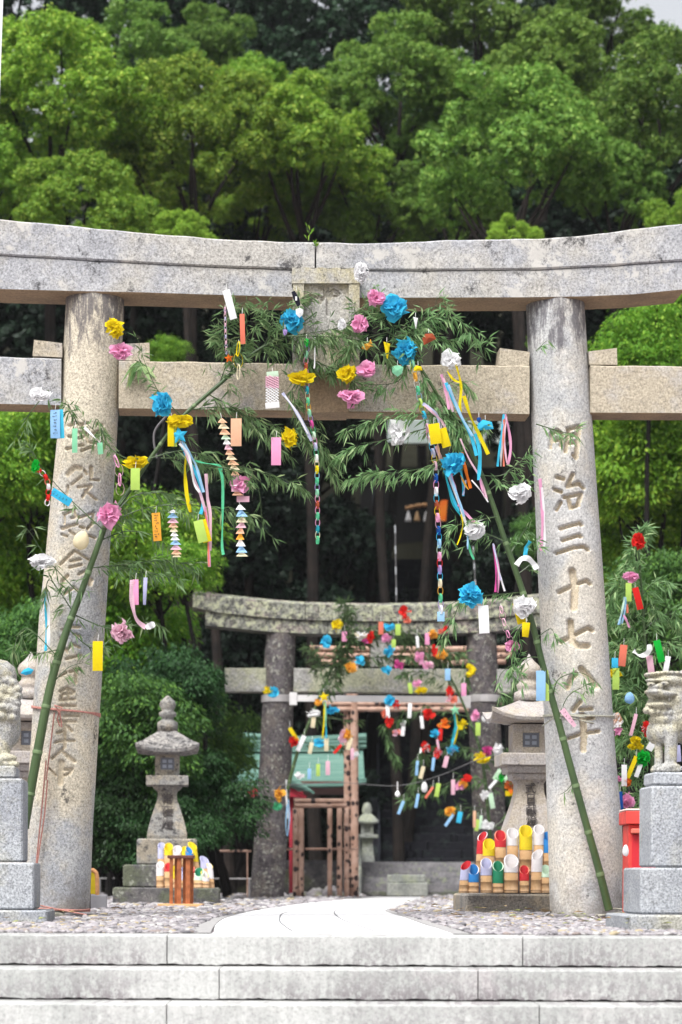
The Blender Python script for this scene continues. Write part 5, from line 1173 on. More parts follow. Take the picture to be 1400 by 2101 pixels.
def bamboo(name_label, plane, culm, branches, L, seed, leafmat_, group='decorated festival bamboos', off=.42, wscale=1.0, nodes=13, leafden=1.0):
    """culm: [(px,py,width px)], branches: [(pts px, density, spread, twig len)]"""
    rng = np.random.default_rng(seed); D0 = plane(culm[0][0], culm[0][1])[1]; k = D0 / F
    P3 = [plane(x, y, off) for x, y, w in culm]; base = P3[0].copy(); base[2] = max(base[2], 0)
    root = empty('festival_bamboo', base, name_label, 'bamboo', group)
    NS = 360; p = smooth_path(P3, NS); wd = np.interp(np.linspace(0, 1, NS), np.linspace(0, 1, len(culm)), [w for _, _, w in culm]) * k / 2
    nodeq = [int((NS - 1) * (i / nodes) ** 1.1) for i in range(1, nodes)]; wr = wd.copy(); nm = np.zeros(NS, bool)
    for q in nodeq:
        for d_, f_ in ((-2, .95), (-1, 1.06), (0, 1.12), (1, 1.02)):
            if 0 < q + d_ < NS: wr[q + d_] *= f_
        nm[q] = True; nm[max(q - 1, 0)] = True
    V, Fc = tube(p, list(wr), 12); mi = [1 if (len(f) == 4 and nm[f[0] // 12]) else 0 for f in Fc]
    mesh_obj('culm', V, Fc, [M['culm'], M['node']], root, True, mi)
    out = dict(V=[], tw=[]); bm_ = MB()
    for (pts, den, spread, twl) in branches:
        o1 = off + rng.uniform(-.05, .08); q = [plane(x, y, o1 + rng.uniform(-.05, .05)) for x, y in pts]; pp = smooth_path(q, 18); n = len(pp)
        length = np.linalg.norm(np.diff(pp, axis=0), axis=1).sum(); bm_.add(*tube(pp, list(np.linspace(.0052 * wscale, .0016 * wscale, n)), 5))
        leaves_on(pp, int(den * length * leafden), spread, L, rng, out, twl)
    for a, b in out['tw']: bm_.add(*tube([a, b], [.0016 * wscale, .0009 * wscale], 3, False))
    bm_.build('branches', M['culm'], root)
    V = np.array(out['V']); mesh_obj('leaves', V, np.arange(len(V)).reshape(-1, 4), leafmat_, root)
    return root
bamboo('long green bamboo leaning right from the left pillar, tied on with red twine', T1,
    [(50, 1700, 19), (60, 1640, 19), (78, 1540, 19), (100, 1425, 18), (118, 1355, 17), (140, 1285, 15), (165, 1220, 13), (205, 1110, 12), (222, 1070, 10), (270, 1000, 9), (320, 925, 8), (375, 855, 8), (460, 780, 8), (520, 725, 7), (580, 690, 5), (650, 640, 3)],
    [([(450, 790), (470, 720), (462, 650), (500, 620)], 150, .6, .13), ([(470, 770), (510, 690), (540, 650)], 120, .7, .13), ([(500, 745), (455, 700), (440, 690)], 150, .6, .1), ([(520, 725), (570, 680), (600, 630), (640, 600)], 80, .6, .11),
     ([(520, 725), (600, 690), (700, 670), (760, 620)], 150, .6, .13), ([(560, 700), (620, 730), (690, 760), (740, 800)], 150, .6, .13), ([(580, 690), (660, 690), (740, 700), (800, 740)], 150, .6, .14), ([(540, 715), (560, 660), (540, 620)], 90, .6, .1),
     ([(600, 700), (640, 760), (600, 800), (640, 900)], 90, .5, .1), ([(640, 850), (660, 920), (690, 985)], 110, .5, .1), ([(395, 840), (460, 838), (560, 872), (640, 905), (690, 950)], 110, .45, .13), ([(430, 810), (500, 850), (560, 905), (590, 925)], 90, .5, .12),
     ([(375, 855), (330, 810), (300, 750), (285, 700)], 26, .5, .08), ([(350, 885), (400, 915), (410, 950)], 60, .5, .1), ([(310, 940), (380, 925), (460, 950), (540, 968), (625, 1000)], 95, .35, .10), ([(330, 940), (400, 945), (500, 985)], 70, .4, .09),
     ([(300, 955), (240, 930), (190, 880), (150, 845)], 34, .5, .09), ([(190, 880), (200, 860), (215, 900)], 60, .6, .08), ([(150, 860), (140, 830), (165, 880)], 60, .6, .08), ([(222, 1075), (290, 1045), (370, 1035), (460, 1045), (520, 1060)], 90, .5, .10), ([(222, 1075), (270, 1020), (330, 1010), (370, 1020)], 70, .5, .1),
     ([(215, 1090), (130, 1010), (80, 950), (60, 910)], 30, .5, .09), ([(205, 1110), (260, 1090), (320, 1100), (360, 1130)], 40, .5, .09), ([(190, 1165), (280, 1155), (340, 1150), (400, 1160)], 125, .45, .12), ([(230, 1160), (300, 1175), (370, 1185)], 80, .5, .1),
     ([(165, 1220), (100, 1150), (60, 1090), (40, 1080)], 34, .5, .09), ([(150, 1260), (230, 1290), (310, 1275), (335, 1290)], 45, .5, .08), ([(150, 1255), (120, 1210), (100, 1190), (90, 1230)], 45, .5, .09), ([(140, 1290), (190, 1330), (230, 1310)], 50, .5, .08),
     ([(120, 1350), (60, 1290), (35, 1310), (25, 1370)], 40, .4, .10), ([(130, 1330), (80, 1340), (40, 1330)], 30, .5, .08), ([(110, 1400), (140, 1370), (170, 1360)], 40, .5, .07), ([(100, 800), (60, 850), (30, 900)], 25, .5, .09), ([(420, 955), (520, 980), (540, 1080), (560, 1100)], 22, .4, .08)],
    .105, 71, M['leaf_bamboo'], leafden=.62)
bamboo('green bamboo leaning left from the foot of the right pillar, hung with long chains', T1,
    [(1250, 1868, 17), (1228, 1780, 16), (1200, 1680, 15), (1170, 1570, 15), (1146, 1480, 14), (1118, 1380, 14), (1095, 1290, 13), (1070, 1205, 13), (1040, 1120, 12), (1010, 1030, 11), (985, 965, 9), (955, 905, 8), (915, 840, 7), (870, 765, 6), (820, 700, 5), (750, 650, 3)],
    [([(870, 765), (840, 690), (900, 650), (960, 670), (978, 695)], 130, .5, .12), ([(860, 740), (850, 670), (900, 625), (920, 630)], 90, .6, .11), ([(830, 710), (790, 640), (770, 600)], 130, .6, .12), ([(820, 700), (870, 690), (930, 700)], 120, .5, .12),
     ([(800, 680), (740, 700), (690, 740)], 130, .6, .12), ([(860, 750), (885, 820), (925, 880), (945, 930)], 190, .35, .12), ([(885, 790), (920, 840), (950, 880)], 150, .35, .11), ([(840, 720), (820, 780), (760, 790)], 90, .5, .1), ([(900, 800), (940, 780), (965, 800)], 70, .5, .09),
     ([(925, 850), (860, 850), (790, 855), (710, 880)], 100, .4, .11), ([(905, 870), (800, 900), (740, 915), (700, 935)], 60, .35, .10), ([(960, 925), (890, 955), (810, 970), (760, 970), (718, 985)], 130, .35, .10), ([(920, 900), (950, 870), (1000, 880), (1010, 900)], 45, .5, .09),
     ([(985, 975), (1030, 975), (1070, 945), (1090, 930)], 75, .5, .10), ([(1000, 1010), (1030, 990), (1060, 1000), (1090, 975)], 60, .5, .1), ([(1020, 1060), (970, 1070), (925, 1085), (915, 1120)], 75, .5, .10), ([(1035, 1110), (990, 1095), (960, 1120)], 60, .5, .09),
     ([(1045, 1140), (1075, 1090), (1095, 1060)], 50, .5, .10), ([(1060, 1180), (1095, 1150), (1100, 1110)], 50, .5, .09), ([(1072, 1215), (1020, 1220), (960, 1225), (925, 1240)], 45, .5, .10), ([(945, 1230), (930, 1270), (905, 1310)], 80, .3, .1),
     ([(1090, 1270), (1060, 1300), (1050, 1370), (1070, 1400)], 55, .5, .1), ([(1110, 1350), (1080, 1350), (1030, 1380), (1020, 1420)], 55, .5, .1), ([(1100, 1310), (1130, 1290), (1140, 1310)], 30, .5, .07), ([(1135, 1440), (1145, 1395), (1190, 1380), (1225, 1400)], 28, .4, .07),
     ([(1145, 1475), (1165, 1430), (1195, 1410), (1215, 1400)], 28, .4, .08), ([(1180, 1600), (1165, 1620), (1150, 1630)], 20, .4, .05), ([(1100, 870), (1170, 890), (1180, 880)], 60, .5, .08), ([(1100, 720), (1120, 700)], 50, .5, .06), ([(1000, 740), (985, 720), (1000, 700)], 60, .5, .06)],
    .10, 72, M['leaf_bamboo'], leafden=.62)
def tuft(px, py, h, label, plane=T1, off=.1, mat='leaf_side', n=14, L=.10, up=1.0, cat='weed'):
    rng = np.random.default_rng(int(px + py)); b = plane(px, py, off); V = []
    for i in range(n):
        d = norm(np.array((rng.normal() * .6, rng.normal() * .4, up + rng.random() * .6))); s = L * (.5 + rng.random()); sd = norm(np.cross(d, rng.standard_normal(3))) * s * .10
        o = b + np.array((rng.normal() * .01, 0, rng.random() * h)); V += [o, o + d * s * .5 + sd, o + d * s + (0, 0, -s * .2), o + d * s * .5 - sd]
    V = np.array(V); root = empty('weed', b, label, cat); mesh_obj('leaves', V, np.arange(len(V)).reshape(-1, 4), M[mat], root); mesh_obj('stem', *tube([b, b + (.01, 0, h * .6), b + (-.02, 0, h)], .003, 5), M['culm'], root)
tuft(634, 495, .11, 'small weed rooted in the joint on top of the great beam', off=.1, n=7, L=.06); tuft(647, 508, .02, 'green moss tuft in the vertical crack of the great beam', off=.27, n=10, L=.05)
tuft(283, 752, .05, 'withered grass nest on the tie beam by the left pillar', off=.18, mat='leaf_bamboo', n=26, L=.14, up=-1.2); tuft(1011, 1872, .02, 'tiny green weed at the dark base of the right lantern', T1, -4.0, 'leaf_side', 8, .05)
# inner and right-hand bamboos (farther away: coarser)
bamboo('bamboo leaning right inside the inner torii\'s left pillar, its leafy top over the lichened beams', T2,
    [(590, 1620, 7), (612, 1540, 7), (640, 1470, 6), (660, 1420, 6), (690, 1350, 5), (705, 1290, 4), (708, 1230, 3)],
    [([(655, 1430), (690, 1370), (715, 1310), (712, 1240)], 60, .45, .18), ([(650, 1420), (680, 1400), (700, 1340)], 60, .5, .18), ([(665, 1400), (650, 1350), (640, 1330)], 45, .5, .15), ([(690, 1350), (740, 1310), (790, 1300), (850, 1310)], 45, .5, .18), ([(690, 1350), (760, 1350), (820, 1345), (900, 1350)], 38, .5, .17),
     ([(700, 1300), (760, 1290), (830, 1290)], 40, .5, .17), ([(640, 1470), (690, 1475), (730, 1480)], 14, .4, .12), ([(620, 1520), (650, 1530), (700, 1530)], 14, .4, .12), ([(800, 1310), (870, 1330), (930, 1340)], 30, .5, .16)],
    .17, 73, M['leaf_bamboo_far'], off=.8, wscale=1.8, leafden=1.3)
bamboo('bamboo leaning left from the inner torii\'s right pillar, twigs drooping over the dark stairway', T2,
    [(1015, 1800, 7), (1005, 1700, 7), (990, 1560, 7), (965, 1480, 6), (930, 1400, 5), (890, 1340, 4), (850, 1290, 3)],
    [([(960, 1470), (900, 1460), (830, 1465), (790, 1490)], 22, .5, .15), ([(800, 1480), (798, 1520), (815, 1560)], 40, .35, .13), ([(985, 1540), (930, 1530), (870, 1540), (855, 1610)], 32, .5, .15), ([(870, 1540), (860, 1580), (830, 1640)], 38, .4, .14), ([(1000, 1600), (940, 1600), (890, 1620), (850, 1640)], 30, .5, .15),
     ([(1000, 1660), (950, 1655), (915, 1660)], 26, .5, .13), ([(990, 1560), (1030, 1540), (1060, 1550)], 40, .5, .15), ([(1000, 1620), (1040, 1600), (1050, 1640)], 30, .5, .14), ([(930, 1400), (880, 1380), (830, 1380)], 30, .5, .16), ([(900, 1350), (950, 1340), (960, 1400)], 30, .5, .15),
     ([(1010, 1700), (1040, 1680), (1060, 1690)], 26, .5, .14), ([(965, 1480), (940, 1500), (925, 1540)], 26, .5, .13), ([(1040, 1380), (1060, 1400), (1030, 1440)], 50, .5, .15)],
    .16, 74, M['leaf_bamboo_far'], off=.8, wscale=1.8, leafden=1.3)
T3 = Plane(1320, 23.5)
bamboo('bushy decorated bamboo behind the right statue, taller than it', T3,
    [(1345, 1850, 9), (1342, 1700, 9), (1338, 1550, 8), (1330, 1400, 7), (1320, 1260, 5), (1310, 1120, 3)],
    [([(1312, 1160), (1300, 1120), (1320, 1090)], 150, .5, .12), ([(1318, 1230), (1270, 1200), (1250, 1230)], 110, .6, .14), ([(1318, 1220), (1350, 1190), (1370, 1200)], 60, .6, .12), ([(1325, 1320), (1280, 1270), (1245, 1280)], 120, .6, .15), ([(1322, 1290), (1370, 1260), (1400, 1280)], 90, .6, .14),
     ([(1330, 1370), (1280, 1330), (1250, 1340)], 120, .6, .15), ([(1328, 1350), (1370, 1320), (1420, 1340)], 90, .6, .14), ([(1334, 1450), (1280, 1400), (1255, 1420)], 150, .6, .15), ([(1335, 1470), (1300, 1440), (1265, 1460)], 130, .6, .15), ([(1338, 1560), (1300, 1510), (1270, 1540)], 110, .6, .15),
     ([(1340, 1620), (1310, 1580), (1270, 1600)], 90, .6, .14), ([(1342, 1660), (1310, 1630), (1280, 1650)], 70, .6, .14), ([(1312, 1180), (1290, 1160), (1280, 1180)], 90, .6, .12), ([(1338, 1500), (1380, 1460), (1410, 1480)], 70, .6, .14), ([(1322, 1260), (1330, 1240), (1350, 1250)], 60, .6, .12)],
    .12, 75, M['leaf_bamboo'], off=.2, wscale=1.2, leafden=1.3)
# ================================================================ paper decorations
GF = 'paper decorations on the bamboos'
def frame_for(plane, px, py, off):
    c = plane(px, py, off); k = c[1] / F; return c, k
def string_up(root, c, h, k, dx=0.0):
    mesh_obj('string', *tube([c, c + np.array((dx * .5, .01, h * .5)), c + np.array((dx, .02, h))], .0016 * max(1, k * F / 20 * .8), 4), M['string'], root)
def flower(px, py, w, h, col, label, plane=T1, style='ball', off=None, col2=None, name='paper_flower', seed=None, rot=0.0, far=False):
    seed = int(px * 13 + py * 7) if seed is None else seed; r = np.random.default_rng(seed)
    if off is None: off = .50 + r.uniform(-.03, .06) if plane is T1 else (.95 if plane is T2 else .45)
    c, k = frame_for(plane, px, py, off); R = 1.0; sheets = []
    root = empty(name, c - np.array((0, 0, h * k / 2)), label, 'paper flower', GF if not far else 'small paper decorations on the far bamboos')
    m = MB(); m2 = MB()
    npet = {'ball': 34, 'cup': 20, 'fan': 26, 'egg': 0}[style]
    if far: npet = int(npet * .45)
    na, nr = (12, 4) if not far else (8, 2)
    for s in range(npet):
        # one crumpled petal: a ruffled disc edge-on to the flower's middle
        d = r.standard_normal(3); d[1] = -abs(d[1]) * (.9 if style == 'ball' else .6)
        if style == 'fan': d[2] *= .55; d[0] *= 1.3
        d = norm(d); cen = d * (.42 + .22 * r.random()) ; up = norm(np.cross(d, r.standard_normal(3))); sd_ = norm(np.cross(d, up)); ps = .40 + .22 * r.random()
        nrm = up; e1, e2 = d, sd_; fr = np.arange(1, 6); am = r.standard_normal(5) * .16; p1 = r.random(5) * 6.28; V = []
        for i in range(nr + 1):
            q = i / nr
            for j in range(na):
                aa = 2 * pi * j / na; w_ = float((am * np.sin(fr * aa + p1)).sum()); rad = ps * q * (1 + .5 * w_ + .10 * r.standard_normal() * q)
                V.append(cen + e1 * rad * cos(aa) + e2 * rad * sin(aa) * 1.15 + nrm * (w_ * q * q * ps * 1.3 + .16 * q * q * ps))
        V = np.array(V); Fc = [(i * na + j, i * na + (j + 1) % na, (i + 1) * na + (j + 1) % na, (i + 1) * na + j) for i in range(nr) for j in range(na)]
        (m2 if (col2 and s % 3 == 0) else m).add(V, Fc)
    if m.V:                                  # fit to the size seen
        A = np.concatenate(m.V + m2.V); ex = np.percentile(np.abs(A[:, 0]), 97); ez = np.percentile(np.abs(A[:, 2]), 97)
        for mm in (m, m2): mm.V = [v / np.array((ex, 1, ez)) * (1.08 if far else .86) for v in mm.V]
    if style == 'egg':
        m = MB(); V = ICO3[0] * (1 + .05 * np.sin(ICO3[0][:, [0]] * 7) * np.cos(ICO3[0][:, [2]] * 6)); V[:, 1] *= .7; V[:, 0] *= 1 - .18 * V[:, 2]; m.add(V, ICO3[1])
    cr, sr = cos(rot), sin(rot)
    for mm, cc in ((m, col), (m2, col2)):
        if not mm.V: continue
        V = np.concatenate(mm.V); x, z = V[:, 0] * w / 2, V[:, 2] * h / 2
        W = np.stack([(x * cr - z * sr) * k, V[:, 1] * min(w, h) / 2 * k, (x * sr + z * cr) * k], 1) + c
        mesh_obj('petals' if style != 'egg' else 'paper_bag', W, mm.F, tis(cc), root, True)
    return root
def strip_geo(c, k, w, h, tilt, bend, n=10, twist=0.0, cut=0):
    V = []
    for i in range(n + 1):
        t = i / n; y = -h * k * t; z = bend * h * k * sin(pi * t * .9) ; wd = w * k / 2; tw = twist * t
        for s in (-1, 1):
            x0 = s * wd * cos(tw); V.append((x0 * cos(tilt) - y * sin(tilt), -z + s * wd * sin(tw) - .003 * s, x0 * sin(tilt) + y * cos(tilt)))
    V = np.array(V) + c; Fc = [(2 * i, 2 * i + 2, 2 * i + 3, 2 * i + 1) for i in range(n)]
    return V, Fc
def strip(px, py, w, h, col, label, tilt=0.0, plane=T1, bend=.05, off=None, marks=None, col2=None, twist=0.0, far=False, name='paper_strip', cat='paper strip', curl=0.0):
    """px,py: centre of the strip, tilt in degrees (positive swings its foot to the right)"""
    r = np.random.default_rng(int(px * 3 + py)); a = radians(tilt)
    if off is None: off = .52 + r.uniform(-.03, .05) if plane is T1 else (.97 if plane is T2 else .47)
    top = (px - sin(a) * h / 2, py - cos(a) * h / 2); c, k = frame_for(plane, top[0], top[1], off)
    root = empty(name, c - np.array((0, 0, h * k)), label, cat, GF if not far else 'small paper decorations on the far bamboos')
    V, Fc = strip_geo(c, k, w, h, a, bend, 12, twist)
    if curl: 
        t = np.repeat(np.linspace(0, 1, 13), 2); V[:, 0] += curl * h * k * (t ** 2); V[:, 2] += abs(curl) * h * k * t ** 3 * .7
    V2 = V + np.array((0, .0012, 0)); FF = Fc + [tuple(reversed([q + len(V) for q in f])) for f in Fc]
    mesh_obj('paper', np.concatenate([V, V2]), FF, tis(col), root)
    if col2: 
        V3, F3 = strip_geo(c + np.array((.35 * w * k, .012, .004)), k, w * .9, h * 1.02, a + .04, bend, 6); mesh_obj('backing_paper', V3, F3, tis(col2), root)
    string_up(root, c, 14 * k, k, .004)
    if marks:
        m = MB(); n = marks
        for i in range(n):
            t = (i + 1) / (n + 1.5)
            for j in range(3):
                x = r.uniform(-.22, .22) * w * k; y = -h * k * (t + r.uniform(-.02, .02)); q = np.array((x * cos(a) - y * sin(a), -bend * h * k * sin(pi * t * .9) - .004, x * sin(a) + y * cos(a))) + c
                m.add(*box(q, (w * k * r.uniform(.12, .30), .0012, h * k * .014), 0)) if j % 2 else m.add(*box(q, (w * k * .05, .0012, h * k * .04), 0))
        m.build('handwriting', M['ink'], root)
    return root
def ribbons(items, label, plane=T1, off=.50, name='ribbon_streamer', w=5, cat='streamer', far=False):
    """items: [(colour, [(px,py)...], width)]"""
    x0, y0 = items[0][1][-1]; root = empty(name, plane(x0, y0, off), label, cat, GF if not far else 'small paper decorations on the far bamboos')
    for i, it in enumerate(items):
        col, pts = it[0], it[1]; ww = it[2] if len(it) > 2 else w; r = np.random.default_rng(int(pts[0][0] * 5 + pts[-1][1] + i))
        q = [plane(x, y, off + .012 * i + r.uniform(-.01, .01)) for x, y in pts]; p = smooth_path(q, 26); k = p[0][1] / F; V = []; tw0 = r.uniform(-.5, .5)
        for j in range(26):
            d = norm(p[min(j + 1, 25)] - p[max(j - 1, 0)]); s = norm(np.cross(d, np.array((0, 1.0, 0)))); tw = tw0 + .7 * sin(j * .28 + i); s = s * cos(tw) + np.array((0, 1, 0)) * sin(tw); V += [p[j] + s * ww * k / 2, p[j] - s * ww * k / 2]
        V = np.array(V); Fc = [(2 * j, 2 * j + 1, 2 * j + 3, 2 * j + 2) for j in range(25)]; mesh_obj('ribbon', V, Fc, tis(col), root)
    return root
def chain(pts, cols, label, w=13, plane=T1, off=.50, link=17, name='paper_chain', tail=None, thick=5.0):
    q = [plane(x, y, off) for x, y in pts]; k = q[0][1] / F; L = np.linalg.norm(np.diff(np.array(q), axis=0), axis=1).sum(); n = max(2, int(L / (link * k * .78))); p = smooth_path(q, n + 1)
    root = empty(name, p[-1], label, 'paper chain', GF)
    for i in range(n):
        a, b = p[i], p[i + 1]; d = norm(b - a); c = (a + b) / 2; V = []; flat = i % 2; e1 = norm(np.cross(d, np.array((0, 1.0, 0)))); e2 = np.cross(d, e1)
        u, v = (e1, e2) if flat else (e2, e1); u = norm(u + v * .35); v = np.cross(d, u); hl = link * k * .56; hw = w * k * .42; m_ = 16
        for j in range(m_):
            t = 2 * pi * j / m_; o = d * hl * cos(t) + u * hw * sin(t)
            V += [c + o + v * thick * k * .5, c + o - v * thick * k * .5]
        Fc = [(2 * j, 2 * j + 1, (2 * j + 3) % (2 * m_), (2 * j + 2) % (2 * m_)) for j in range(m_)]; mesh_obj('link', V, Fc, tis(cols[i % len(cols)]), root)
    if tail:
        V, Fc = strip_geo(p[-1], k, 15, 20, 0, .05); mesh_obj('end_tag', V, Fc, tis(tail), root)
    string_up(root, p[0], 8 * k, k)
    return root
def garland(pts, cols, label, w=22, off=.5, n=14):
    p = smooth_path([T1(x, y, off) for x, y in pts], n + 1); k = p[0][1] / F; root = empty('folded_garland', p[-1], label, 'garland', GF)
    for i in range(n):
        a, b = p[i], p[i + 1]; s = 1 if i % 2 else -1; W = w * k / 2 * (.85 + .15 * sin(i)); d = b - a; e = np.array((1.0, 0, 0)); y = np.array((0, 1.0, 0))
        V = [a + e * s * -.15 * W, a + d * 1.25 + e * W * 1.0 - y * .02, a + d * 1.25 - e * W * 1.0 - y * .02, a - y * .012 + d * .5 + e * s * .2 * W, a + y * .02 + e * W * .2, a + y * .02 - e * W * .2]
        mesh_obj('fold', V, [(0, 1, 3), (0, 3, 2), (4, 1, 2, 5)], tis(cols[i % len(cols)]), root)
    string_up(root, p[0], 12 * k, k, -.01)
def star(px, py, r_, col, label, plane=T1, off=.54, far=False):
    c = plane(px, py, off); k = c[1] / F; root = empty('paper_star', c - np.array((0, 0, r_ * k)), label, 'paper star', GF if not far else 'small paper decorations on the far bamboos'); V = [c + (0, -.012, 0), c + (0, .012, 0)]
    for i in range(10):
        a = pi / 2 + 2 * pi * i / 10 + .15; rr = r_ * k * (1 if i % 2 == 0 else .48); V.append(c + (rr * cos(a), 0, rr * sin(a)))
    mesh_obj('star', V, [(0, 2 + i, 2 + (i + 1) % 10) for i in range(10)] + [(1, 2 + (i + 1) % 10, 2 + i) for i in range(10)], tis(col), root); string_up(root, c + (0, 0, r_ * k * .8), 8 * k, k)
def facet(px, py, w, h, col, label, plane=T1, off=.53, rot=0.0, shape='cone', far=False, name='folded_paper', cat='folded paper', col2=None):
    """small folded paper solids: cone, bag, fish, bird"""
    c = plane(px, py, off); k = c[1] / F; root = empty(name, c - np.array((0, 0, h * k / 2)), label, cat, GF if not far else 'small paper decorations on the far bamboos'); W, H = w * k / 2, h * k / 2; a = radians(rot)
    S = {'cone': [(-1, 1), (1, .8), (.15, -1)], 'bag': [(-.9, .35), (-.3, 1), (.8, .6), (1, -.6), (-1, -.9)], 'fish': [(-1, .2), (-.3, .8), (.5, .5), (1, 1), (.85, 0), (1, -.9), (.4, -.5), (-.4, -.8)], 'shield': [(-1, .7), (0, 1), (1, .7), (.8, -.4), (0, -1), (-.9, -.3)], 'leafy': [(-.9, -.9), (-.6, .2), (0, 1), (.9, .9), (.7, -.2), (.0, -.9)]}[shape]
    V = []; rot_ = lambda x, z: np.array((x * cos(a) - z * sin(a), 0, x * sin(a) + z * cos(a)))
    n = len(S); V = [c + (0, -.3 * W, 0), c + (0, .3 * W, 0)] + [c + rot_(x * W, z * H) for x, z in S]
    mesh_obj('paper', V, [(0, 2 + i, 2 + (i + 1) % n) for i in range(n)] + [(1, 2 + (i + 1) % n, 2 + i) for i in range(n)], tis(col), root)
    if col2: mesh_obj('lining', *box(c + np.array((0, -.32 * W, 0)), (W * .5, .002, H * .5)), tis(col2), root)
    string_up(root, c + (0, 0, H), 10 * k, k)
def net(px, py, w, h, label):
    c = T1(px - 2, py - h / 2, .52); k = c[1] / F; root = empty('paper_net', c - (0, 0, h * k), label, 'paper net', GF); cols = [('pink', 0, 10), ('peach', 1, 10), ('white', 1, 10)]
    mesh_obj('top_bundle', *strip_geo(c + (0, 0, 0), k, w * .75, h * .16, .1, .05), tis('palegreen'), root)
    for part, (col, i0, i1) in enumerate((('palepink', .14, .46), ('white', .42, .86))):
        m = MB(); rows = 5 if part == 0 else 6
        for s in (-1, 1):
            for j in range(rows + 4):
                t0 = i0 + (i1 - i0) * (j - 3) / rows; t1 = t0 + (i1 - i0) * .55
                for q in range(4):
                    ta, tb = t0 + (t1 - t0) * q / 4, t0 + (t1 - t0) * (q + 1) / 4
                    if ta < i0 - .02 or tb > i1 + .02: continue
                    xa, xb = s * (-1 + 2 * q / 4) * w * k * .42, s * (-1 + 2 * (q + 1) / 4) * w * k * .42; sk = lambda t: .04 * h * k * t * 0
                    m.add(*tube([c + (xa, -.002 * s, -h * k * ta), c + (xb, -.002 * s, -h * k * tb)], .0042 if part else .006, 4))
        if m.V: m.build('lattice', tis(col), root)
    mesh_obj('bottom_band', *strip_geo(c + (0, -.01, -h * k * .84), k, w * .9, h * .16, .08, .04), tis('white'), root); string_up(root, c, 8 * k, k)
# ---- flowers of the two great bamboos
for a in [
    (232, 675, 34, 38, 'yellow', 'yellow tissue flower high on the left pillar above the wedge', 'cup'),
    (252, 722, 44, 32, 'pink', 'pink tissue flower beside the right-hand wedge of the left pillar', 'cup'),
    (84, 810, 40, 26, 'white', 'white tissue flower at the left edge in front of the tie beam', 'fan'),
    (332, 830, 36, 44, 'blue', 'blue tissue pompom at the tie beam\'s lower edge near the left pillar', 'ball'),
    (369, 864, 50, 24, 'yellow', 'flat yellow tissue flower above the blue paper star', 'fan'),
    (279, 948, 46, 28, 'yellow', 'yellow tissue flower on top of the lime strip right of the left pillar', 'fan'),
    (222, 1057, 46, 46, 'pink', 'large bright pink tissue flower on the left bamboo before the left pillar', 'cup'),
    (84, 1152, 48, 28, 'white', 'white tissue flower hanging left of the left pillar', 'ball'),
    (251, 1297, 42, 40, 'palepink', 'pale pink tissue flower low beside the left pillar above the lantern', 'ball'),
    (598, 658, 44, 38, 'blue', 'blue tissue flower left of the plaque', 'ball'),
    (741, 560, 26, 38, 'white', 'white tissue flower at the upper right corner of the plaque', 'ball'),
    (773, 611, 36, 32, 'pink', 'pink tissue flower under the top beam beside the round blue pompom', 'cup'),
    (809, 631, 48, 46, 'blue', 'largest round blue pompom, under the top beam right of the plaque', 'ball'),
    (739, 665, 32, 35, 'pink', 'pink tissue rose at the lower right of the plaque', 'cup'),
    (832, 722, 42, 46, 'blue', 'blue tissue flower at the top of the long paper chain', 'ball'),
    (925, 741, 40, 36, 'white', 'white tissue flower at the upper edge of the tie beam, right of centre', 'fan'),
    (712, 767, 36, 30, 'yellow', 'yellow tissue flower touching a pink one in front of the tie beam', 'fan'),
    (751, 757, 38, 32, 'pink', 'pink tissue flower touching the yellow one in front of the tie beam', 'cup'),
    (619, 776, 50, 26, 'yellow', 'boat-shaped yellow tissue flower under the plaque\'s left side', 'fan'),
    (720, 812, 48, 28, 'pink', 'spread pink tissue flower at the tie beam\'s centre with a pink tail', 'fan'),
    (819, 889, 36, 46, 'white', 'white tissue flower in front of the pale far roof', 'ball'),
    (593, 899, 32, 38, 'yellow', 'yellow tissue flower beside the pink strip below the tie beam', 'cup'),
    (496, 992, 42, 30, 'pink', 'pink tissue flower in the middle of the folded garland', 'fan'),
    (929, 953, 44, 42, 'blue', 'blue tissue pompom amid the long streamers, below the yellow strips', 'ball'),
    (1066, 1012, 44, 36, 'white', 'white tissue flower just left of the right pillar beside the pink streamer', 'fan'),
    (971, 1088, 40, 34, 'white', 'white tissue flower at the lower end of the pastel streamers', 'ball'),
    (966, 1222, 44, 42, 'blue', 'blue tissue pompom in front of the inner torii\'s right beam', 'ball'),
    (1076, 1245, 44, 40, 'white', 'white tissue flower on the right bamboo at the inner beam\'s height', 'fan')]:
    flower(*a[:6], T1, a[6])
flower(167, 1108, 32, 40, 'cream', 'rounded cream paper bag hanging in front of the carved left pillar', T1, 'egg', rot=-.3)
flower(701, 665, 16, 24, 'white', 'small white folded paper below the plaque', T1, 'cup')
flower(1051, 1325, 28, 22, 'pink', 'small pink paper flower at the end of the pink ring chain', T1, 'cup')
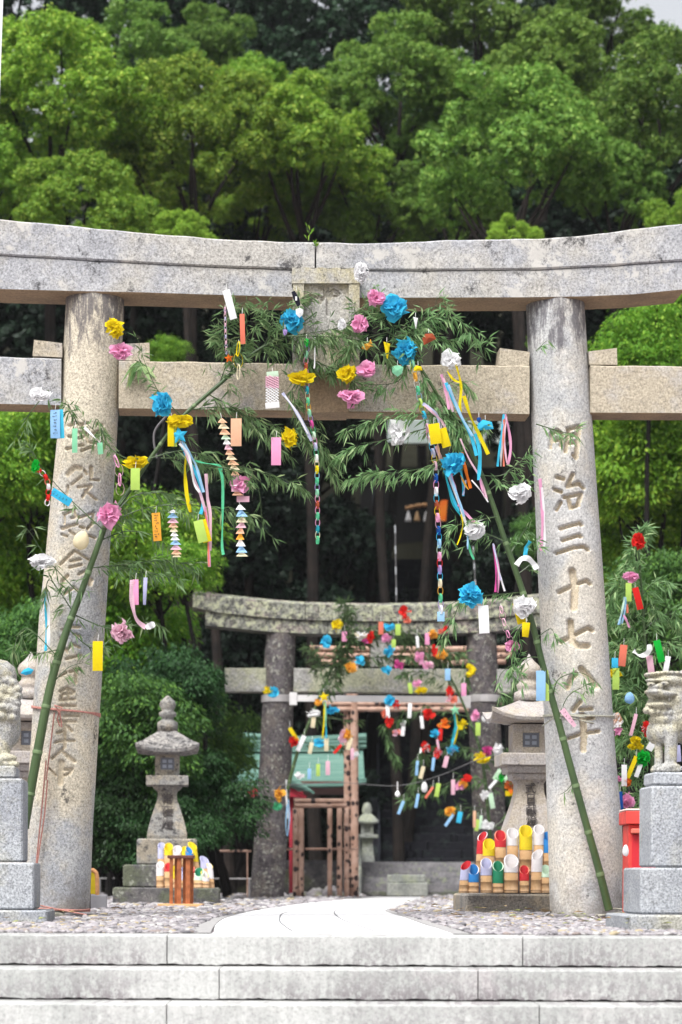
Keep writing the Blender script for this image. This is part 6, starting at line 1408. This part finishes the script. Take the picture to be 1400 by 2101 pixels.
for a in [
    (114, 870, 20, 58, 'lightblue', 'light blue wish strip with faint handwriting beside the left pillar below the tie beam', 1, dict(marks=7, col2='blue')),
    (154, 904, 11, 50, 'mint', 'mint green paper strip in front of the uppermost carved character of the left pillar', 0, {}),
    (206, 920, 11, 24, 'mint', 'short mint green tag on the left pillar near the pink ring net', 5, {}),
    (351, 888, 13, 56, 'yellow', 'yellow strip behind the blue paper star', 0, dict(col2='lime')),
    (485, 887, 22, 57, 'peach', 'plain light orange wish strip beside the top of the folded garland', 0, {}),
    (278, 983, 19, 45, 'lime', 'lime green wish strip under the yellow flower right of the left pillar', 0, {}),
    (567, 926, 20, 57, 'pink', 'plain pink wish strip below the tie beam beside a yellow flower', 0, {}),
    (322, 1081, 17, 58, 'orange', 'orange wish strip with dark handwriting right of the left pillar', 4, dict(marks=9)),
    (412, 1090, 20, 46, 'lime', 'lime green wish strip tilted beside the pink streamer', 14, dict(col2='yellow')),
    (126, 1020, 17, 46, 'blue', 'blue wish strip swung sideways across the left edge of the left pillar', 58, dict(marks=5)),
    (201, 1346, 21, 61, 'yellow', 'bright yellow wish strip low on the left pillar', 0, dict(off=.60)),
    (472, 625, 15, 62, 'white', 'white wish strip in front of the top beam\'s underside', 15, {}),
    (498, 675, 10, 62, 'coral', 'narrow orange-red strip beside the white one between the beams', 2, {}),
    (893, 890, 23, 42, 'yellow', 'golden yellow strip beside the long paper chain', 8, dict(off=.6)),
    (912, 898, 18, 40, 'yellow', 'yellow-green strip overlapping the golden one near the paper chain', 16, dict(off=.58)),
    (993, 1271, 21, 57, 'white', 'plain white wish strip in front of the inner torii\'s right beam end', 3, {}),
    (1110, 1407, 19, 62, 'lightblue', 'light blue wish strip on the right bamboo by the lantern\'s finial', 0, dict(col2='lime', off=.44)),
    (1167, 1473, 12, 44, 'palepink', 'pale pink strip caught in the cord on the right pillar', 38, dict(twist=.8, off=.44, marks=4)),
    (1066, 1258, 18, 44, 'yellow', 'yellow strip half behind the white flower on the right bamboo', 14, dict(off=.44)),
    (1079, 1292, 16, 30, 'yellow', 'crumpled yellow strip below the white flower on the right bamboo', -4, dict(twist=.6)),
    (720, 829, 15, 18, 'pink', 'pink paper tail hanging from the spread pink flower at the tie beam\'s centre', 3, {}),
    (190, 893, 6, 46, 'white', 'twisted white strip across the left pillar leading to a mint tag', 45, dict(twist=2.0)),
    (279, 1215, 12, 52, 'pink', 'pink strip hanging right of the left pillar with a frilled white tail', 1, {}),
    (298, 1213, 8, 56, 'lavender', 'narrow pale lavender strip next to the pink one right of the left pillar', -2, dict(twist=.8)),
    (1050, 1150, 10, 1, 'white', None, 0, {})]:
    if a[5]: strip(*a[:6], tilt=a[6], **a[7])
ribbons([('palepink', [(272, 1190), (271, 1230), (280, 1270), (300, 1288)], 10), ('white', [(300, 1288), (308, 1284), (318, 1280)], 14)], 'frilled pale pink paper curl below the pink strip right of the left pillar', off=.53)
ribbons([('white', [(1060, 1160), (1070, 1147), (1084, 1146), (1096, 1158), (1102, 1168)], 12)], 'curled white paper arch between the right bamboo and the right pillar', off=.5)
ribbons([('blue', [(1088, 1110), (1080, 1125), (1078, 1142)], 9)], 'short blue paper twist above the curled white arch', off=.45)
ribbons([('blue', [(93, 1214), (95, 1270), (94, 1336)], 6), ('white', [(97, 1214), (100, 1270), (100, 1330)], 7)], 'blue and white streamer hanging before the lower left pillar', off=.36)
star(368, 893, 19, 'blue', 'blue paper star under the flat yellow flower'); star(470, 735, 10, 'deeporange', 'small orange spiky star beside the yellow loops')
ribbons([('blue', [(370, 905), (385, 940), (405, 980), (416, 1030), (412, 1055)], 7), ('palepink', [(372, 905), (390, 950), (400, 985), (412, 1015), (425, 1060)], 6), ('lightblue', [(374, 905), (392, 935), (404, 960), (418, 1010)], 6), ('white', [(368, 910), (388, 935), (398, 990), (410, 1010)], 5)], 'blue, pink and white streamers trailing from the blue star', off=.52)
ribbons([('yellow', [(384, 935), (380, 960), (383, 1010), (391, 1051)], 8)], 'curved yellow streamer left of the blue and pink ones', off=.53)
ribbons([('palepink', [(423, 972), (426, 1020), (432, 1060), (431, 1130)], 7), ('pink', [(421, 1040), (426, 1080), (430, 1163)], 6), ('coral', [(421, 1050), (426, 1090), (429, 1162)], 3)], 'long straight pink streamer ending lowest below the tie beam on the left', off=.52)
ribbons([('green', [(450, 960), (457, 985), (457, 1060), (456, 1120), (459, 1138)], 6), ('green', [(455, 965), (450, 955), (420, 950), (400, 945)], 4)], 'dark green streamer hanging between the pink one and the garland', off=.52)
ribbons([('pink', [(1036, 850), (1044, 880), (1048, 920), (1042, 955)], 6), ('white', [(1035, 850), (1030, 900), (1028, 957)], 5), ('blue', [(1034, 850), (1028, 900), (1021, 957)], 5), ('coral', [(1034, 860), (1033, 910), (1034, 957)], 4), ('palepink', [(1040, 855), (1035, 900), (1040, 950)], 4)], 'looped pink, white and blue ribbon bunch below the tie beam left of the right pillar', off=.45)
ribbons([('pink', [(1108, 982), (1112, 1030), (1113, 1080), (1110, 1130)], 7), ('white', [(1112, 1000), (1117, 1060), (1118, 1110), (1114, 1130)], 5)], 'pink and white streamer hanging against the left side of the right pillar', off=.38)
ribbons([('magenta', [(1013, 1118), (1018, 1160), (1017, 1215)], 5), ('pink', [(1013, 1118), (1020, 1150), (1024, 1180), (1022, 1216)], 5), ('white', [(1013, 1118), (1022, 1165), (1036, 1213)], 4), ('lavender', [(1012, 1115), (1022, 1160), (1028, 1190)], 4)], 'magenta and lavender streamers hanging left of the right bamboo', off=.5)
ribbons([('yellow', [(936, 748), (946, 790), (944, 830), (946, 845)], 6), ('yellow', [(918, 762), (930, 778), (944, 785)], 5), ('yellow', [(952, 812), (966, 855), (985, 895), (1002, 932)], 8)], 'long yellow streamer slanting down from the white flower across the tie beam', off=.52)
ribbons([('pink', [(906, 768), (914, 800), (922, 840)], 6), ('palepink', [(910, 775), (922, 815), (930, 845)], 5), ('blue', [(915, 785), (938, 840), (965, 890), (978, 935)], 7), ('lightblue', [(920, 790), (945, 850), (970, 895)], 6), ('blue', [(975, 890), (985, 930), (982, 985)], 8)], 'pink and blue streamers slanting across the right half of the tie beam', off=.54)
ribbons([('palepink', [(895, 915), (905, 940), (918, 960)], 7), ('peach', [(898, 910), (902, 935), (902, 945)], 5), ('pink', [(925, 970), (934, 1000), (936, 1010)], 5)], 'pale pink streamers between the yellow strips and the blue pompom', off=.5)
ribbons([('blue', [(912, 965), (925, 1010), (942, 1050)], 6), ('white', [(918, 970), (936, 1015), (955, 1070), (962, 1090)], 6), ('teal', [(914, 970), (928, 1030), (948, 1060)], 4), ('pink', [(940, 1035), (958, 1055), (975, 1074)], 6), ('lightblue', [(922, 970), (940, 1020), (953, 1060)], 5), ('yellow', [(946, 1055), (950, 1075), (945, 1100), (938, 1118)], 3)], 'pastel streamers falling from the blue pompom to a white flower', off=.5)
ribbons([('deeporange', [(948, 928), (956, 965), (966, 1002)], 7), ('orange', [(945, 975), (955, 995), (962, 1005)], 4)], 'orange streamer right of the blue pompom', off=.52)
ribbons([('blue', [(946, 965), (950, 990), (951, 1018)], 5), ('lavender', [(956, 985), (952, 1010), (950, 1016)], 4)], 'short blue and lilac streamer beneath the blue pompom', off=.49)
ribbons([('palepink', [(945, 900), (962, 940), (985, 980), (1000, 1025)], 4), ('white', [(968, 985), (985, 1005), (1002, 1030)], 3), ('pink', [(984, 978), (990, 1005), (996, 1020)], 4)], 'thin pink and white streamer wound along the upper right bamboo stem', off=.55)
ribbons([('green', [(960, 1100), (965, 1130), (973, 1148)], 5), ('lightblue', [(960, 1095), (960, 1127)], 4)], 'short green streamer below the white flower of the pastel streamers', off=.5)
ribbons([('lavender', [(868, 828), (885, 840), (898, 855), (902, 880), (898, 890)], 7), ('palepink', [(872, 832), (890, 848), (905, 862), (915, 880)], 5)], 'lilac ribbon loop branching off the long paper chain', off=.56)
ribbons([('lavender', [(580, 806), (605, 840), (625, 875), (640, 905)], 7), ('white', [(585, 812), (610, 848), (632, 890)], 4)], 'pale lilac streamer slanting from the paper net to the short chain', off=.53)
ribbons([('white', [(646, 692), (646, 740), (645, 756)], 3)], 'thin white string hanging below the plaque', off=.5)
chainc = ['mint', 'yellow', 'orange', 'white', 'green', 'lightblue', 'lime', 'yellow', 'blue', 'lavender', 'palepink', 'pink', 'white', 'blue', 'lavender', 'yellow', 'palepink', 'palegreen', 'navy', 'pink', 'white', 'blue', 'rust', 'yellow', 'pink', 'palepink', 'navy', 'blue', 'lightblue', 'palegreen', 'pink', 'red', 'violet', 'blue', 'cream', 'orange', 'green', 'violet', 'white']
chain([(846, 742), (856, 790), (864, 830), (876, 870), (886, 915), (894, 960), (896, 1030), (901, 1100), (903, 1180), (905, 1255)], chainc, 'longest multicoloured paper chain, ending in a pale blue tag before the inner torii', tail='lightblue')
chain([(632, 700), (628, 740), (630, 790), (634, 840), (644, 890), (650, 940), (651, 1000), (652, 1060), (652, 1112)], ['green', 'violet', 'mint', 'pink', 'rust', 'pink', 'green', 'pink', 'teal', 'cream', 'green', 'orange', 'mint', 'violet', 'magenta', 'green', 'palegreen', 'pink', 'lavender', 'green', 'white', 'cream', 'yellow', 'lightblue'], 'multicoloured paper chain hanging from under the plaque, its end free in the dark opening', w=11, link=15)
chain([(236, 938), (244, 960), (246, 985), (247, 1012)], ['pink', 'palepink', 'pink', 'palepink'], 'pink paper ring net at the right edge of the left pillar', w=22, link=24, thick=2.5)
chain([(1028, 1246), (1034, 1275), (1044, 1305), (1048, 1318)], ['palepink', 'pink', 'palepink'], 'pink ring chain hanging before the inner torii\'s right pillar', w=16, link=15, thick=2.5)
chain([(490, 704), (488, 725), (490, 750), (489, 775)], ['yellow', 'yellow', 'cream', 'yellow', 'cream'], 'yellow ring loops hanging between the beams left of the plaque', off=.64, w=24, link=28, thick=2.2)
chain([(462, 632), (463, 680), (465, 725)], ['palepink', 'lavender', 'palepink'], 'thin twisted pink and lilac paper cord left of the white strip', w=6, link=7, thick=3)
chain([(76, 962), (92, 975), (100, 1000), (97, 1035)], ['red', 'white', 'red', 'coral', 'white', 'red'], 'red and white twisted paper cord left of the left pillar', w=13, link=12, thick=6)
flower(72, 957, 16, 24, 'brightgreen', 'small green paper flower on the red and white cord', T1, 'cup')
garland([(455, 858), (462, 890), (470, 925), (482, 965), (484, 1000), (488, 1015)], ['peach', 'cream', 'peach', 'palegreen', 'white', 'palepink', 'peach', 'cream'], 'folded triangle garland left of the peach strip, upper half of a long one', n=15, w=24)
garland([(492, 1035), (497, 1065), (493, 1100), (497, 1140)], ['white', 'lightblue', 'cream', 'palepink', 'peach', 'orange'], 'folded triangle garland with an orange foot below the pink flower', n=9, w=25)
garland([(355, 1045), (356, 1080), (360, 1110), (363, 1142)], ['white', 'lightblue', 'palepink', 'peach', 'cream', 'white'], 'pastel folded garland hanging right of the orange wish strip', n=11, w=24)
strip(499, 1024, 26, 12, 'palepink', 'pale pink paper tag joining the two halves of the folded garland', tilt=0)
net(561, 800, 32, 76, 'pink and white cut-paper net in front of the tie beam')
facet(794, 722, 14, 42, 'yellow', 'yellow paper cone hanging between the beams right of the plaque', shape='cone'); facet(754, 710, 26, 18, 'orange', 'orange folded paper fish right of the plaque', shape='fish', rot=30)
facet(880, 694, 28, 22, 'rust', 'brown-red folded paper at the dark gap between the beams', shape='bag', rot=20); facet(816, 761, 24, 24, 'mint', 'mint green five-sided paper left of the long chain', shape='shield')
facet(858, 756, 18, 13, 'yellow', 'small dull yellow paper tucked in the leaves by the long chain', shape='bag'); facet(996, 873, 34, 24, 'blue', 'blue folded paper bag just below the tie beam', shape='bag')
facet(608, 613, 16, 34, 'black', 'black and white folded paper at the left edge of the plaque', shape='leafy', rot=35, col2='white'); facet(615, 642, 16, 20, 'white', 'white folded paper scrap right above the blue flower near the plaque', shape='shield')
facet(853, 663, 10, 26, 'white', 'narrow white folded paper in the leaves right of the big blue pompom', shape='cone'); facet(585, 682, 10, 14, 'violet', 'tiny violet paper below the blue flower left of the plaque', shape='shield')
facet(629, 703, 9, 18, 'brightgreen', 'tiny green paper below the plaque at the head of the short chain', shape='shield'); facet(56, 1378, 26, 18, 'blue', 'blue folded paper boat before the lantern behind the left statue', shape='leafy', rot=-20, off=.2)
facet(983, 862, 9, 12, 'navy', 'tiny navy blue paper above the blue paper bag', shape='shield')
# ---- far decorations on the inner torii's bamboos
ff = lambda x, y, w, h, c, l, st='cup', c2=None: flower(x, y, w, h, c, l, T2, st, far=True, col2=c2)
fs = lambda x, y, w, h, c, l, t=0: strip(x, y, w, h, c, l, tilt=t, plane=T2, far=True)
for a in [(692, 1285, 18, 22, 'yellow', 'yellow flower on the inner torii\'s top beam left of centre', 'ball'), (740, 1303, 20, 16, 'white', 'white and yellow flower at the lower edge of the inner top beam', 'fan', 'cream'), (799, 1285, 20, 13, 'blue', 'flat blue flower on the inner top beam\'s lower course', 'fan'),
          (793, 1308, 16, 16, 'pink', 'mauve-pink flower under the inner top beam below the flat blue one', 'ball'), (750, 1317, 12, 12, 'magenta', 'small magenta flower behind the red one under the inner top beam', 'cup'), (761, 1308, 14, 20, 'red', 'red flower under the inner top beam beside the white and yellow one', 'fan'),
          (831, 1256, 20, 22, 'red', 'red flower on top of the inner beam\'s centre', 'cup'), (836, 1272, 12, 12, 'coral', 'small red flower just under the one on the inner beam\'s centre', 'cup'), (888, 1301, 16, 16, 'orange', 'orange flower at the inner top beam\'s edge by a pink strip', 'ball'),
          (915, 1291, 10, 13, 'red', 'tiny red flower near the foot of the longest paper chain', 'cup'), (905, 1296, 10, 9, 'coral', 'tiny coral flower beside the red one near the foot of the longest chain', 'cup'), (669, 1317, 16, 22, 'blue', 'blue flower left of the leaves between the inner beams', 'ball'),
          (800, 1335, 19, 18, 'blue', 'blue flower before the upper bamboo poles in the middle', 'cup'), (905, 1343, 20, 16, 'orange', 'orange flower before the upper bamboo poles on the right', 'ball'), (892, 1333, 10, 20, 'red', 'red flower left of the orange one before the upper bamboo poles', 'cup'), (861, 1350, 16, 22, 'pink', 'pink flower before the upper bamboo poles', 'cup'),
          (739, 1355, 17, 17, 'blue', 'blue flower before the upper bamboo poles on the left', 'cup'), (719, 1370, 19, 18, 'orange', 'orange flower above the inner tie beam at left', 'ball'), (818, 1365, 16, 18, 'magenta', 'magenta flower above the inner tie beam', 'cup'), (793, 1374, 18, 13, 'blue', 'flat blue flower lying on the inner tie beam\'s top edge', 'fan'),
          (879, 1367, 20, 17, 'palepink', 'pink and white flower above the inner tie beam at right', 'cup', 'pink'), (855, 1402, 15, 14, 'pink', 'mauve flower in front of the inner tie beam', 'cup'), (864, 1418, 20, 13, 'yellow', 'yellow flower at the lower edge of the inner tie beam', 'fan'), (965, 1375, 17, 19, 'yellow', 'yellow flower at the inner torii\'s right pillar, tie beam height', 'cup'),
          (924, 1419, 13, 18, 'red', 'red flower at the inner tie beam\'s lower right', 'cup'), (926, 1434, 20, 16, 'coral', 'red and white flower on the white rail below the tie beam', 'cup', 'palepink'), (800, 1438, 18, 18, 'blue', 'blue flower on the lower bamboo poles', 'ball'), (812, 1446, 14, 18, 'red', 'red and white flower touching the blue one on the lower bamboo poles', 'cup', 'white'),
          (789, 1464, 10, 13, 'coral', 'small red flower left of a white strip under the lower poles', 'cup'), (799, 1480, 16, 20, 'red', 'red flower at the foot of the upper white strip over the dark opening', 'cup'), (879, 1467, 18, 19, 'red', 'round red flower over the dark opening under the lower poles', 'ball'), (911, 1484, 22, 18, 'deeporange', 'orange-red flower over the dark opening beside the green star', 'cup', 'orange'),
          (892, 1506, 17, 14, 'blue', 'blue flower left of the red strip over the dark opening', 'ball'), (950, 1487, 15, 19, 'yellow', 'yellow flower beside the inner torii\'s right pillar over the dark opening', 'cup'), (815, 1504, 16, 12, 'palepink', 'white-pink flower at the tip of a drooping dark twig', 'fan', 'coral'), (827, 1484, 9, 11, 'white', 'tiny white flower on top of a short white strip over the dark opening', 'cup'),
          (873, 1536, 18, 19, 'red', 'half red half white flower over the dark opening', 'cup', 'white'), (898, 1545, 15, 19, 'red', 'red flower with a pale pink centre below the half white one', 'cup', 'palepink'), (929, 1538, 22, 17, 'blue', 'blue flower at the lower end of the star\'s ribbons', 'cup', 'lightblue'), (871, 1615, 13, 22, 'white', 'egg-shaped white flower before the dark stairway', 'egg'),
          (957, 1598, 16, 14, 'red', 'red flower topmost of the red, orange and pink trio', 'cup'), (950, 1608, 17, 12, 'orange', 'orange flower in the middle of the red, orange and pink trio', 'fan'), (944, 1614, 16, 13, 'pink', 'pink flower lowest of the red, orange and pink trio', 'fan'), (925, 1664, 21, 16, 'orange', 'orange flower low before the dark stairway', 'fan'),
          (976, 1468, 14, 18, 'pink', 'hot pink flower before the inner right pillar', 'ball'), (999, 1541, 19, 17, 'magenta', 'magenta flower at the firebox height left of the right lantern', 'ball'), (987, 1556, 25, 19, 'yellow', 'yellow flower left of the right lantern\'s platform', 'ball'), (1023, 1536, 17, 21, 'white', 'white flower beside the firebox of the right lantern', 'ball'),
          (997, 1475, 16, 14, 'white', 'white paper fold under the roof corner of the right lantern', 'fan'), (1025, 1597, 16, 19, 'brightgreen', 'green flower below the right lantern\'s platform', 'cup'), (995, 1630, 14, 16, 'white', 'round white flower left of the right lantern\'s stem', 'ball'), (1000, 1692, 25, 16, 'white', 'white flower just above the painted bamboo cups', 'fan'),
          (550, 1416, 17, 13, 'yellow', 'yellow flower on the inner torii\'s left pillar beside the metal band', 'ball'), (562, 1421, 17, 18, 'blue', 'blue flower on the inner left pillar beside the yellow one', 'ball'), (641, 1464, 26, 14, 'white', 'white flower on the thin bamboo inside the inner torii\'s left side', 'cup'), (680, 1457, 26, 14, 'blue', 'long blue flower under the white rail on the left', 'fan'),
          (655, 1440, 16, 12, 'orange', 'orange flower behind the yellow star', 'cup'), (602, 1522, 16, 18, 'red', 'red flower against the inner left pillar\'s right side', 'ball'), (656, 1523, 19, 17, 'blue', 'blue flower before the green roof\'s ridge', 'cup'), (713, 1508, 16, 18, 'orange', 'orange flower on the tall bamboo post', 'ball'), (704, 1512, 14, 24, 'palepink', 'pale pink flower left of the orange one on the tall bamboo post', 'cup'),
          (730, 1546, 11, 13, 'white', 'small white flower right of the tall bamboo post', 'cup'), (616, 1592, 17, 11, 'white', 'white flower before the green roof\'s lower left', 'fan'), (574, 1630, 18, 21, 'orange', 'orange flower low on the inner left pillar', 'ball'), (570, 1655, 16, 14, 'green', 'green flower below the orange one on the inner left pillar', 'ball'), (1048, 1610, 20, 22, 'rust', 'dark red and orange flower left of the right lantern\'s stem', 'fan', 'deeporange')]:
    ff(*a)
for a in [(707, 1306, 10, 20, 'pink', 'pink strip in the leaves under the inner top beam at left'), (782, 1289, 10, 26, 'coral', 'coral strip on the inner top beam left of the flat blue flower'), (817, 1292, 11, 23, 'lime', 'lime strip on the inner top beam right of the flat blue flower'), (808, 1320, 9, 17, 'lime', 'short lime strip under the inner top beam'),
          (857, 1317, 6, 24, 'white', 'thin white strip under the inner top beam, right of centre', 5), (877, 1311, 9, 24, 'pink', 'pink strip next to the orange flower under the inner top beam'), (919, 1384, 11, 24, 'lightblue', 'light blue strip in front of the inner tie beam'), (842, 1412, 8, 22, 'lime', 'lime strip in front of the inner tie beam', 8), (952, 1415, 10, 26, 'pink', 'pink strip at the right end of the inner tie beam'),
          (796, 1460, 8, 26, 'white', 'white strip below the blue flower of the lower poles', 3), (841, 1458, 8, 30, 'white', 'long white strip below the lower poles, centre', -3), (866, 1482, 7, 26, 'white', 'curved white and yellow strip left of the round red flower', 6), (904, 1507, 8, 24, 'red', 'red strip hanging right of the blue flower over the dark opening', -4), (827, 1500, 8, 20, 'white', 'short white strip with a tiny white flower on top', -6),
          (899, 1527, 5, 20, 'palepink', 'thin pale strip above the red flower with a pink centre', 10), (915, 1563, 9, 24, 'palepink', 'pale pink strip below the star\'s blue flower', -14), (856, 1576, 6, 30, 'lightblue', 'pale strip at the left of the drooping leaves before the stairway', -4), (889, 1568, 6, 27, 'lightblue', 'pale strip below the flower with a pink centre', -6), (866, 1585, 8, 26, 'cream', 'cream strip amid drooping leaves before the dark stairway', -14),
          (881, 1626, 5, 28, 'coral', 'slanting coral strip right of the egg-shaped white flower', -35), (898, 1621, 9, 28, 'lime', 'lime strip before the dark stairway', -10), (930, 1615, 8, 31, 'palepink', 'pale pink strip left of the flower trio'), (823, 1657, 6, 29, 'lightblue', 'slanting pale strip lowest at the left before the stairway', -22), (856, 1643, 6, 29, 'lightblue', 'thin pale strip below the egg-shaped white flower', -10),
          (922, 1683, 6, 29, 'lightblue', 'slanting pale strip under the low orange flower', -34), (943, 1677, 10, 23, 'blue', 'blue strip low before the dark stairway', -10), (981, 1496, 10, 27, 'lime', 'lime strip on the inner right pillar below the hot pink flower'), (1009, 1643, 10, 32, 'palegreen', 'pale green strip left of the right lantern\'s stem', 10), (1013, 1607, 6, 28, 'white', 'slanting white strip above the round white flower', -40),
          (1020, 1589, 8, 24, 'palegreen', 'slanting pale green strip below the right lantern\'s platform', -32), (1040, 1595, 7, 22, 'palegreen', 'pale green strip right of the green flower', -35), (974, 1681, 6, 34, 'peach', 'thin peach strip at the inner right pillar\'s foot'), (979, 1693, 8, 24, 'lime', 'lime strip at the inner right pillar above the bamboo cups', -8), (986, 1687, 6, 28, 'palegreen', 'thin pale green strip beside the lime one above the cups', -8),
          (1050, 1628, 26, 10, 'yellow', 'yellow paper fold under the dark red flower by the right lantern', 0), (643, 1482, 9, 22, 'cream', 'cream strip under the white flower on the thin bamboo', -6), (603, 1507, 8, 32, 'yellow', 'slanting yellow strip above the red flower by the inner left pillar', 32), (618, 1525, 9, 34, 'white', 'pale strip on the thin bamboo before the green roof', -24), (638, 1535, 8, 24, 'cream', 'cream strip left of the blue flower before the green roof', -12),
          (670, 1528, 9, 26, 'cream', 'cream strip right of the blue flower before the green roof'), (693, 1537, 6, 24, 'red', 'slanting red strip left of the tall bamboo post', -40), (717, 1526, 9, 26, 'cream', 'cream strip on the tall bamboo post', -14), (723, 1547, 7, 24, 'palepink', 'pale strip beside the small white flower at the tall bamboo post'), (635, 1588, 7, 22, 'lightblue', 'pale blue strip before the green roof'),
          (653, 1580, 8, 25, 'lime', 'lime strip before the green roof'), (673, 1576, 9, 29, 'palepink', 'pale pink strip before the green roof')]:
    fs(*a)
star(665, 1430, 11, 'yellow', 'yellow star at the left end of the white rail', T2, 1.05, True); star(934, 1457, 11, 'mint', 'green star heading the blue and yellow ribbons', T2, 1.05, True)
ribbons([('blue', [(664, 1440), (668, 1470), (670, 1515)], 3), ('yellow', [(666, 1440), (665, 1480), (662, 1515)], 3.5), ('mint', [(668, 1440), (669, 1470), (668, 1490)], 3)], 'blue and yellow ribbons below the yellow star', T2, 1.0, far=True)
ribbons([('blue', [(934, 1465), (937, 1490), (928, 1525)], 5), ('yellow', [(936, 1465), (939, 1495), (932, 1528)], 3), ('teal', [(932, 1465), (934, 1490), (926, 1520)], 3)], 'blue and yellow ribbons below the green star', T2, 1.0, far=True)
ribbons([('white', [(588, 1600), (588, 1640), (592, 1680)], 4), ('lightblue', [(592, 1640), (594, 1680), (590, 1715), (587, 1690), (590, 1650)], 3)], 'white looped ribbon hanging right of the inner left pillar', T2, .5, far=True)
# ---- decorations on the right-hand bamboo
g3 = dict(plane=T3)
for a in [(1310, 1110, 24, 30, 'red', 'red flower at the tip of the right-hand bamboo', 'ball'), (1296, 1184, 32, 20, 'pink', 'pink paper bow high on the right-hand bamboo', 'fan'), (1292, 1432, 20, 24, 'lightblue', 'light blue flower left of the right statue\'s head', 'egg'), (1266, 1478, 22, 30, 'white', 'white and orange flower at the right pillar\'s edge by the cord', 'cup', 'peach'),
          (1268, 1500, 14, 18, 'pink', 'pink flower below the white and orange one at the pillar\'s edge'), (1328, 1496, 22, 30, 'red', 'red and white flower tucked under the right statue\'s chin', 'cup', 'white'), (1304, 1520, 20, 18, 'yellow', 'yellow flower above the green pompom by the right statue', 'ball'), (1296, 1533, 16, 12, 'yellow', 'smaller yellow flower lower left of the other by the right statue', 'cup'), (1312, 1533, 16, 12, 'yellow', 'smaller yellow flower lower right of the other by the right statue', 'cup'),
          (1319, 1556, 27, 27, 'brightgreen', 'bright green pompom beside the right statue\'s legs', 'ball'), (1285, 1604, 20, 18, 'deeporange', 'orange-red flower behind a white strip above the red box', 'cup'), (1269, 1598, 14, 12, 'pink', 'pink flower at the pillar\'s edge above the red box', 'cup'), (1289, 1643, 25, 28, 'pink', 'large pink flower above the red box', 'ball'), (1392, 1576, 14, 12, 'white', 'small white paper behind the right statue\'s legs', 'cup'), (1262, 1382, 26, 18, 'yellow', 'yellow flower behind a lime strip at the right pillar\'s edge', 'fan')]:
    a = list(a); st = a[6] if len(a) > 6 else 'cup'; c2 = a[7] if len(a) > 7 else None; flower(*a[:6], T3, st, col2=c2)
flower(1284, 1745, 13, 24, 'white', 'white egg-shaped flower before the red box', Plane(1286, 18.9), 'egg', off=.1)
for a in [(1290, 1215, 12, 38, 'lime', 'lime strip under the pink bow on the right-hand bamboo', 0), (1309, 1228, 13, 46, 'red', 'red strip tilted, high on the right-hand bamboo', 14), (1278, 1345, 15, 44, 'coral', 'orange-red strip beside the right pillar on the right-hand bamboo', -6), (1353, 1336, 14, 46, 'brightgreen', 'dark green strip above the right statue', 14),
          (1335, 1366, 13, 42, 'palepink', 'salmon pink strip standing out above the right statue\'s brow', 8), (1368, 1365, 11, 38, 'white', 'white strip above the right statue\'s head', -10), (1262, 1360, 13, 20, 'blue', 'short blue strip at the right pillar\'s edge above a lime one', 0), (1264, 1393, 14, 44, 'lime', 'lime strip in front of a yellow flower at the right pillar\'s edge', 0), (1300, 1487, 7, 46, 'palepink', 'thin pale streamer strip slanting left of the statue', -14),
          (1338, 1527, 14, 28, 'white', 'white strip between the statue\'s chest and legs', -30), (1297, 1574, 9, 48, 'yellow', 'yellow strip slanting below the green pompom', -22), (1310, 1581, 9, 28, 'white', 'short white strip right under the green pompom', -20), (1281, 1591, 11, 44, 'white', 'upright white strip above the red box', 0), (1274, 1650, 9, 52, 'navy', 'dark blue strip at the right pillar\'s edge above the red box', 3), (1391, 1546, 12, 34, 'lavender', 'lilac and green strip behind the right statue\'s legs', 4)]:
    strip(*a[:6], tilt=a[6], plane=T3)
ribbons([('white', [(1300, 1335), (1312, 1345), (1326, 1342), (1333, 1332), (1332, 1322)], 11)], 'curled white strip like a smile above the statue', T3, .5)
ribbons([('lightblue', [(1283, 1225), (1278, 1250), (1270, 1282)], 6), ('lightblue', [(1285, 1230), (1281, 1260), (1276, 1280)], 4), ('palegreen', [(1282, 1225), (1276, 1255), (1268, 1275)], 4)], 'pale blue tassel on the right-hand bamboo', T3, .5)
ribbons([('coral', [(1287, 1240), (1288, 1258)], 5), ('pink', [(1280, 1262), (1288, 1278), (1292, 1288)], 5)], 'short coral and pink twist beside the pale blue tassel', T3, .5)
# ================================================================ thin air volume added to lift the dark tones
def shadow_lift():
    V, Fc = box((0, 70, 21), (230, 290, 48)); t = NT('shadow_lift_volume'); v = t.n('VolumePrincipled', i_Density=.00022, i_Anisotropy=.2); v.inputs['Color'].default_value = (.92, .95, 1, 1); t.l(v.outputs[0], t.out.inputs[1])
    tag(mesh_obj('shadow_lift', V, Fc, t.m, base=(0, 70, -3)), kind='stuff')
shadow_lift()
